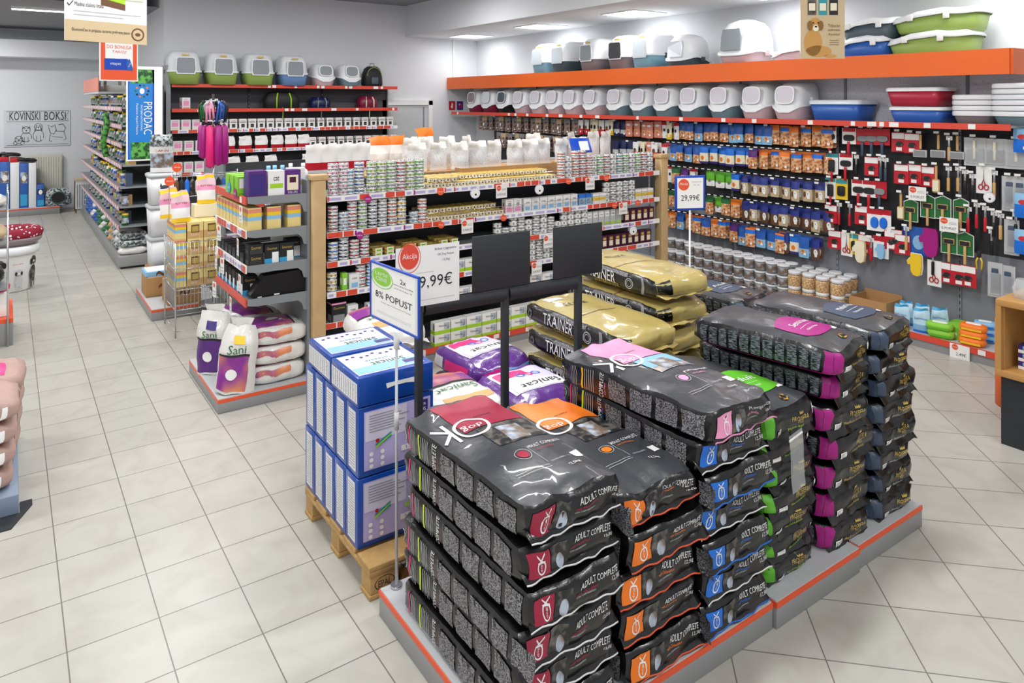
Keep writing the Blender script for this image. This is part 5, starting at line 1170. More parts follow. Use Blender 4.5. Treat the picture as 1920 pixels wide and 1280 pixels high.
def f_wood(b): b.box(-.009, .009, -.012, 0, .09, .2, 'tan', .005); b.box(-.026, .026, -.016, 0, 0, .1, 'tan', .012); b.box(-.02, .02, -.018, -.016, .01, .09, 'cream')
tool('wood', ('wooden_brush', 'oval wooden brush without card'), 'brush', f_wood)
def f_rake(b): b.box(-.008, .008, -.012, 0, .06, .17, 'tan', .004); b.box(-.05, .05, -.02, -.008, 0, .055, 'lightgrey', .004); b.box(-.042, .042, -.022, -.02, .006, .048, 'grey')
tool('rake', ('metal_brush', 'wide metal pinned brush with wooden handle'), 'brush', f_rake)
def f_blister(b): card(b, .14, .2, 'lightgrey', None, 0); b.box(-.06, .06, -.02, -.002, .02, .13, 'clearfilm', .008); b.box(-.008, .008, -.016, -.004, .05, .18, 'cream', .003)
tool('blister', ('comb_pack', 'clear blister pack with cream handled comb'), 'comb', f_blister)
def f_redc(b): card(b, .11, .15, 'red', None, 0); b.box(-.05, .05, -.004, -.002, .1, .145, 'paper'); b.loft([(0, .03, .02), (.004, .028, .018)], 'photodark', 12, 2); b.v = b.v[:-24]+[(x, -.005-z, .06+y) for x, y, z in b.v[-24:]]; b.box(-.02, .02, -.005, -.002, .01, .035, 'paper')
tool('redc', ('grooming_pack', 'red and white carded grooming tool'), 'grooming tool', f_redc)
def f_scis(b):
    card(b, .10, .19, 'paper', None, 0); b.prism([(-.004, .09), (.004, .09), (.0, .175)], 'y', -.008, -.003, 'steel')
    for s_ in (-1, 1): b.tube([(s_*.018+.014*math.cos(a), -.008, .045+.018*math.sin(a)) for a in [i*PI/5 for i in range(10)]], .004, 'red', 5, True)
    b.tube([(-.012, -.008, .06), (.0, -.008, .1), (.012, -.008, .06)], .004, 'red', 5)
tool('scis', ('scissors_pack', 'red handled scissors on white card'), 'scissors', f_scis)
def f_han(m):
    def f(b): b.box(-.01, .01, -.014, 0, 0, .1, m, .005); b.box(-.007, .007, -.01, 0, .1, .17, 'steel', .003); b.box(-.02, .02, -.003, 0, .15, .18, 'paper')
    return f
tool('redh', ('trimming_knife', 'trimming knife with red handle'), 'comb', f_han('red')); tool('blueh', ('trimming_knife', 'stripping tool with blue handle'), 'comb', f_han('slate')); tool('blackh', ('trimming_knife', 'slim black grooming comb'), 'comb', f_han('black')); tool('woodh', ('trimming_knife', 'slim comb with wooden handle'), 'comb', f_han('tan'))
def f_bluep(b): card(b, .12, .17, 'paper', None, 0); b.box(-.06, .06, -.004, -.001, .13, .17, 'red'); b.loft([(0, .032, .045), (.012, .026, .04)], 'okblue', 18, 2.2); b.v = b.v[:-36]+[(x, -.004-z, .065+y) for x, y, z in b.v[-36:]]
tool('bluep', ('rubber_brush', 'blue oval rubber brush on card'), 'brush', f_bluep)
def f_tall(b): card(b, .09, .24, 'lightgrey', None, 0); b.box(-.035, .035, -.022, -.002, .02, .17, 'clearfilm', .006); b.box(-.02, .02, -.012, -.003, .06, .2, 'slate', .005)
tool('tall', ('comb_pack', 'tall clear pack with dark blue comb'), 'comb', f_tall)
tc = {}
def put_tool(key, px, py, where, x=6.93):
    """px,py: column and row of the top of the tool"""
    g, nm = TL[key]; y = gy(px, x); zt = gz(px, py, X=x); zs = [v[2] for v in g.mb.v]; k_ = 1.22
    g.put((x, y, zt-max(zs)*k_), nm+', '+where, 'grooming tools on the hook wall', rz=R90+.1*math.sin(px), sc=(k_, k_, k_)); hook(y, zt-.004)
    tc[key] = tc.get(key, 0)+1
RA, RB, RC, RD, RE = 'upper tool row', 'second tool row', 'third tool row', 'fourth tool row', 'lowest tool row'
rows = [
 (RA, [('slick', 1557, 238), ('slick', 1592, 240), ('slickb', 1618, 241), ('slickb', 1635, 241), ('slickb', 1655, 241), ('redc', 1686, 248), ('redc', 1710, 250), ('rake', 1727, 252), ('rake', 1760, 252), ('woodh', 1780, 255), ('rake', 1796, 254), ('blister', 1828, 258), ('blister', 1866, 260), ('blister', 1906, 262)]),
 (RB, [('pin', 1560, 288), ('slick', 1586, 288), ('blackh', 1606, 290), ('redc', 1634, 294), ('blueh', 1652, 294), ('blueh', 1661, 296), ('redc', 1690, 308), ('redc', 1714, 308), ('redc', 1738, 312), ('wood', 1756, 310), ('woodh', 1779, 312), ('woodh', 1797, 312), ('blackh', 1810, 318), ('blackh', 1824, 326), ('scis', 1845, 312), ('woodh', 1865, 320), ('tall', 1893, 330), ('tall', 1912, 332)]),
 (RC, [('pin', 1558, 334), ('yel', 1578, 335), ('slick', 1610, 337), ('slick', 1630, 339), ('slickb', 1650, 340), ('wood', 1690, 362), ('gcard', 1708, 372), ('gcard', 1740, 364), ('gcard', 1768, 366), ('gcard', 1802, 370), ('redh', 1816, 388), ('redh', 1832, 380), ('redh', 1848, 386), ('blackh', 1864, 396), ('woodh', 1877, 400), ('blackh', 1905, 398)]),
 (RD, [('redc', 1558, 384), ('redh', 1574, 380), ('redh', 1594, 382), ('redc', 1616, 386), ('bluep', 1640, 392), ('bluep', 1657, 393), ('redc', 1678, 430), ('woodh', 1700, 425), ('gcard', 1780, 430), ('gcard', 1810, 434), ('tall', 1897, 412), ('blackh', 1860, 430)]),
 (RE, [('redc', 1565, 432), ('scis', 1588, 436), ('yel', 1604, 438), ('redc', 1622, 440), ('redh', 1634, 446), ('bluep', 1652, 443), ('redc', 1672, 432), ('redc', 1692, 440), ('blackh', 1750, 470)]),
]
for nm_, lst in rows:
    seen = {}
    for key, px, py in lst:
        seen[key] = seen.get(key, 0)+1
        put_tool(key, px, py, '%s such in the %s' % (ORD[seen[key]-1], nm_))
# tools below, hanging lower
for key, px, py, wh in (('scis', 1752, 488, 'below the magenta mitt'), ('redc', 1775, 492, 'below the green cards'), ('redc', 1798, 496, 'second from the yellow clippers'), ('redc', 1815, 498, 'next to the yellow clippers'), ('tall', 1866, 492, 'above the wooden counter'), ('tall', 1890, 498, 'above the wooden counter, inner one')):
    put_tool(key, px, py, wh)
# mitts, pliers, towel
def mitt_shape(w, h):
    return [(-.32*w, 0), (.3*w, 0), (.38*w, .12*h), (.40*w, .6*h), (.33*w, .9*h), (.1*w, 1.0*h), (-.15*w, .97*h), (-.3*w, .8*h), (-.33*w, .5*h), (-.5*w, .52*h), (-.56*w, .38*h), (-.42*w, .24*h), (-.33*w, .2*h)]
def mitt(m, w, h, name, label, px, py, x=6.9, cuff=None):
    b = MB(); sh = [(a, h-c) for a, c in mitt_shape(w, h)]; b.prism(sh, 'y', -.012, .012, m)
    if cuff: b.prism([(a*1.14, h-(c*1.06-.03*h)) for a, c in mitt_shape(w, h)], 'y', .008, .0135, cuff)
    return tag(b.build(name, None, (x, gy(px, x), gz(px, py, X=x)-h), rz=R90), label, 'mitt')
mitt('magenta', .17, .26, 'grooming_mitt', 'large magenta grooming mitt hanging beside the blue backed card', 1744, 428)
mitt('yellow', .13, .2, 'grooming_mitt', 'yellow and white hand shaped grooming mitt hanging low', 1717, 476, cuff='paper')
mitt('sky', .09, .14, 'grooming_mitt', 'pale blue mitt print on a red card', 1651, 458, 6.905)
mitt('cream', .13, .21, 'grooming_mitt', 'cream coloured grooming mitt in the lowest tool row', 1612, 452, 6.9, cuff='tan')
b = MB(); b.box(-.11, .11, -.004, 0, 0, .26, 'trayblue'); b.dec(disk2d(.03, .12, .05, 16, 1.3), 'sky', on_mY(0, -.005, 0)); tag(b.build('towel_pack', None, (6.95, gy(1716, 6.95), gz(1716, 425, X=6.95)-.26), rz=R90), 'blue towel pack with glowing light blue print, behind the magenta mitt', 'towel pack')
b = MB()
for s_ in (-1, 1): b.tube([(s_*.006, 0, .11), (s_*.022, 0, .07), (s_*.018, 0, 0)], .007, 'yellow', 6)
b.box(-.014, .014, -.008, .008, .10, .16, 'ink', .004); tag(b.build('pliers', None, (6.92, gy(1836, 6.92), gz(1836, 470, X=6.92)-.16), rz=R90), 'yellow handled nail clippers hanging low', 'clippers')
K = Kind(sign_popust())
for i, (px, py) in enumerate(((1720, 350), (1779, 408))):
    K.put((6.86, gy(px, 6.86), gz(px, py, X=6.86)), R90, 'white discount card with orange dot above the green carded brushes, %s' % ('farther one' if i == 0 else 'lower one'), 'discount cards on the hook wall', sc=(1.25, 1, 1.1))
a = round_tag('pale', .045); a.location = (6.86, gy(1855, 6.86), gz(1855, 370, X=6.86)); a.rotation_euler = (0, 0, R90); a['label'] = 'white oval tag under the red handled scissors'
# blue packs at the very edge of the wall
ed = G1(pouch_mesh(.13, .2, .05, [(0, .55, 'okblue'), (.55, 1, 'sky')], True, [(0, .3, .5, .2, 'red')]), 'treat_packet', 'treat packet')
for i, (px, py) in enumerate(((1914, 362), (1914, 430), (1912, 240))): ed.put((6.86, gy(px, 6.86)-.02, gz(px, py, X=6.86)-.2), 'bright blue packet hanging at the near end of the hook wall, %s from the shelf' % ORD[i], 'bright blue packets', rz=R90)

# --- goods on the base shelf: buckets, jars, wipes ---
def bucket():
    t_ = thing('treat_bucket', '', 'treat bucket'); b = MB(); b.loft([(0, .052, .052), (.1, .06, .06)], 'grey', 18, 2); b.loft([(.02, .0545, .0545), (.08, .0595, .0595)], 'photodog', 18, 2, cap=(False, False)); b.build('tub', t_)
    b = MB(); b.loft([(.098, .064, .064), (.112, .064, .064), (.114, .058, .058)], 'hoodwhite', 18, 2); b.build('lid', t_); return t_
K = Kind(bucket()); n = 0
for i in range(13):
    for j in range(2):
        for k in range(3 if i > 2 or j else 2):
            if 6.05-.135*i < 4.35: continue
            K.put((6.68+.14*j, 6.02-.135*i, .113+.116*k), 0, 'white lidded treat bucket, %s along the wire fence, %s, %s up' % (ORD[i], ('front', 'back')[j], ORD[k]), 'treat buckets behind the wire fence')
def jar():
    t_ = thing('treat_jar', '', 'treat jar'); b = MB(); b.loft([(0, .058, .058), (.01, .064, .064), (.1, .064, .064), (.12, .05, .05)], 'kibble', 20, 2); b.build('glass_body', t_)
    b = MB(); b.loft([(.118, .062, .062), (.148, .062, .062), (.152, .056, .056)], 'hoodwhite', 20, 2); b.build('lid', t_); return t_
K = Kind(jar())
for j, (y, x, k) in enumerate([(4.28-.15*i, 6.69+.15*q, q) for q in range(3) for i in range(4)]):
    for l in range(2 if k else 2):
        K.put((x+.01*(j % 2), y+.02*k, .113+.153*l), 0, 'white lidded jar of treats, %s of its row, %s row from the lip, %s' % (ORD[j % 4], ORD[k], ('lower', 'upper')[l]), 'jars of treats')
w = MB()
for z in (.16, .2, .25): w.tube([(BX+.03, 6.1, z), (BX+.03, 4.36, z)], .0025, 'chrome', 4)
for i in range(44): w.tube([(BX+.03, 6.1-.04*i, .115), (BX+.03, 6.1-.04*i, .25)], .0018, 'chrome', 4)
for y in (6.1, 4.36):
    for z in (.16, .2, .25): w.tube([(BX+.03, y, z), (WX-.01, y, z)], .0025, 'chrome', 4)
w.build('wire_fence', wallshelf)
b = MB(); b.box(0, .3, 0, .35, 0, .01, 'cardboard'); b.box(0, .01, 0, .35, .01, .17, 'cardboard'); b.box(.29, .3, 0, .35, .01, .2, 'cardboard'); b.box(.01, .29, 0, .01, .01, .17, 'cardboard'); b.box(.01, .29, .34, .35, .01, .17, 'cardboard')
tag(b.build('cardboard_box', None, (6.72, 3.38, .113)), 'open cardboard box between the treat jars and the wipes', 'cardboard box')
g = G1(sack_up_mesh(.13, .07, .21, [(0, .1, 'okblue'), (.1, .35, 'sky'), (.35, .9, 'aquapale'), (.9, 1, 'cyan')] if mat('aquapale', '#bfe0f2', .35) else None, 'aquapale', ('Salviette', .7, .08, .2), 'signblue'), 'wipes_pack', 'wipes pack')
for i, (x, y) in enumerate(((6.68, 3.22), (6.69, 3.06), (6.82, 3.25), (6.84, 3.12), (6.85, 2.98))): g.put((x, y, .113), 'light blue standing wipes pack, %s from the cardboard box' % ORD[i], 'light blue wipes packs', rz=R90+.25*math.sin(i*2))
def wipes(m, m2): 
    b = MB(); b.loft([(0, .07, .045), (.03, .085, .055), (.06, .075, .045)], m, 18, 3); b.loft([(.058, .05, .022), (.066, .045, .018)], 'paper', 14, 3); b.box(-.06, .06, -.056, -.05, .015, .03, m2); return b
gg = G1(wipes('limegreen', 'green'), 'wipes_pack', 'wipes pack'); go = G1(wipes('okorange', 'yellow'), 'wipes_pack', 'wipes pack'); gb = G1(wipes('sky', 'okblue'), 'wipes_pack', 'wipes pack')
for i in range(7): gg.put((6.80+.035*i, 2.86, .13+.0*i), 'green wipes pack leaning in the upright row, %s from the lip' % ORD[i], 'green wipes packs', rot=(PI*.42, 0, R90), sc=(1.25, 1.5, 1))
for k in range(2): gg.put((6.69, 2.90+.01*k, .113+.06*k), 'green wipes pack lying flat at the lip, %s' % ('lower', 'upper')[k], 'green wipes packs', rz=.2+R90, sc=(1.25, 1.1, 1.1))
for k in range(3): go.put((6.69+.01*k, 2.66, .113+.055*k), 'orange wipes pack, %s up in the pile by the orange pillar' % ORD[k], 'orange wipes packs', rz=.1+R90, sc=(1.2, 1.1, 1.05))
for k in range(3): gb.put((6.88, 2.64, .113+.055*k), 'blue wipes pack, %s up behind the orange ones' % ORD[k], 'blue wipes packs', rz=.3+R90)
a = thing('price_card', '', 'price card'); b = MB(); b.box(-.075, .075, -.002, 0, -.115, 0, 'paper'); b.dec(disk2d(-.035, -.025, .024), 'liporange', on_mY(0, -.003, 0)); b.dec(fit2d('Akcija', .04, .012), 'white', on_mY(-.035, -.004, -.025)); b.dec(fit2d('2,49€', .075, .03), 'ink', on_mY(.01, -.003, -.08)); b.build('card', a); a.location = (BX-.005, gy(1800, BX), .115); a.rotation_euler = (0, 0, R90); a['label'] = 'white price card with orange dot reading 2,49 euro on the base shelf lip'

# --- counter at the picture's edge: orange column, black body, wooden niche ---
t = thing('sales_counter', 'sales counter with black body, oak niche and rounded orange end', 'counter', (5.18, 1.9, 0))
MB().box(0, .8, -1.4, 0, 0, .43, 'anthracite').build('body', t)
b = MB(); b.box(-.03, .8, -1.4, .02, .43, .47, 'oak' if mat('oak', '#b8894e', .5, var=.12, vscale=12) else '', .002); b.box(-.03, .8, -1.4, .02, .87, .91, 'oak', .002); b.box(-.03, .0, -.01, .02, .47, .87, 'oak'); b.box(0, .8, -.02, .02, .47, .87, 'oak'); b.box(.4, .42, -1.4, -.02, .47, .87, 'oak'); b.build('niche', t)
MB().cyl(.74, .14, 0, .6, .16, 'orange', 32).build('orange_end', t)
b = MB(); b.loft([(0, .05, .09), (.06, .055, .1), (.12, .04, .08)], 'clearfilm', 16, 3); tag(b.build('acrylic_holder', None, (5.3, 1.78, .911)), 'clear acrylic holder standing on the sales counter', 'holder')
g = G1(carton_mesh(.12, .09, .05, 'violet', [(0, 1, 0, .4, 'paper'), (.2, .8, .5, .9, 'sky')]), 'snack_box', 'snack box')
for k in range(3): g.put((5.27, 1.78, .471+.051*k), 'violet and white snack box in the oak niche, %s up' % ORD[k], 'snack boxes in the oak niche', rz=R90)
# ================= BACK SHELVING UNIT =================
BY, BB = 10.8, 11.2
t = backunit = thing('back_shelving', 'tall grey shelving with red lips against the back wall', 'shelving unit')
mat('backgrey', '#4b4a50', .6); MB().box(1.93, 5.46, BB-.03, BB, .1, 2.40, 'backgrey').build('back_panel', t)
for x in (1.86, 5.44): MB().box(x, x+.06 if x < 2 else x+.02, BY+.02 if x < 2 else BB-.06, BB, 0, 2.66 if x < 2 else 2.4, 'shelfgrey').build('side_panel', t)
for x in (3.1, 4.28):
    b = MB(); b.box(x-.015, x+.015, BB-.045, BB-.03, .1, 2.4, 'black')
    for k in range(30): b.box(x-.004, x+.004, BB-.047, BB-.045, .5+.06*k, .53+.06*k, 'grey')
    b.build('upright', t)
BZ = [2.39, 2.035, 1.735, 1.43, 1.13]
for i, z in enumerate(BZ): shelf_y(t, 1.93, 5.46, BY, BB-.03, z, 71+i, (1, 1, .5, .5, .5)[i], 'shelfgrey', .025, .05)
MB().box(1.93, 5.46, BY+.02, BB-.03, 0, .1, 'plinth').build('base', t)
# hooded houses on its top, doors toward -Y
K = [Kind(big_house('tubgreen', 'doorgrey', .235, .22, .47)), Kind(big_house('tubblue', 'doorgrey', .23, .22, .46))]
for i, (px, k) in enumerate(((347, 0), (418, 0), (487, 0), (552, 1))):
    K[k].put((gx(px, BY-.03), 10.93, 2.392), PI/2, 'white hooded litter house with %s tray and grey flap, %s from the grey pillar side' % (('green', 'blue')[k], ORD[i]), 'large litter houses on the back shelving')
K = [Kind(litter_house('rosy', 'hoodwhite', 'doorgrey', .19, .2, .36)), Kind(litter_house('tealgrey', 'hoodwhite', 'doorgrey', .19, .2, .36))]
K[0].put((gx(609, BY), 10.94, 2.392), PI/2, 'small litter house with rose tray, between the blue one and the teal one'); K[1].put((gx(658, BY), 10.94, 2.392), PI/2, 'small litter house with teal grey tray, beside the backpack')
# backpack
t_ = thing('backpack', 'black pet backpack with pale green piping on top of the back shelving', 'backpack', (gx(706, BY), 10.98, 2.40))
b = MB(); b.loft([(0, .16, .1), (.03, .175, .11), (.2, .165, .105), (.29, .13, .085), (.33, .08, .05)], 'ink', 24, 3.4); b.build('bag_body', t_)
b = MB(); b.tube([(.13*math.cos(a), -.102, .17+.14*math.sin(a)) for a in [i*PI/12 for i in range(13)]], .006, 'tubgreen'); b.build('piping', t_)
b = MB(); b.box(-.06, .06, -.13, -.1, .03, .15, 'charcoalblue', .01); b.build('front_pocket', t_)
b = MB(); b.tube([(-.05, 0, .32), (-.03, 0, .38), (.03, 0, .38), (.05, 0, .32)], .008, 'grey'); b.build('handle', t_)
# second shelf: cartons, soft harness bags
cw = G1(carton_mesh(.115, .09, .165, 'white', [(.15, .85, .3, .72, 'pink'), (.1, .9, .05, .15, 'salmon')], ('CAT', .5, .1, .86), 'grey'), 'food_carton', 'carton')
cr = G1(carton_mesh(.105, .09, .15, 'paper', [(.25, .75, .15, .5, 'photodark'), (.1, .9, .62, .74, 'grey')], ('CANIN', .7, .09, .84), 'red'), 'food_carton', 'carton')
cpk = G1(carton_mesh(.125, .09, .15, 'white', [(.15, .85, .35, .75, 'pink'), (.15, .85, .1, .25, 'cream')], ('CANIN', .7, .1, .86), 'red'), 'food_carton', 'carton')
cw.put((gx(350, BY), 10.83, BZ[1]+.001), 'white and pink carton standing alone on the second shelf of the back unit', rz=.2); cr.put((gx(403, BY), 10.84, BZ[1]+.001), 'narrow white carton behind the hanging toys on the back unit')
def duffel(m, m2, label, px, L, h):
    t_ = thing('pet_carrier_bag', label, 'carrier bag', (gx(px, BY), 10.99, BZ[1]+.001))
    b = MB(); b.loft([(0, L*.9, .1), (.02, L, .12), (h*.6, L*.97, .12), (h*.9, L*.8, .09), (h, L*.6, .05)], m, 22, 3); b.build('bag_body', t_)
    for x in (-.4, .4):
        b = MB(); b.tube([(x*L, -.125, .01), (x*L, -.128, h*.6), (x*L*.8, -.1, h*.92)], .012, m2, 6); b.build('strap', t_)
    b = MB(); b.tube([(-.02, -.12, .02), (-.03, -.175, -.02), (-.04, -.185, -.17)], .006, m2, 5); b.build('hanging_strap', t_)
duffel('ink', 'lime', 'black carrier bag with lime green straps on the back shelving', 535, .28, .26); duffel('navy', 'grey', 'navy blue harness bag with dangling strap on the back shelving', 607, .17, .18); duffel('wine', 'cream', 'red and cream carrier bag at the door end of the back shelving', 697, .17, .2)
def brow(g, name, sh, p0, p1, gap, where, yo=.03, lay=1):
    xs = [v[0] for v in g.mb.v]; w = max(xs)-min(xs); hh = max(v[2] for v in g.mb.v); x = gx(p0, BY)+w/2; n = 0
    while x < gx(p1, BY):
        for l in range(lay): g.put((x, BY+yo, BZ[sh]+.001+l*(hh+.001)), '%s, %s along the %s shelf of the back unit%s' % (name, ORD[n], where, (', %s layer' % ORD[l]) if lay > 1 else ''), 'cartons on the back shelving', rz=.05*math.sin(n*1.9))
        x += w+gap; n += 1
brow(cpk, 'white and pink cat food carton', 2, 320, 385, .02, 'third'); brow(cr, 'white carton with dark round photo', 2, 414, 560, .03, 'third', ); brow(cr, 'white carton with round photo, far half', 2, 562, 740, .045, 'third')
brow(cpk, 'white and pink carton', 3, 325, 385, .025, 'fourth'); 
pw = G1(sack_up_mesh(.19, .07, .2, [(0, .12, 'red'), (.12, .3, 'red'), (.3, 1, 'paper')], 'paper'), 'food_bag', 'cat food bag')
for i, px in enumerate((430, 462, 492, 522, 548, 572)): pw.put((gx(px, BY), BY+.06, BZ[3]+.001), 'white cat food bag with red foot on the fourth back shelf, %s from the toys' % ORD[i], 'white red footed bags')
brow(cr, 'white carton with round photo', 3, 582, 740, .05, 'fourth'); brow(cpk, 'pink and white carton', 4, 325, 430, .02, 'fifth')
for i, px in enumerate((440, 475, 510, 580, 612, 644, 676, 706, 735)): pw.put((gx(px, BY), BY+.06, BZ[4]+.001), 'white cat food bag with red foot on the fifth back shelf, %s in line' % ORD[i], 'white red footed bags')

# ================= SECOND GONDOLA (behind the first) =================
GY2 = 7.62
t = thing('gondola_shelving', 'grey shop shelving behind the wooden posted one, its end base reaching into the aisle', 'shelving unit')
MB().box(1.9, 5.3, 8.15, 8.2, .1, 1.46, 'darkgrey').build('back_panel', t); MB().box(1.9, 5.3, 7.7, 8.6, 0, .1, 'plinth').build('base', t)
for i, z in enumerate((1.36, 1.05, .75)): shelf_y(t, 1.9, 5.3, 7.72, 8.15, z, 91+i, .5, 'shelfgrey', .025)
MB().box(1.88, 1.9, 7.7, 8.6, 0, 1.5, 'shelfgrey').build('end_panel', t)
for i, px in enumerate((590, 618, 646, 674, 702, 730, 757)):
    pw.put((gx(px, 7.8), 7.8, 1.362), 'white red footed cat food bag on the rear gondola, %s from the bottles' % ORD[i], 'white bags on the rear gondola', sc=(1.15, 1, 1.5))
pl = plinth(1.0, 1.0, 'grey base plinth with orange trim carrying cardboard boxes and white bins', (1.175, 7.60, 0), h=.11); pl.scale = (.66, 1, 1)
# wire cart with yellow cartons
def wirecart():
    t_ = thing('wire_cart', 'chrome wire dump basket on legs full of yellow cartons', 'wire basket', (1.27, 6.93, 0)); w, d_ = .46, .52
    for x, y in ((0, 0), (w, 0), (0, d_), (w, d_)): MB().tube([(x, y, 0), (x, y, .86)], .007, 'steel', 6).build('leg', t_)
    b = MB()
    for z in (.06, .25, .43, .62, .86): b.tube([(0, 0, z), (w, 0, z), (w, d_, z), (0, d_, z)], .004, 'steel', 4, True)
    for k in range(1, 14): b.tube([(w*k/14, 0, .25), (w*k/14, 0, .86)], .0024, 'steel', 4); b.tube([(w*k/14, d_, .25), (w*k/14, d_, .86)], .0024, 'steel', 4)
    for k in range(1, 14): b.tube([(0, d_*k/14, .25), (0, d_*k/14, .86)], .0024, 'steel', 4); b.tube([(w, d_*k/14, .25), (w, d_*k/14, .86)], .0024, 'steel', 4)
    for k in range(1, 14): b.tube([(w*k/14, 0, .43), (w*k/14, d_, .43)], .0024, 'steel', 4)
    b.build('basket', t_)
wirecart()
yc = G1(carton_mesh(.14, .11, .145, 'butter', [(0, 1, .0, .45, 'tan'), (.25, .75, .35, .85, 'brown'), (.3, .7, .4, .75, 'gold')], ('DUTY', .5, .12, .2), 'white'), 'food_carton', 'carton')
yb = G1(carton_mesh(.10, .11, .145, 'butter', [(0, 1, 0, .4, 'butter'), (0, 1, .4, .6, 'sky'), (0, 1, .6, .78, 'yellow'), (0, 1, .78, .95, 'salmon')]), 'food_carton', 'carton')
for l in range(4):
    for j in range(3):
        yb.put((1.325, 6.95+.12*j+.05, .44+.147*l), 'yellow striped carton at the aisle side of the wire basket, %s layer, %s back' % (ORD[l], ORD[j]), 'yellow cartons in the wire basket')
        for i in range(2): yc.put((1.455+.145*i, 6.95+.12*j+.05, .44+.147*l), 'yellow carton with brown emblem in the wire basket, %s layer, %s back, %s across' % (ORD[l], ORD[j], ORD[i]), 'yellow cartons in the wire basket')
kb_ = G1(sack_up_mesh(.17, .07, .29, [(0, .13, 'yellow'), (.13, .45, 'paper'), (.45, .62, 'pinkhot'), (.62, .84, 'palepink'), (.84, .95, 'yellow'), (.95, 1, 'palepink')] if (mat('palepink', '#f3cfdc', .45), mat('pinkhot', '#ee9cc0', .4)) else None, 'palepink', ('KITTEN', .6, .06, .2), 'crimson'), 'kitten_food_bag', 'cat food bag')
for i, (px, py, y, lab) in enumerate(((340, 425, 7.05, 'in front, leaning on the yellow cartons'), (318, 420, 7.35, 'half hidden behind the front one'), (387, 385, 7.3, 'higher, beside the end shelving'))):
    kb_.put((gx(px, y), y, 1.03 if i < 2 else 1.15), 'pink and yellow kitten food bag, '+lab, 'pink kitten food bags', rot=(-.15, 0, .15*math.sin(i*2+1)))
tag(MB().box(-.12, .12, -.05, .1, 0, .12, 'cream').build('food_carton', None, (gx(387, 7.3), 7.3, 1.03)), 'plain cream carton under the higher kitten food bag', 'carton')
# cardboard boxes and white bins on the plinth behind
for i, (x, y, w, d_, h, m, lab) in enumerate(((1.20, 8.1, .34, .3, .2, 'cardboard', 'brown cardboard box with white flap at the aisle edge of the plinth'), (1.33, 7.66, .32, .3, .22, 'cardboard', 'brown cardboard box with pale top, in front of the other box'), (1.2, 8.12, .3, .28, .05, 'sky', 'pale blue flat box on the cardboard box'))):
    b = MB(); b.box(0, w, 0, d_, 0, h, m, .003); b.dec(fit2d('~', .1, .06), 'brown', on_mY(w/2, -.001, h/2)); b.box(.02, w-.02, .02, d_-.02, h, h+.004, 'paper')
    tag(b.build('cardboard_box', None, (x, y, .111 if i < 2 else .316)), lab, 'cardboard box')
def bin_(lab, z, h=.33):
    t_ = thing('storage_bin', lab, 'storage bin', (1.44, 8.62, z)); b = MB(); b.loft([(0, .13, .15), (h*.94, .145, .165)], 'hoodwhite', 20, 7); b.build('bin_body', t_)
    b = MB(); b.loft([(h*.92, .158, .178), (h, .158, .178), (h+.012, .14, .16)], 'lightgrey', 20, 7); b.build('lid', t_)
    if z > .9: c = MB(); c.dec(disk2d(0, .14, .055, 14, 1.5), 'charcoalblue', on_mY(0, -.165, 0)); c.dec(poly2d((-.05, .2), (-.02, .2), (-.04, .25)), 'charcoalblue', on_mY(0, -.166, 0)); c.dec(poly2d((.05, .2), (.02, .2), (.04, .25)), 'charcoalblue', on_mY(0, -.166, 0)); c.build('cat_print', t_)
for i in range(3): bin_(('white storage bin with grey lid, lowest of the tower', 'white storage bin with grey lid, middle of the tower', 'white bin with grey cat print, upper of the tower')[i], .32+.345*i)
tag(MB().box(-.15, .15, -.17, .17, 0, .208, 'cardboard', .004).build('cardboard_box', None, (1.44, 8.62, .111)), 'cardboard box under the tower of white bins', 'cardboard box')
b = sack_up_mesh(.24, .12, .42, [(0, .12, 'paper'), (.12, .5, 'photodog'), (.5, .68, 'paper'), (.68, 1, 'gravelbag')], 'grey', ('CANIN', .6, .06, .15), 'red')
tag(b.build('food_bag', None, (1.44, 8.62, 1.36), rz=-.2), 'grey topped cat food bag on the bin tower beside the blue banner', 'cat food bag')

# toy stand with magenta teasers and wobbling toys
t = thing('toy_stand', 'chrome stand hung with magenta and coloured cat toys near the kitten food', 'toy stand', (gx(400, 7.5), 7.5, 0)); tx = 0
b = MB(); b.cyl(0, 0, .11, 2.22, .012, 'chrome', 10); 
for z in (2.15, 1.95): b.tube([(.1*math.cos(a), .1*math.sin(a), z) for a in [i*PI/6 for i in range(12)]], .004, 'chrome', 5, True); b.tube([(-.1, 0, z), (.1, 0, z)], .004, 'chrome', 5)
b.cyl(0, 0, .11, .13, .14, 'chrome', 20); b.build('stand_frame', t)
r = random.Random(4)
for i in range(9):
    a = i*2*PI/9; b = MB(); m = ('magenta', 'magenta', 'okorange', 'magenta', 'magenta', 'magenta', 'hotpink', 'magenta', 'magenta')[i]; L = .26+.18*r.random()
    b.tube([(.1*math.cos(a), .1*math.sin(a), 1.95), (.11*math.cos(a), .11*math.sin(a), 1.91)], .003, 'ink', 4)
    b.loft([(1.91-L, .01, .01, .11*math.cos(a), .11*math.sin(a)), (1.93-L, .045, .04, .11*math.cos(a), .11*math.sin(a)), (1.89, .035, .03, .11*math.cos(a), .11*math.sin(a)), (1.91, .01, .01, .11*math.cos(a), .11*math.sin(a))], m, 10, 2); b.build('teaser_toy', t)
for i in range(8):
    a = i*2*PI/8+.3; b = MB(); m = ('trayblue', 'black', 'white', 'crimson', 'darkgreen', 'pink', 'trayblue', 'ink')[i]
    for k in range(3): b.tube([(.1*math.cos(a), .1*math.sin(a), 2.15), (.14*math.cos(a+.2*k-.2), .14*math.sin(a+.2*k-.2), 2.1), (.12*math.cos(a+.3*k-.3), .12*math.sin(a+.3*k-.3), 1.94+.02*k)], .011, m, 5)
    b.build('feather_toy', t)
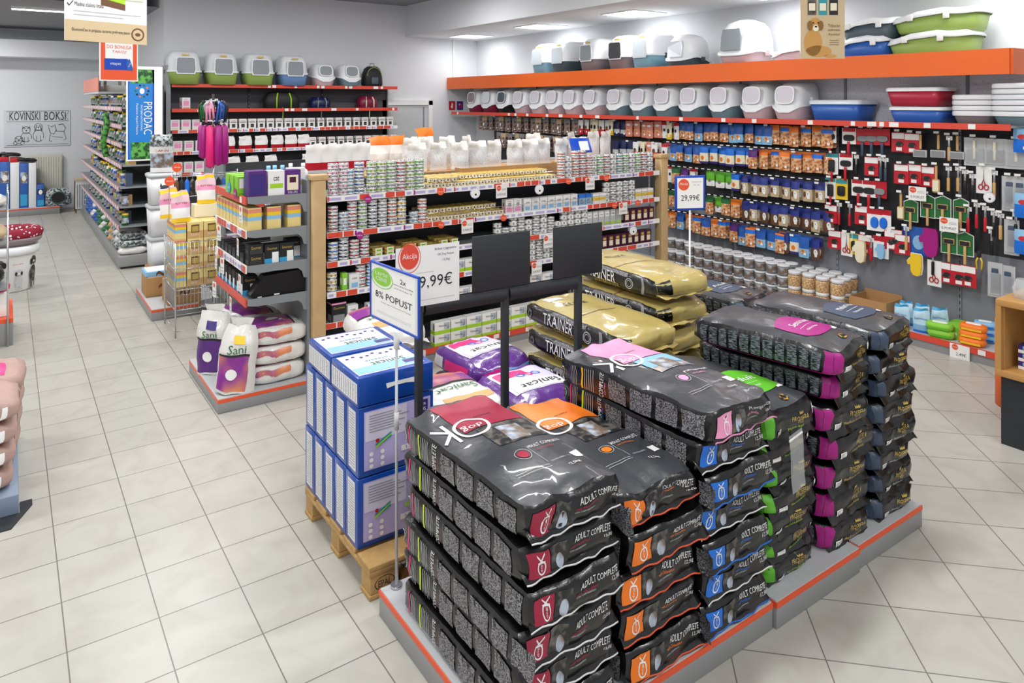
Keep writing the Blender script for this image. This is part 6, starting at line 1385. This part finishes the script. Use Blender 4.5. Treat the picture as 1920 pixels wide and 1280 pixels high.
# accessory rack between kitten food and the end shelving
t = thing('toy_rack', 'low wire rack of small cat toys behind the yellow cartons', 'toy rack', (1.36, 7.98 if False else 7.56, 0))
b = MB()
for x in (0, .62): b.tube([(x, 0, .12), (x, 0, 1.45)], .008, 'steel', 6)
for z in (1.4, 1.42, 1.2, 1.0): b.tube([(0, 0, z), (.62, 0, z)], .004, 'steel', 5)
b.build('rack_frame', t)
for i in range(12):
    m = ('brown', 'ink', 'okblue', 'photodark', 'paper', 'ink', 'teal', 'white', 'ink', 'trayblue', 'grey', 'ink')[i]; b = MB(); b.loft([(-.16, .012, .01), (-.12, .024, .018), (-.03, .024, .018), (0, .006, .006)], m, 10, 2.4)
    b.tube([(0, 0, 0), (0, 0, .03)], .002, 'steel', 4); b.build('hanging_toy', t, (.03+.05*i, -.02, 1.375-.0*(i % 2)))
for i, (px, y, z, z_, txt, lab) in enumerate(((332, 7.5, 1.5, 1.41, 'Akcija', 'orange round badge above the small cat toys'), (318, 7.2, 1.40, 1.03, 'Akcija', 'orange round badge above the front kitten food bag'))):
    a = round_tag('liporange', .045); a.location = (gx(px, y), y, z); a['label'] = lab; MB().tube([(0, .02, .04), (0, .02, -.02), (.0, .03, z_ - z)], .003, 'steel', 4).build('stem', a)
# ================= AISLE SHELVING WITH AQUARIUM GOODS =================
AX, AB, AY0, AY1 = 1.18, 1.72, 10.15, 15.6
t = thing('aisle_shelving', 'long grey aisle shelving for aquarium and reptile goods, with blue banner at its end', 'shelving unit')
MB().box(AB-.02, AB, AY0, AY1, .1, 2.35, 'darkgrey').build('back_panel', t); MB().box(AX+.01, AB, AY0, AY1, .03, .16, 'plinth', .003).build('base', t)
b = MB()
for x in (AX+.06, AB-.06): b.cyl(x, AY0+.05, 0, .03, .02, 'darkgrey', 10)
b.build('foot', t)
AZ = [.18, .55, .80, 1.05, 1.33, 1.60, 1.84, 2.07]
mat('dustyrail', '#b98d97', .5)
for i, z in enumerate(AZ[1:]):
    o = MB().box(AX+.02+.03*(i > 2), AB-.02, AY0, AY1, z-.02, z, 'shelfgrey').build('shelf', t); xx = AX+.03*(i > 2)
    r_ = MB(); r_.box(xx, xx+.012, AY0, AY1, z-.05, z+.01, 'dustyrail')
    for k in range(30): r_.box(xx-.001, xx, AY0+.05+.18*k, AY0+.12+.18*k, z-.04, z, 'paper')
    r_.build('price_rail', o)
b = MB(); b.box(1.27, 1.70, AY0-.012, AY0-.004, 1.38, 2.60, 'paper'); b.build('banner_board', t)
s = MB(); g = on_mY(1.455, AY0-.0135, 1.98); g2 = on_mY(1.455, AY0-.0145, 1.98); g3 = on_mY(1.455, AY0-.0155, 1.98)
mat('bannerblue', '#1d7fd0', .4)
s.dec(grid2d(-.165, .145, -.58, .58), 'bannerblue', g); s.dec(grid2d(-.165, -.15, -.58, .58), 'trayblue', g2); s.dec(grid2d(-.13, .145, .40, .58), 'fern', g2); s.dec(grid2d(-.13, .145, -.58, -.36), 'fern', g2); s.dec(grid2d(.125, .145, -.4, .58), 'signblue', g2)
s.dec(mv2d(fit2d('PRODAC', .42, .10), .07, -.05, -PI/2), 'white', g3); s.dec(mv2d(fit2d('INTERNATIONAL', .34, .022), -.005, -.05, -PI/2), 'white', g3); s.dec(mv2d(fit2d('Passione Aquari Natura', .40, .035), -.06, -.06, -PI/2), 'white', g3)
for k in range(10): s.dec(disk2d(-.0+.075*math.cos(k*PI/5), .30+.075*math.sin(k*PI/5), .014, 8), ('ink', 'okorange', 'darkgreen')[k % 3], g3)
s.dec(disk2d(0, .30, .03, 12, 1.3), 'white', g3); s.build('banner_print', t)
# goods: jars, bottles, boxes, bags per shelf
def tall_jar(m, c): 
    b = MB(); b.loft([(0, .04, .04), (.12, .042, .042), (.135, .036, .036)], m, 12, 2); b.loft([(.13, .04, .04), (.155, .04, .04)], c, 12, 2); b.loft([(.03, .0425, .0425), (.1, .0432, .0432)], 'photodog', 12, 2, cap=(False, False)); return b
kinds = [(G1(tall_jar('darkgreen', 'yellow'), 'feed_jar', 'feed jar'), 'dark green jar with yellow lid'), (G1(tall_jar('trayblue', 'white'), 'feed_jar', 'feed jar'), 'blue jar with white lid'), (G1(tall_jar('grey', 'ink'), 'feed_jar', 'feed jar'), 'grey jar with black lid'),
    (G1(carton_mesh(.1, .08, .16, 'lime', [(.1, .9, .4, .9, 'ink')]), 'feed_carton', 'carton'), 'lime green carton with black panel'), (G1(carton_mesh(.09, .08, .17, 'slate', [(.1, .9, .1, .5, 'gold')]), 'feed_carton', 'carton'), 'slate carton with gold panel'), (G1(bottle('yellow', 'darkgreen', .18), 'care_bottle', 'bottle'), 'white bottle with green label'),
    (G1(carton_mesh(.1, .09, .13, 'tan', [(.1, .9, .4, .9, 'crimson')]), 'feed_carton', 'carton'), 'tan carton with crimson panel')]
for si, z in enumerate(AZ[1:]):
    y = AY0+.07; n = 0
    while y < AY1-.1 and n < 27:
        g, nm = kinds[(n*3+si*2+(n*n) % 3) % 7]
        g.put((AX+.09+.03*(si > 2), y, z+.001), '%s, %s along the %s aisle shelf from its banner end' % (nm, ORD[n], ('lowest', 'second', 'third', 'fourth', 'fifth', 'sixth', 'upper')[si]), 'aquarium goods on the aisle shelving', rz=R90+.2*math.sin(n*2.7))
        y += .125+.02*((n*7) % 3)+(.0 if y < 12.5 else .06); n += 1
def small_bag(m, s_, hx=.13, hy=.17, hz=.045):
    b = Bag(hx, hy, hz, s_, n=3.6, dome=.3, wr=.012, freq=9, taper=.3); b.skin(m, 12, 10, 3); b.rect('top', -.5*hx, .5*hx, -.5*hy, .5*hy, 'paper' if m != 'whitefilm' else 'salmon', 5, 5); return b.mb
bags = [(G1(small_bag('gravelbag', 91), 'gravel_bag', 'gravel bag'), 'grey gravel bag'), (G1(small_bag('whitefilm', 92), 'gravel_bag', 'gravel bag'), 'white sand bag'), (G1(small_bag('darkgreen', 93), 'gravel_bag', 'gravel bag'), 'dark green soil bag'), (G1(small_bag('trayblue', 94), 'gravel_bag', 'gravel bag'), 'blue gravel bag'), (G1(small_bag('tan', 95), 'gravel_bag', 'gravel bag'), 'tan bark bag')]
for j in range(14):
    for k in range(3):
        q = (0, 1, 0, 4, 2, 1, 2, 2, 3, 1, 3, 3, 3, 0)[j] if k else (1, 0, 0, 4, 0, 2, 1, 2, 3, 3, 1, 3, 3, 0)[j]
        g, nm = bags[q]; g.put((AX+.19, AY0+.2+.37*j, .161+.095*k), '%s in the %s pile on the aisle base shelf, %s up' % (nm, ORD[j], ORD[k]), 'bags on the aisle base shelf', rz=PI/2+.15*math.sin(j*2+k))
# snake-like green artificial plant hanging, salmon board, clear cages
b = MB(); b.tube([(AX-.04+.02*math.sin(i*.9), 11.2+.02*math.cos(i), 1.98-.075*i) for i in range(9)], .04, 'fern', 8); tag(b.build('artificial_plant'), 'long green artificial plant hanging from the aisle shelving', 'artificial plant')
b = MB(); v = [(0, 0, 0), (0, -2.2, .02), (0, -2.2, .2), (0, 0, .2)]; b.box(-.012, .0, -2.3, 0, 0, .2, 'salmon'); tag(b.build('canopy_board', None, (1.12, 14.1, 2.30)), 'plain salmon coloured canopy board above the aisle shelving', 'canopy board')
tag(MB().box(1.12, 1.72, 11.85, 14.15, 2.26, 2.29, 'lightgrey').build('canopy_shelf'), 'pale grey shelf carrying the salmon board and clear cages', 'shelf')
def cage(lab, y, x=1.4, sc_=1):
    t_ = thing('pet_cage', lab, 'pet cage', (x, y, 2.291)); b = MB(); b.loft([(0, .15, .2), (.1, .16, .21)], 'whitefilm', 20, 5, cap=(True, False)); b.build('cage_base', t_)
    b = MB()
    for k in range(12): a = k*.035-.19; b.tube([(-.15, a, .1), (-.14, a, .28), (.14, a, .28), (.15, a, .1)], .0025, 'chrome', 4)
    b.tube([(-.14, -.19, .28), (.14, -.19, .28), (.14, .19, .28), (-.14, .19, .28)], .004, 'chrome', 4, True); b.build('cage_wires', t_); t_.scale = (sc_, sc_, sc_)
cage('clear and chrome small pet cage above the aisle shelving, near one', 12.3); cage('clear and chrome small pet cage above the aisle shelving, farther one', 13.1)
# ================= FAR LEFT =================
t = thing('radiator', 'cream ribbed radiator under the drawing on the far wall', 'radiator', (-.1, 16.46, .25))
b = MB(); b.box(0, 1.02, -.06, 0, 0, .86, 'radcream' if mat('radcream', '#cfcdc2', .5) else '', .008); 
for k in range(24): b.box(.03+.041*k, .05+.041*k, -.07, -.06, .04, .82, 'radcream')
b.build('radiator_body', t); MB().tube([(.95, -.03, .02), (.95, -.03, -.25)], .012, 'white').build('pipe', t)
# hand drawn poster of pets
t = thing('wall_drawing', 'ink drawing of pets with bubble lettering pinned to the far wall', 'drawing', (0, 16.49, 0))
b = MB(); b.box(-.04, 1.06, -.006, 0, 1.27, 1.98, 'paperwall' if mat('paperwall', '#cfd2d8', .8) else ''); b.build('sheet', t)
s = MB(); g = on_mY(0, -.009, 0)
s.dec(mv2d(fit2d('KOVINSKI', .50, .17), .30, 1.86), 'ink', g); s.dec(mv2d(fit2d('BOKSI', .36, .17), .80, 1.86), 'ink', g)
def line(pts, w=.008): s.tube([(x, -.009, z) for x, z in pts], w/2, 'ink', 4)
line([(.0, 1.75), (.6, 1.745), (1.03, 1.76), (.98, 1.86), (1.04, 1.96), (0, 1.95)], .006); line([(-.0, 1.3), (1.03, 1.3)], .005)
def pet(cx, z, h, ears):
    line([(cx+.09*math.cos(a), z+h*.3+h*.3*math.sin(a)) for a in [i*PI/8-.4 for i in range(16)]]); line([(cx+.065*math.cos(a), z+h*.75+.07*math.sin(a)) for a in [i*PI/6 for i in range(13)]])
    for s_ in (-1, 1): line([(cx+s_*.06, z+h*.8), (cx+s_*.06, z+h*.8+ears), (cx+s_*.02, z+h*.85)], .012); line([(cx+s_*.03, z+h*.3), (cx+s_*.035, z)], .007)
    line([(cx-.01, z+h*.73), (cx+.01, z+h*.73)], .02)
pet(.32, 1.36, .3, .06); pet(.52, 1.36, .38, -.1); pet(.2, 1.3, .14, .03)
line([(.7, 1.6), (.68, 1.68), (.74, 1.64), (.8, 1.68), (.82, 1.58), (.78, 1.5), (.72, 1.52), (.7, 1.6)], .01); line([(.8, 1.56), (.95, 1.55), (.98, 1.62), (.93, 1.7), (.86, 1.68)], .012); line([(.72, 1.5), (.7, 1.36), (.75, 1.36)]); line([(.95, 1.55), (.99, 1.4), (.95, 1.38)]); line([(.75, 1.45), (.93, 1.43)])
s.build('ink_lines', t)
# platform with aquarium boxes and cat cave
plinth(2.2, .5, 'grey plinth with orange trim along the far wall', (-1.35, 15.9, 0), h=.14)
def fbox(x, w, h, m, lab, d_=.3, band=None, y=16.0):
    b = MB(); b.box(0, w, 0, d_, 0, h, m, .002)
    if band: b.dec(grid2d(.01, w-.01, h*.55, h*.8), band, on_mY(0, -.002, 0)); b.dec(disk2d(w/2, h*.66, w*.28, 12, 1.4), 'paper', on_mY(0, -.003, 0)); b.dec(grid2d(.01, w-.01, h*.05, h*.3), 'cyan', on_mY(0, -.002, 0))
    tag(b.build('aquarium_box', None, (x, y, .141)), lab, 'box')
fbox(-.35, .22, .86, 'trayblue', 'tall blue aquarium box, outermost of the row at the radiator', band='photodog')
fbox(-.10, .15, .88, 'trayblue', 'tall blue aquarium box with red cap, beside the white one', band='photodog'); fbox(.06, .14, .86, 'hoodwhite', 'tall plain white box between two blue aquarium boxes')
fbox(.21, .13, .84, 'trayblue', 'tall blue aquarium box between two white boxes', band='photodog'); fbox(.35, .12, .84, 'hoodwhite', 'tall plain white box beside the short blue box'); fbox(.48, .12, .42, 'trayblue', 'short blue aquarium box beside the cat cave', band='ink')
b = MB(); b.box(0, .14, 0, .2, 0, .09, 'red', .004); tag(b.build('red_box', None, (-.1, 16.02, 1.023)), 'red box cap on the tall blue aquarium box', 'box'); b = MB(); b.box(0, .13, 0, .2, 0, .09, 'red', .004); tag(b.build('red_box', None, (.06, 16.02, 1.003)), 'red box cap on the tall white box', 'box')
for i, (x, z) in enumerate(((-.3, 1.115), (.0, 1.115), (.25, 1.0))):
    bb = small_bag('blackfilm' if i < 2 else 'ink', 97+i, .17, .13, .035); tag(bb.build('black_cushion', None, (x+.06, 16.12, z), rot=(0, .1, .1)), 'black folded cushion on the tall boxes, %s from the far corner' % ORD[i], 'cushion', 'black cushions on the boxes')
t = thing('cat_cave', 'patterned grey cat cave with a dark round opening on the far plinth', 'cat cave', (.83, 16.12, .141))
b = MB(); b.loft([(0, .2, .18), (.03, .23, .2), (.22, .22, .19), (.32, .17, .14), (.33, .1, .08)], 'gravelbag', 24, 3.2); b.build('cave_body', t)
b = MB(); b.dec(disk2d(0, .16, .12, 20, .92), 'black', lambda a, c: (a, -.205, c)); b.tube([(.12*math.cos(a), -.207, .16+.11*math.sin(a)) for a in [i*PI/12 for i in range(24)]], .012, 'charcoalblue', 5, True); b.build('opening', t)
b = MB()
for s_ in (-1, 1): b.dec(ring2d(s_*.16, .27, .015, .04, 14), 'lightgrey', lambda a, c: (a, -.207, c))
b.build('eye_patch', t)
# slatted stand beside it
t = thing('scratching_crate', 'slatted white and brown crate between the cat cave and the aisle shelving', 'crate', (1.13 if False else 1.10, 15.75, 0))
b = MB(); b.box(0, .3, 0, .02, .08, .62, 'hoodwhite')
for k in range(7): b.box(.02+.04*k, .035+.04*k, -.01, 0, .1, .55, 'grey')
b.build('slats', t); MB().box(-.01, .31, -.02, .3, .62, .65, 'beige').build('lid', t); b = MB()
for x in (0, .28): b.box(x, x+.02, .0, .02, 0, .08, 'brown'); b.box(x, x+.02, .28, .3, 0, .62, 'brown')
b.build('leg', t)

# white food bin with dog prints and polka dot bed
t = thing('food_bin', 'large round white food bin printed with dogs at the picture edge of the aisle', 'food bin', (.02, 9.82, 0))
b = MB(); b.loft([(0, .22, .22), (.02, .235, .235), (.40, .27, .27), (.43, .275, .275)], 'white', 36, 2, cap=(True, True)); b.build('bin_body', t)
b = MB(); b.loft([(.42, .30, .30), (.455, .31, .31), (.50, .305, .305), (.51, .29, .29)], 'hoodwhite', 36, 2); b.build('rim', t)
s = MB()
def cyl_map(a, c): R = .25+c*.05+.003; th = -PI/2+a/.26; return (R*math.cos(th), R*math.sin(th), c)
def dogfig(x, k, m):
    s.dec(mv2d(disk2d(0, 0, .05*k, 14, 1.5), x, .13*k+.02), m, cyl_map); s.dec(mv2d(disk2d(0, 0, .036*k, 14, 1.1), x, .25*k+.02), m, cyl_map)
    for s_ in (-1, 1): s.dec(mv2d(disk2d(0, 0, .015*k, 8, 2), x+s_*.035*k, .24*k+.02), 'ink', cyl_map); s.dec(mv2d(grid2d(-.012*k, .012*k, 0, .1*k), x+s_*.025*k, .03), m, cyl_map)
    s.dec(mv2d(disk2d(0, 0, .012*k, 8), x, .24*k+.02), 'paper', lambda a, c: tuple(q*1.004 if i < 2 else q for i, q in enumerate(cyl_map(a, c)))) 
dogfig(-.08, 1.25, 'photodark'); dogfig(.10, .8, 'lightgrey'); dogfig(.29, 1.25, 'photodark'); s.dec(mv2d(fit2d('ROYAL CANIN', .10, .014), .09, .32), 'red', cyl_map)
s.build('dog_print', t)
t = thing('pet_bed', 'wine red polka dot pet bed in a taupe tray on the white food bin', 'pet bed', (.03, 9.82, .512))
b = MB(); b.loft([(0, .25, .22), (.05, .31, .27), (.09, .32, .28)], 'mauve', 32, 2.4); b.build('tray', t)
b = MB(); pts = [(.27*math.cos(a), .23*math.sin(a), .13) for a in [i*PI/14 for i in range(28)]]; b.tube(pts, .065, 'polkadot', 10, True); b.loft([(.09, .22, .2), (.13, .2, .18)], 'polkadot', 20, 2.4); b.build('cushion', t)
# shelf end at the left edge with wire front, plinth and small goods
t = thing('display_rack', 'thin chrome rack opposite the food bin with grey base and orange trim', 'display rack', (-.75, 7.55, 0))
b = MB(); b.box(0, .80, 0, .75, 0, .20, 'plinth', .003); b.build('base', t); MB().box(-.001, .801, -.001, .751, .20, .235, 'liporange').build('orange_trim', t)
b = MB(); b.tube([(.76, -.03, 0), (.76, -.03, 1.35)], .009, 'steel', 6); b.tube([(.76, -.03, 1.35), (.76, .7, 1.35)], .007, 'steel', 6); b.tube([(.76, .7, 0), (.76, .7, 1.35)], .009, 'steel', 6)
for z in (.5, .9, 1.2): b.tube([(.76, -.03, z), (.76, .7, z)], .005, 'steel', 5); b.box(0, .75, .0, .7, z-.01, z, 'shelfgrey')
b.build('rack_frame', t)
tag(MB().box(0, .7, 0, .5, 0, .2, 'paper', .004).build('white_carton', None, (-.68, 7.65, .236)), 'white carton on the grey base of the chrome rack', 'carton')
bb = small_bag('blackfilm', 99, .2, .2, .08); tag(bb.build('black_bed', None, (-.22, 7.85, .502)), 'black padded pet bed on the middle level of the chrome rack', 'pet bed')
bb = small_bag('hotpink', 101, .2, .16, .02); tag(bb.build('pink_cloth', None, (-.17, 7.85, .437)), 'pink cloth hanging out above the white carton', 'cloth')
bb = small_bag('whitefilm', 102, .2, .2, .05); tag(bb.build('patterned_cushion', None, (-.2, 7.85, 1.201)), 'white and red patterned cushion on the upper level of the chrome rack', 'cushion')
bb = small_bag('beige', 103, .2, .2, .06); tag(bb.build('beige_cushion', None, (-.2, 7.85, .905)), 'beige cushion with red edge on the chrome rack below the patterned one', 'cushion')
# pale pink sacks at the left edge
def pink_sack(seed, patch, top=False):
    t_ = thing('dog_food_sack', '', 'dog food sack'); b = Bag(.32, .22, .054, seed, n=5, dome=.12, wr=.012); b.skin('pinkbag', 14, 20, 5)
    b.rect('top', -.1, .22, -.8*.22, .3*.22, patch, 6, 6); b.rect('right', .3*.22, .6*.22, -.5*.062, .4*.062, 'paper', 3, 3); b.put('front', disk2d(0, 0, .03, 12, .8), patch, .05, 0); b.rect('front', .24, .28, -.5*.062, .3*.062, 'paper', 3, 3)
    b.mb.build('sack_body', t_); return t_
K = [Kind(pink_sack(111, 'neon')), Kind(pink_sack(112, 'hotpink'))]
mat('tubgrey', '#7f8fa6', .45)
tag(MB().box(-.8, .055, 4.45, 5.45, .0, .10, 'tubgrey', .004).build('storage_platform'), 'blue grey platform under the pale pink sacks', 'platform')
tag(MB().prism([(-.2, 4.30), (.02, 4.30), (.115, 4.50), (.115, 4.56), (.06, 4.56), (.06, 4.44), (-.2, 4.44)], 'z', 0, .006, 'anthracite').build('dark_floor_patch'), 'small dark patch on the floor in front of the pale pink sacks', 'mat')  # thin dark flat shape on the floor along the platform's front edge
for i in range(4): K[0].put((-.29+.01*i, 4.70, .102+.12*i), .03*math.sin(i*2), 'pale pink dog food sack with yellow spot, %s up in the front pile' % ORD[i], 'pale pink sacks')
for i in range(4): K[1].put((-.25+.01*i, 5.16, .102+.118*i), .04*math.sin(i*3), 'pale pink dog food sack with pink spot, %s up in the rear pile' % ORD[i], 'pale pink sacks')

# ================= HANGING SIGNS =================
def wires(t_, pts, top=3.83):
    for x, z in pts: MB().tube([(x, 0, z), (x, 0, top)], .0015, 'steel', 4).build('wire', t_)
# large food banner
d_ = 3.6; yy = 3.35; x0, x1 = gx(112, yy), gx(284, yy); zb = gz(200, 80, Y=yy)
t = thing('hanging_banner', 'large hanging banner with food boxes and tan foot strip above the aisle', 'banner', ((x0+x1)/2, yy, zb), .33); w = (x1-x0)*.98
b = MB(); b.box(-w/2, w/2, -.004, 0, 0, .60, 'paper'); b.build('board', t)
s = MB(); g = on_mY(0, -.005, 0); g2 = on_mY(0, -.006, 0); g3 = on_mY(0, -.007, 0)
s.dec(grid2d(-w/2, w/2, 0, .085), 'beige', g); s.dec(mv2d(fit2d('Ekonomična in prijazna naravna prehrana pasov', w*.70, .018), -w*.07, .045), 'ink', g2); s.dec(ring2d(w*.38, .042, .022, .028, 20), 'brown', g2); s.dec(disk2d(w*.38, .042, .012, 12, .6), 'brown', g2)
s.dec(mv2d(fit2d('Mladina ešalona hrana', w*.34, .018), -w*.22, .150), 'ink', g2); s.dec(grid2d(-w*.4, w*.42, .12, .124), 'lightgrey', g2); s.dec(grid2d(-w*.4, w*.2, .105, .109), 'lightgrey', g2); s.dec(mv2d(fit2d('✓', .025, .025), -w*.44, .15), 'ink', g2)
s.dec(poly2d((-w*.42, .215), (-w*.08, .18), (-w*.08, .21), (-w*.42, .245)), 'brown', g); s.dec(poly2d((-w*.42, .245), (-w*.05, .212), (-w*.05, .40), (-w*.42, .43)), 'lime', g); s.dec(poly2d((-w*.08, .155), (w*.22, .14), (w*.22, .165), (-w*.08, .185)), 'brown', g2); s.dec(poly2d((-w*.08, .18), (w*.22, .165), (w*.22, .245), (-w*.08, .26)), 'lime', g2)
s.dec(grid2d(-w*.05, w*.12, .29, .45), 'photodark', g2); s.dec(grid2d(w*.15, w*.46, .185, .42), 'cream', g3); s.dec(mv2d(fit2d('Nežna pekovska', w*.2, .014), w*.3, .27), 'grey', on_mY(0, -.008, 0)); s.dec(mv2d(fit2d('prehrana', w*.16, .014), w*.3, .245), 'grey', on_mY(0, -.008, 0))
s.build('print', t); wires(t, ((-w*.4, .6), (w*.4, .6)), 3.83-zb)
# orange bonus sign
yy = 4.3; x0, x1 = gx(182, yy), gx(262, yy); zb = gz(222, 152, Y=yy); zt = gz(222, 78, Y=yy); w = x1-x0
t = thing('hanging_sign', 'square orange and white hanging sign reading DO BONUSA TAKOJ', 'sign', ((x0+x1)/2, yy, zb), .35); h = zt-zb
b = MB(); b.box(-w/2, w/2, -.004, 0, 0, h, 'paper', 0); b.box(-w*.47, w*.47, -.005, -.004, h*.03, h*.98, 'liporange'); b.box(-w*.36, w*.36, -.006, -.005, h*.34, h*.97, 'paper'); b.build('board', t)
s = MB(); g = on_mY(0, -.007, 0); s.dec(mv2d(fit2d('DO BONUSA', w*.64, h*.09), 0, h*.86), 'liporange', g); s.dec(mv2d(fit2d('TAKOJ!', w*.38, h*.085), 0, h*.73), 'liporange', g)
s.dec(poly2d((-w*.38, h*.28), (w*.22, h*.29), (w*.22, h*.57), (-w*.38, h*.56)), 'signblue', g); s.dec(poly2d((w*.2, h*.28), (w*.34, h*.27), (w*.36, h*.33), (w*.27, h*.57), (w*.18, h*.52)), 'trayblue', on_mY(0, -.0075, 0)); s.dec(mv2d(fit2d('vitapet', w*.28, h*.09), -w*.1, h*.43), 'white', on_mY(0, -.008, 0)); s.dec(mv2d(fit2d('bonus', w*.12, h*.04), w*.26, h*.42, 1.1), 'white', on_mY(0, -.0085, 0))
s.build('print', t); wires(t, ((-w*.3, h), (w*.3, h)), 3.83-zb)
# dog poster
yy = 2.3; xs = 1540
x0 = gx(1507, yy); zb = gz(1540, 112, Y=1.95)
X_ = 3.18; t = thing('hanging_poster', 'beige hanging poster with a golden dog above the central display', 'poster', (X_, gy(1542, X_), gz(1542, 110, X=X_)), -.62); w = .205
b = MB(); b.box(-w/2, w/2, -.003, 0, 0, .46, 'beige'); b.build('board', t)
s = MB(); g = on_mY(0, -.004, 0); g2 = on_mY(0, -.005, 0); g3 = on_mY(0, -.006, 0); mat('dogfur', '#c9954f', .7); mat('dogdark', '#8a5f2e', .7)
s.dec(disk2d(-.045, .075, .042, 18, 1.5), 'dogfur', g); s.dec(disk2d(-.02, .035, .06, 16, .45), 'dogfur', g); s.dec(disk2d(-.035, .16, .028, 18, 1.15), 'dogfur', g2); s.dec(disk2d(-.06, .155, .012, 10, 2), 'dogdark', g3); s.dec(disk2d(-.01, .155, .012, 10, 2), 'dogdark', g3); s.dec(disk2d(-.033, .143, .014, 12, 1.1), 'cream', g3)
for dx in (-.045, -.022): s.dec(disk2d(dx, .168, .004, 8), 'ink', on_mY(0, -.007, 0))
s.dec(disk2d(-.033, .15, .006, 8, .7), 'ink', on_mY(0, -.007, 0)); s.dec(disk2d(.035, .012, .03, 10, .3), 'dogfur', g)
for k, dx in enumerate((-.05, .0, .05)): s.dec(grid2d(dx-.02, dx+.02, .205, .30), ('photodark', 'teal', 'ink')[k], g); s.dec(grid2d(dx-.015, dx+.015, .225, .26), 'cream', g2); s.dec(grid2d(dx-.012, dx+.012, .30, .325), 'ink', g)
for k, tx in enumerate(('Tržno bo', 'jedrnata', 'Apetita!')): s.dec(mv2d(fit2d(tx, .055, .014), .052, .155-.021*k), 'brown', g2)
for k in range(3): s.dec(grid2d(.03, .075, .085-.01*k, .087-.01*k), 'brown', g2)
s.build('print', t); wires(t, ((-w*.35, .46), (w*.35, .46)), 3.83-t.location.z)

# signs on the back wall beside the door
b = MB(); b.box(0, .13, -.01, 0, 0, .16, 'red'); b.dec(grid2d(.05, .08, .03, .13), 'white', on_mY(0, -.011, 0)); b.dec(poly2d((.03, .06), (.06, .03), (.06, .09)), 'white', on_mY(0, -.012, 0))
tag(b.build('fire_sign', None, (gx(842, 11.24), 11.248, gz(842, 206, Y=11.24))), 'small red fire hose sign with white symbol beside the door', 'sign')
b = MB(); b.box(0, .13, -.01, 0, 0, .16, 'violet'); b.dec(disk2d(.065, .08, .045, 12), 'crimson', on_mY(0, -.011, 0)); b.dec(disk2d(.05, .1, .015, 8), 'sky', on_mY(0, -.012, 0))
tag(b.build('wall_sign', None, (gx(857, 11.24), 11.248, gz(857, 206, Y=11.24))), 'small violet sign with round motif next to the red one', 'sign')
b = MB(); b.box(0, .028, -.02, 0, 0, 1.0, 'white'); tag(b.build('cable_duct', None, (gx(849, 11.24), 11.249, 2.6), ), 'thin white cable duct at the end of the orange board', 'cable duct')
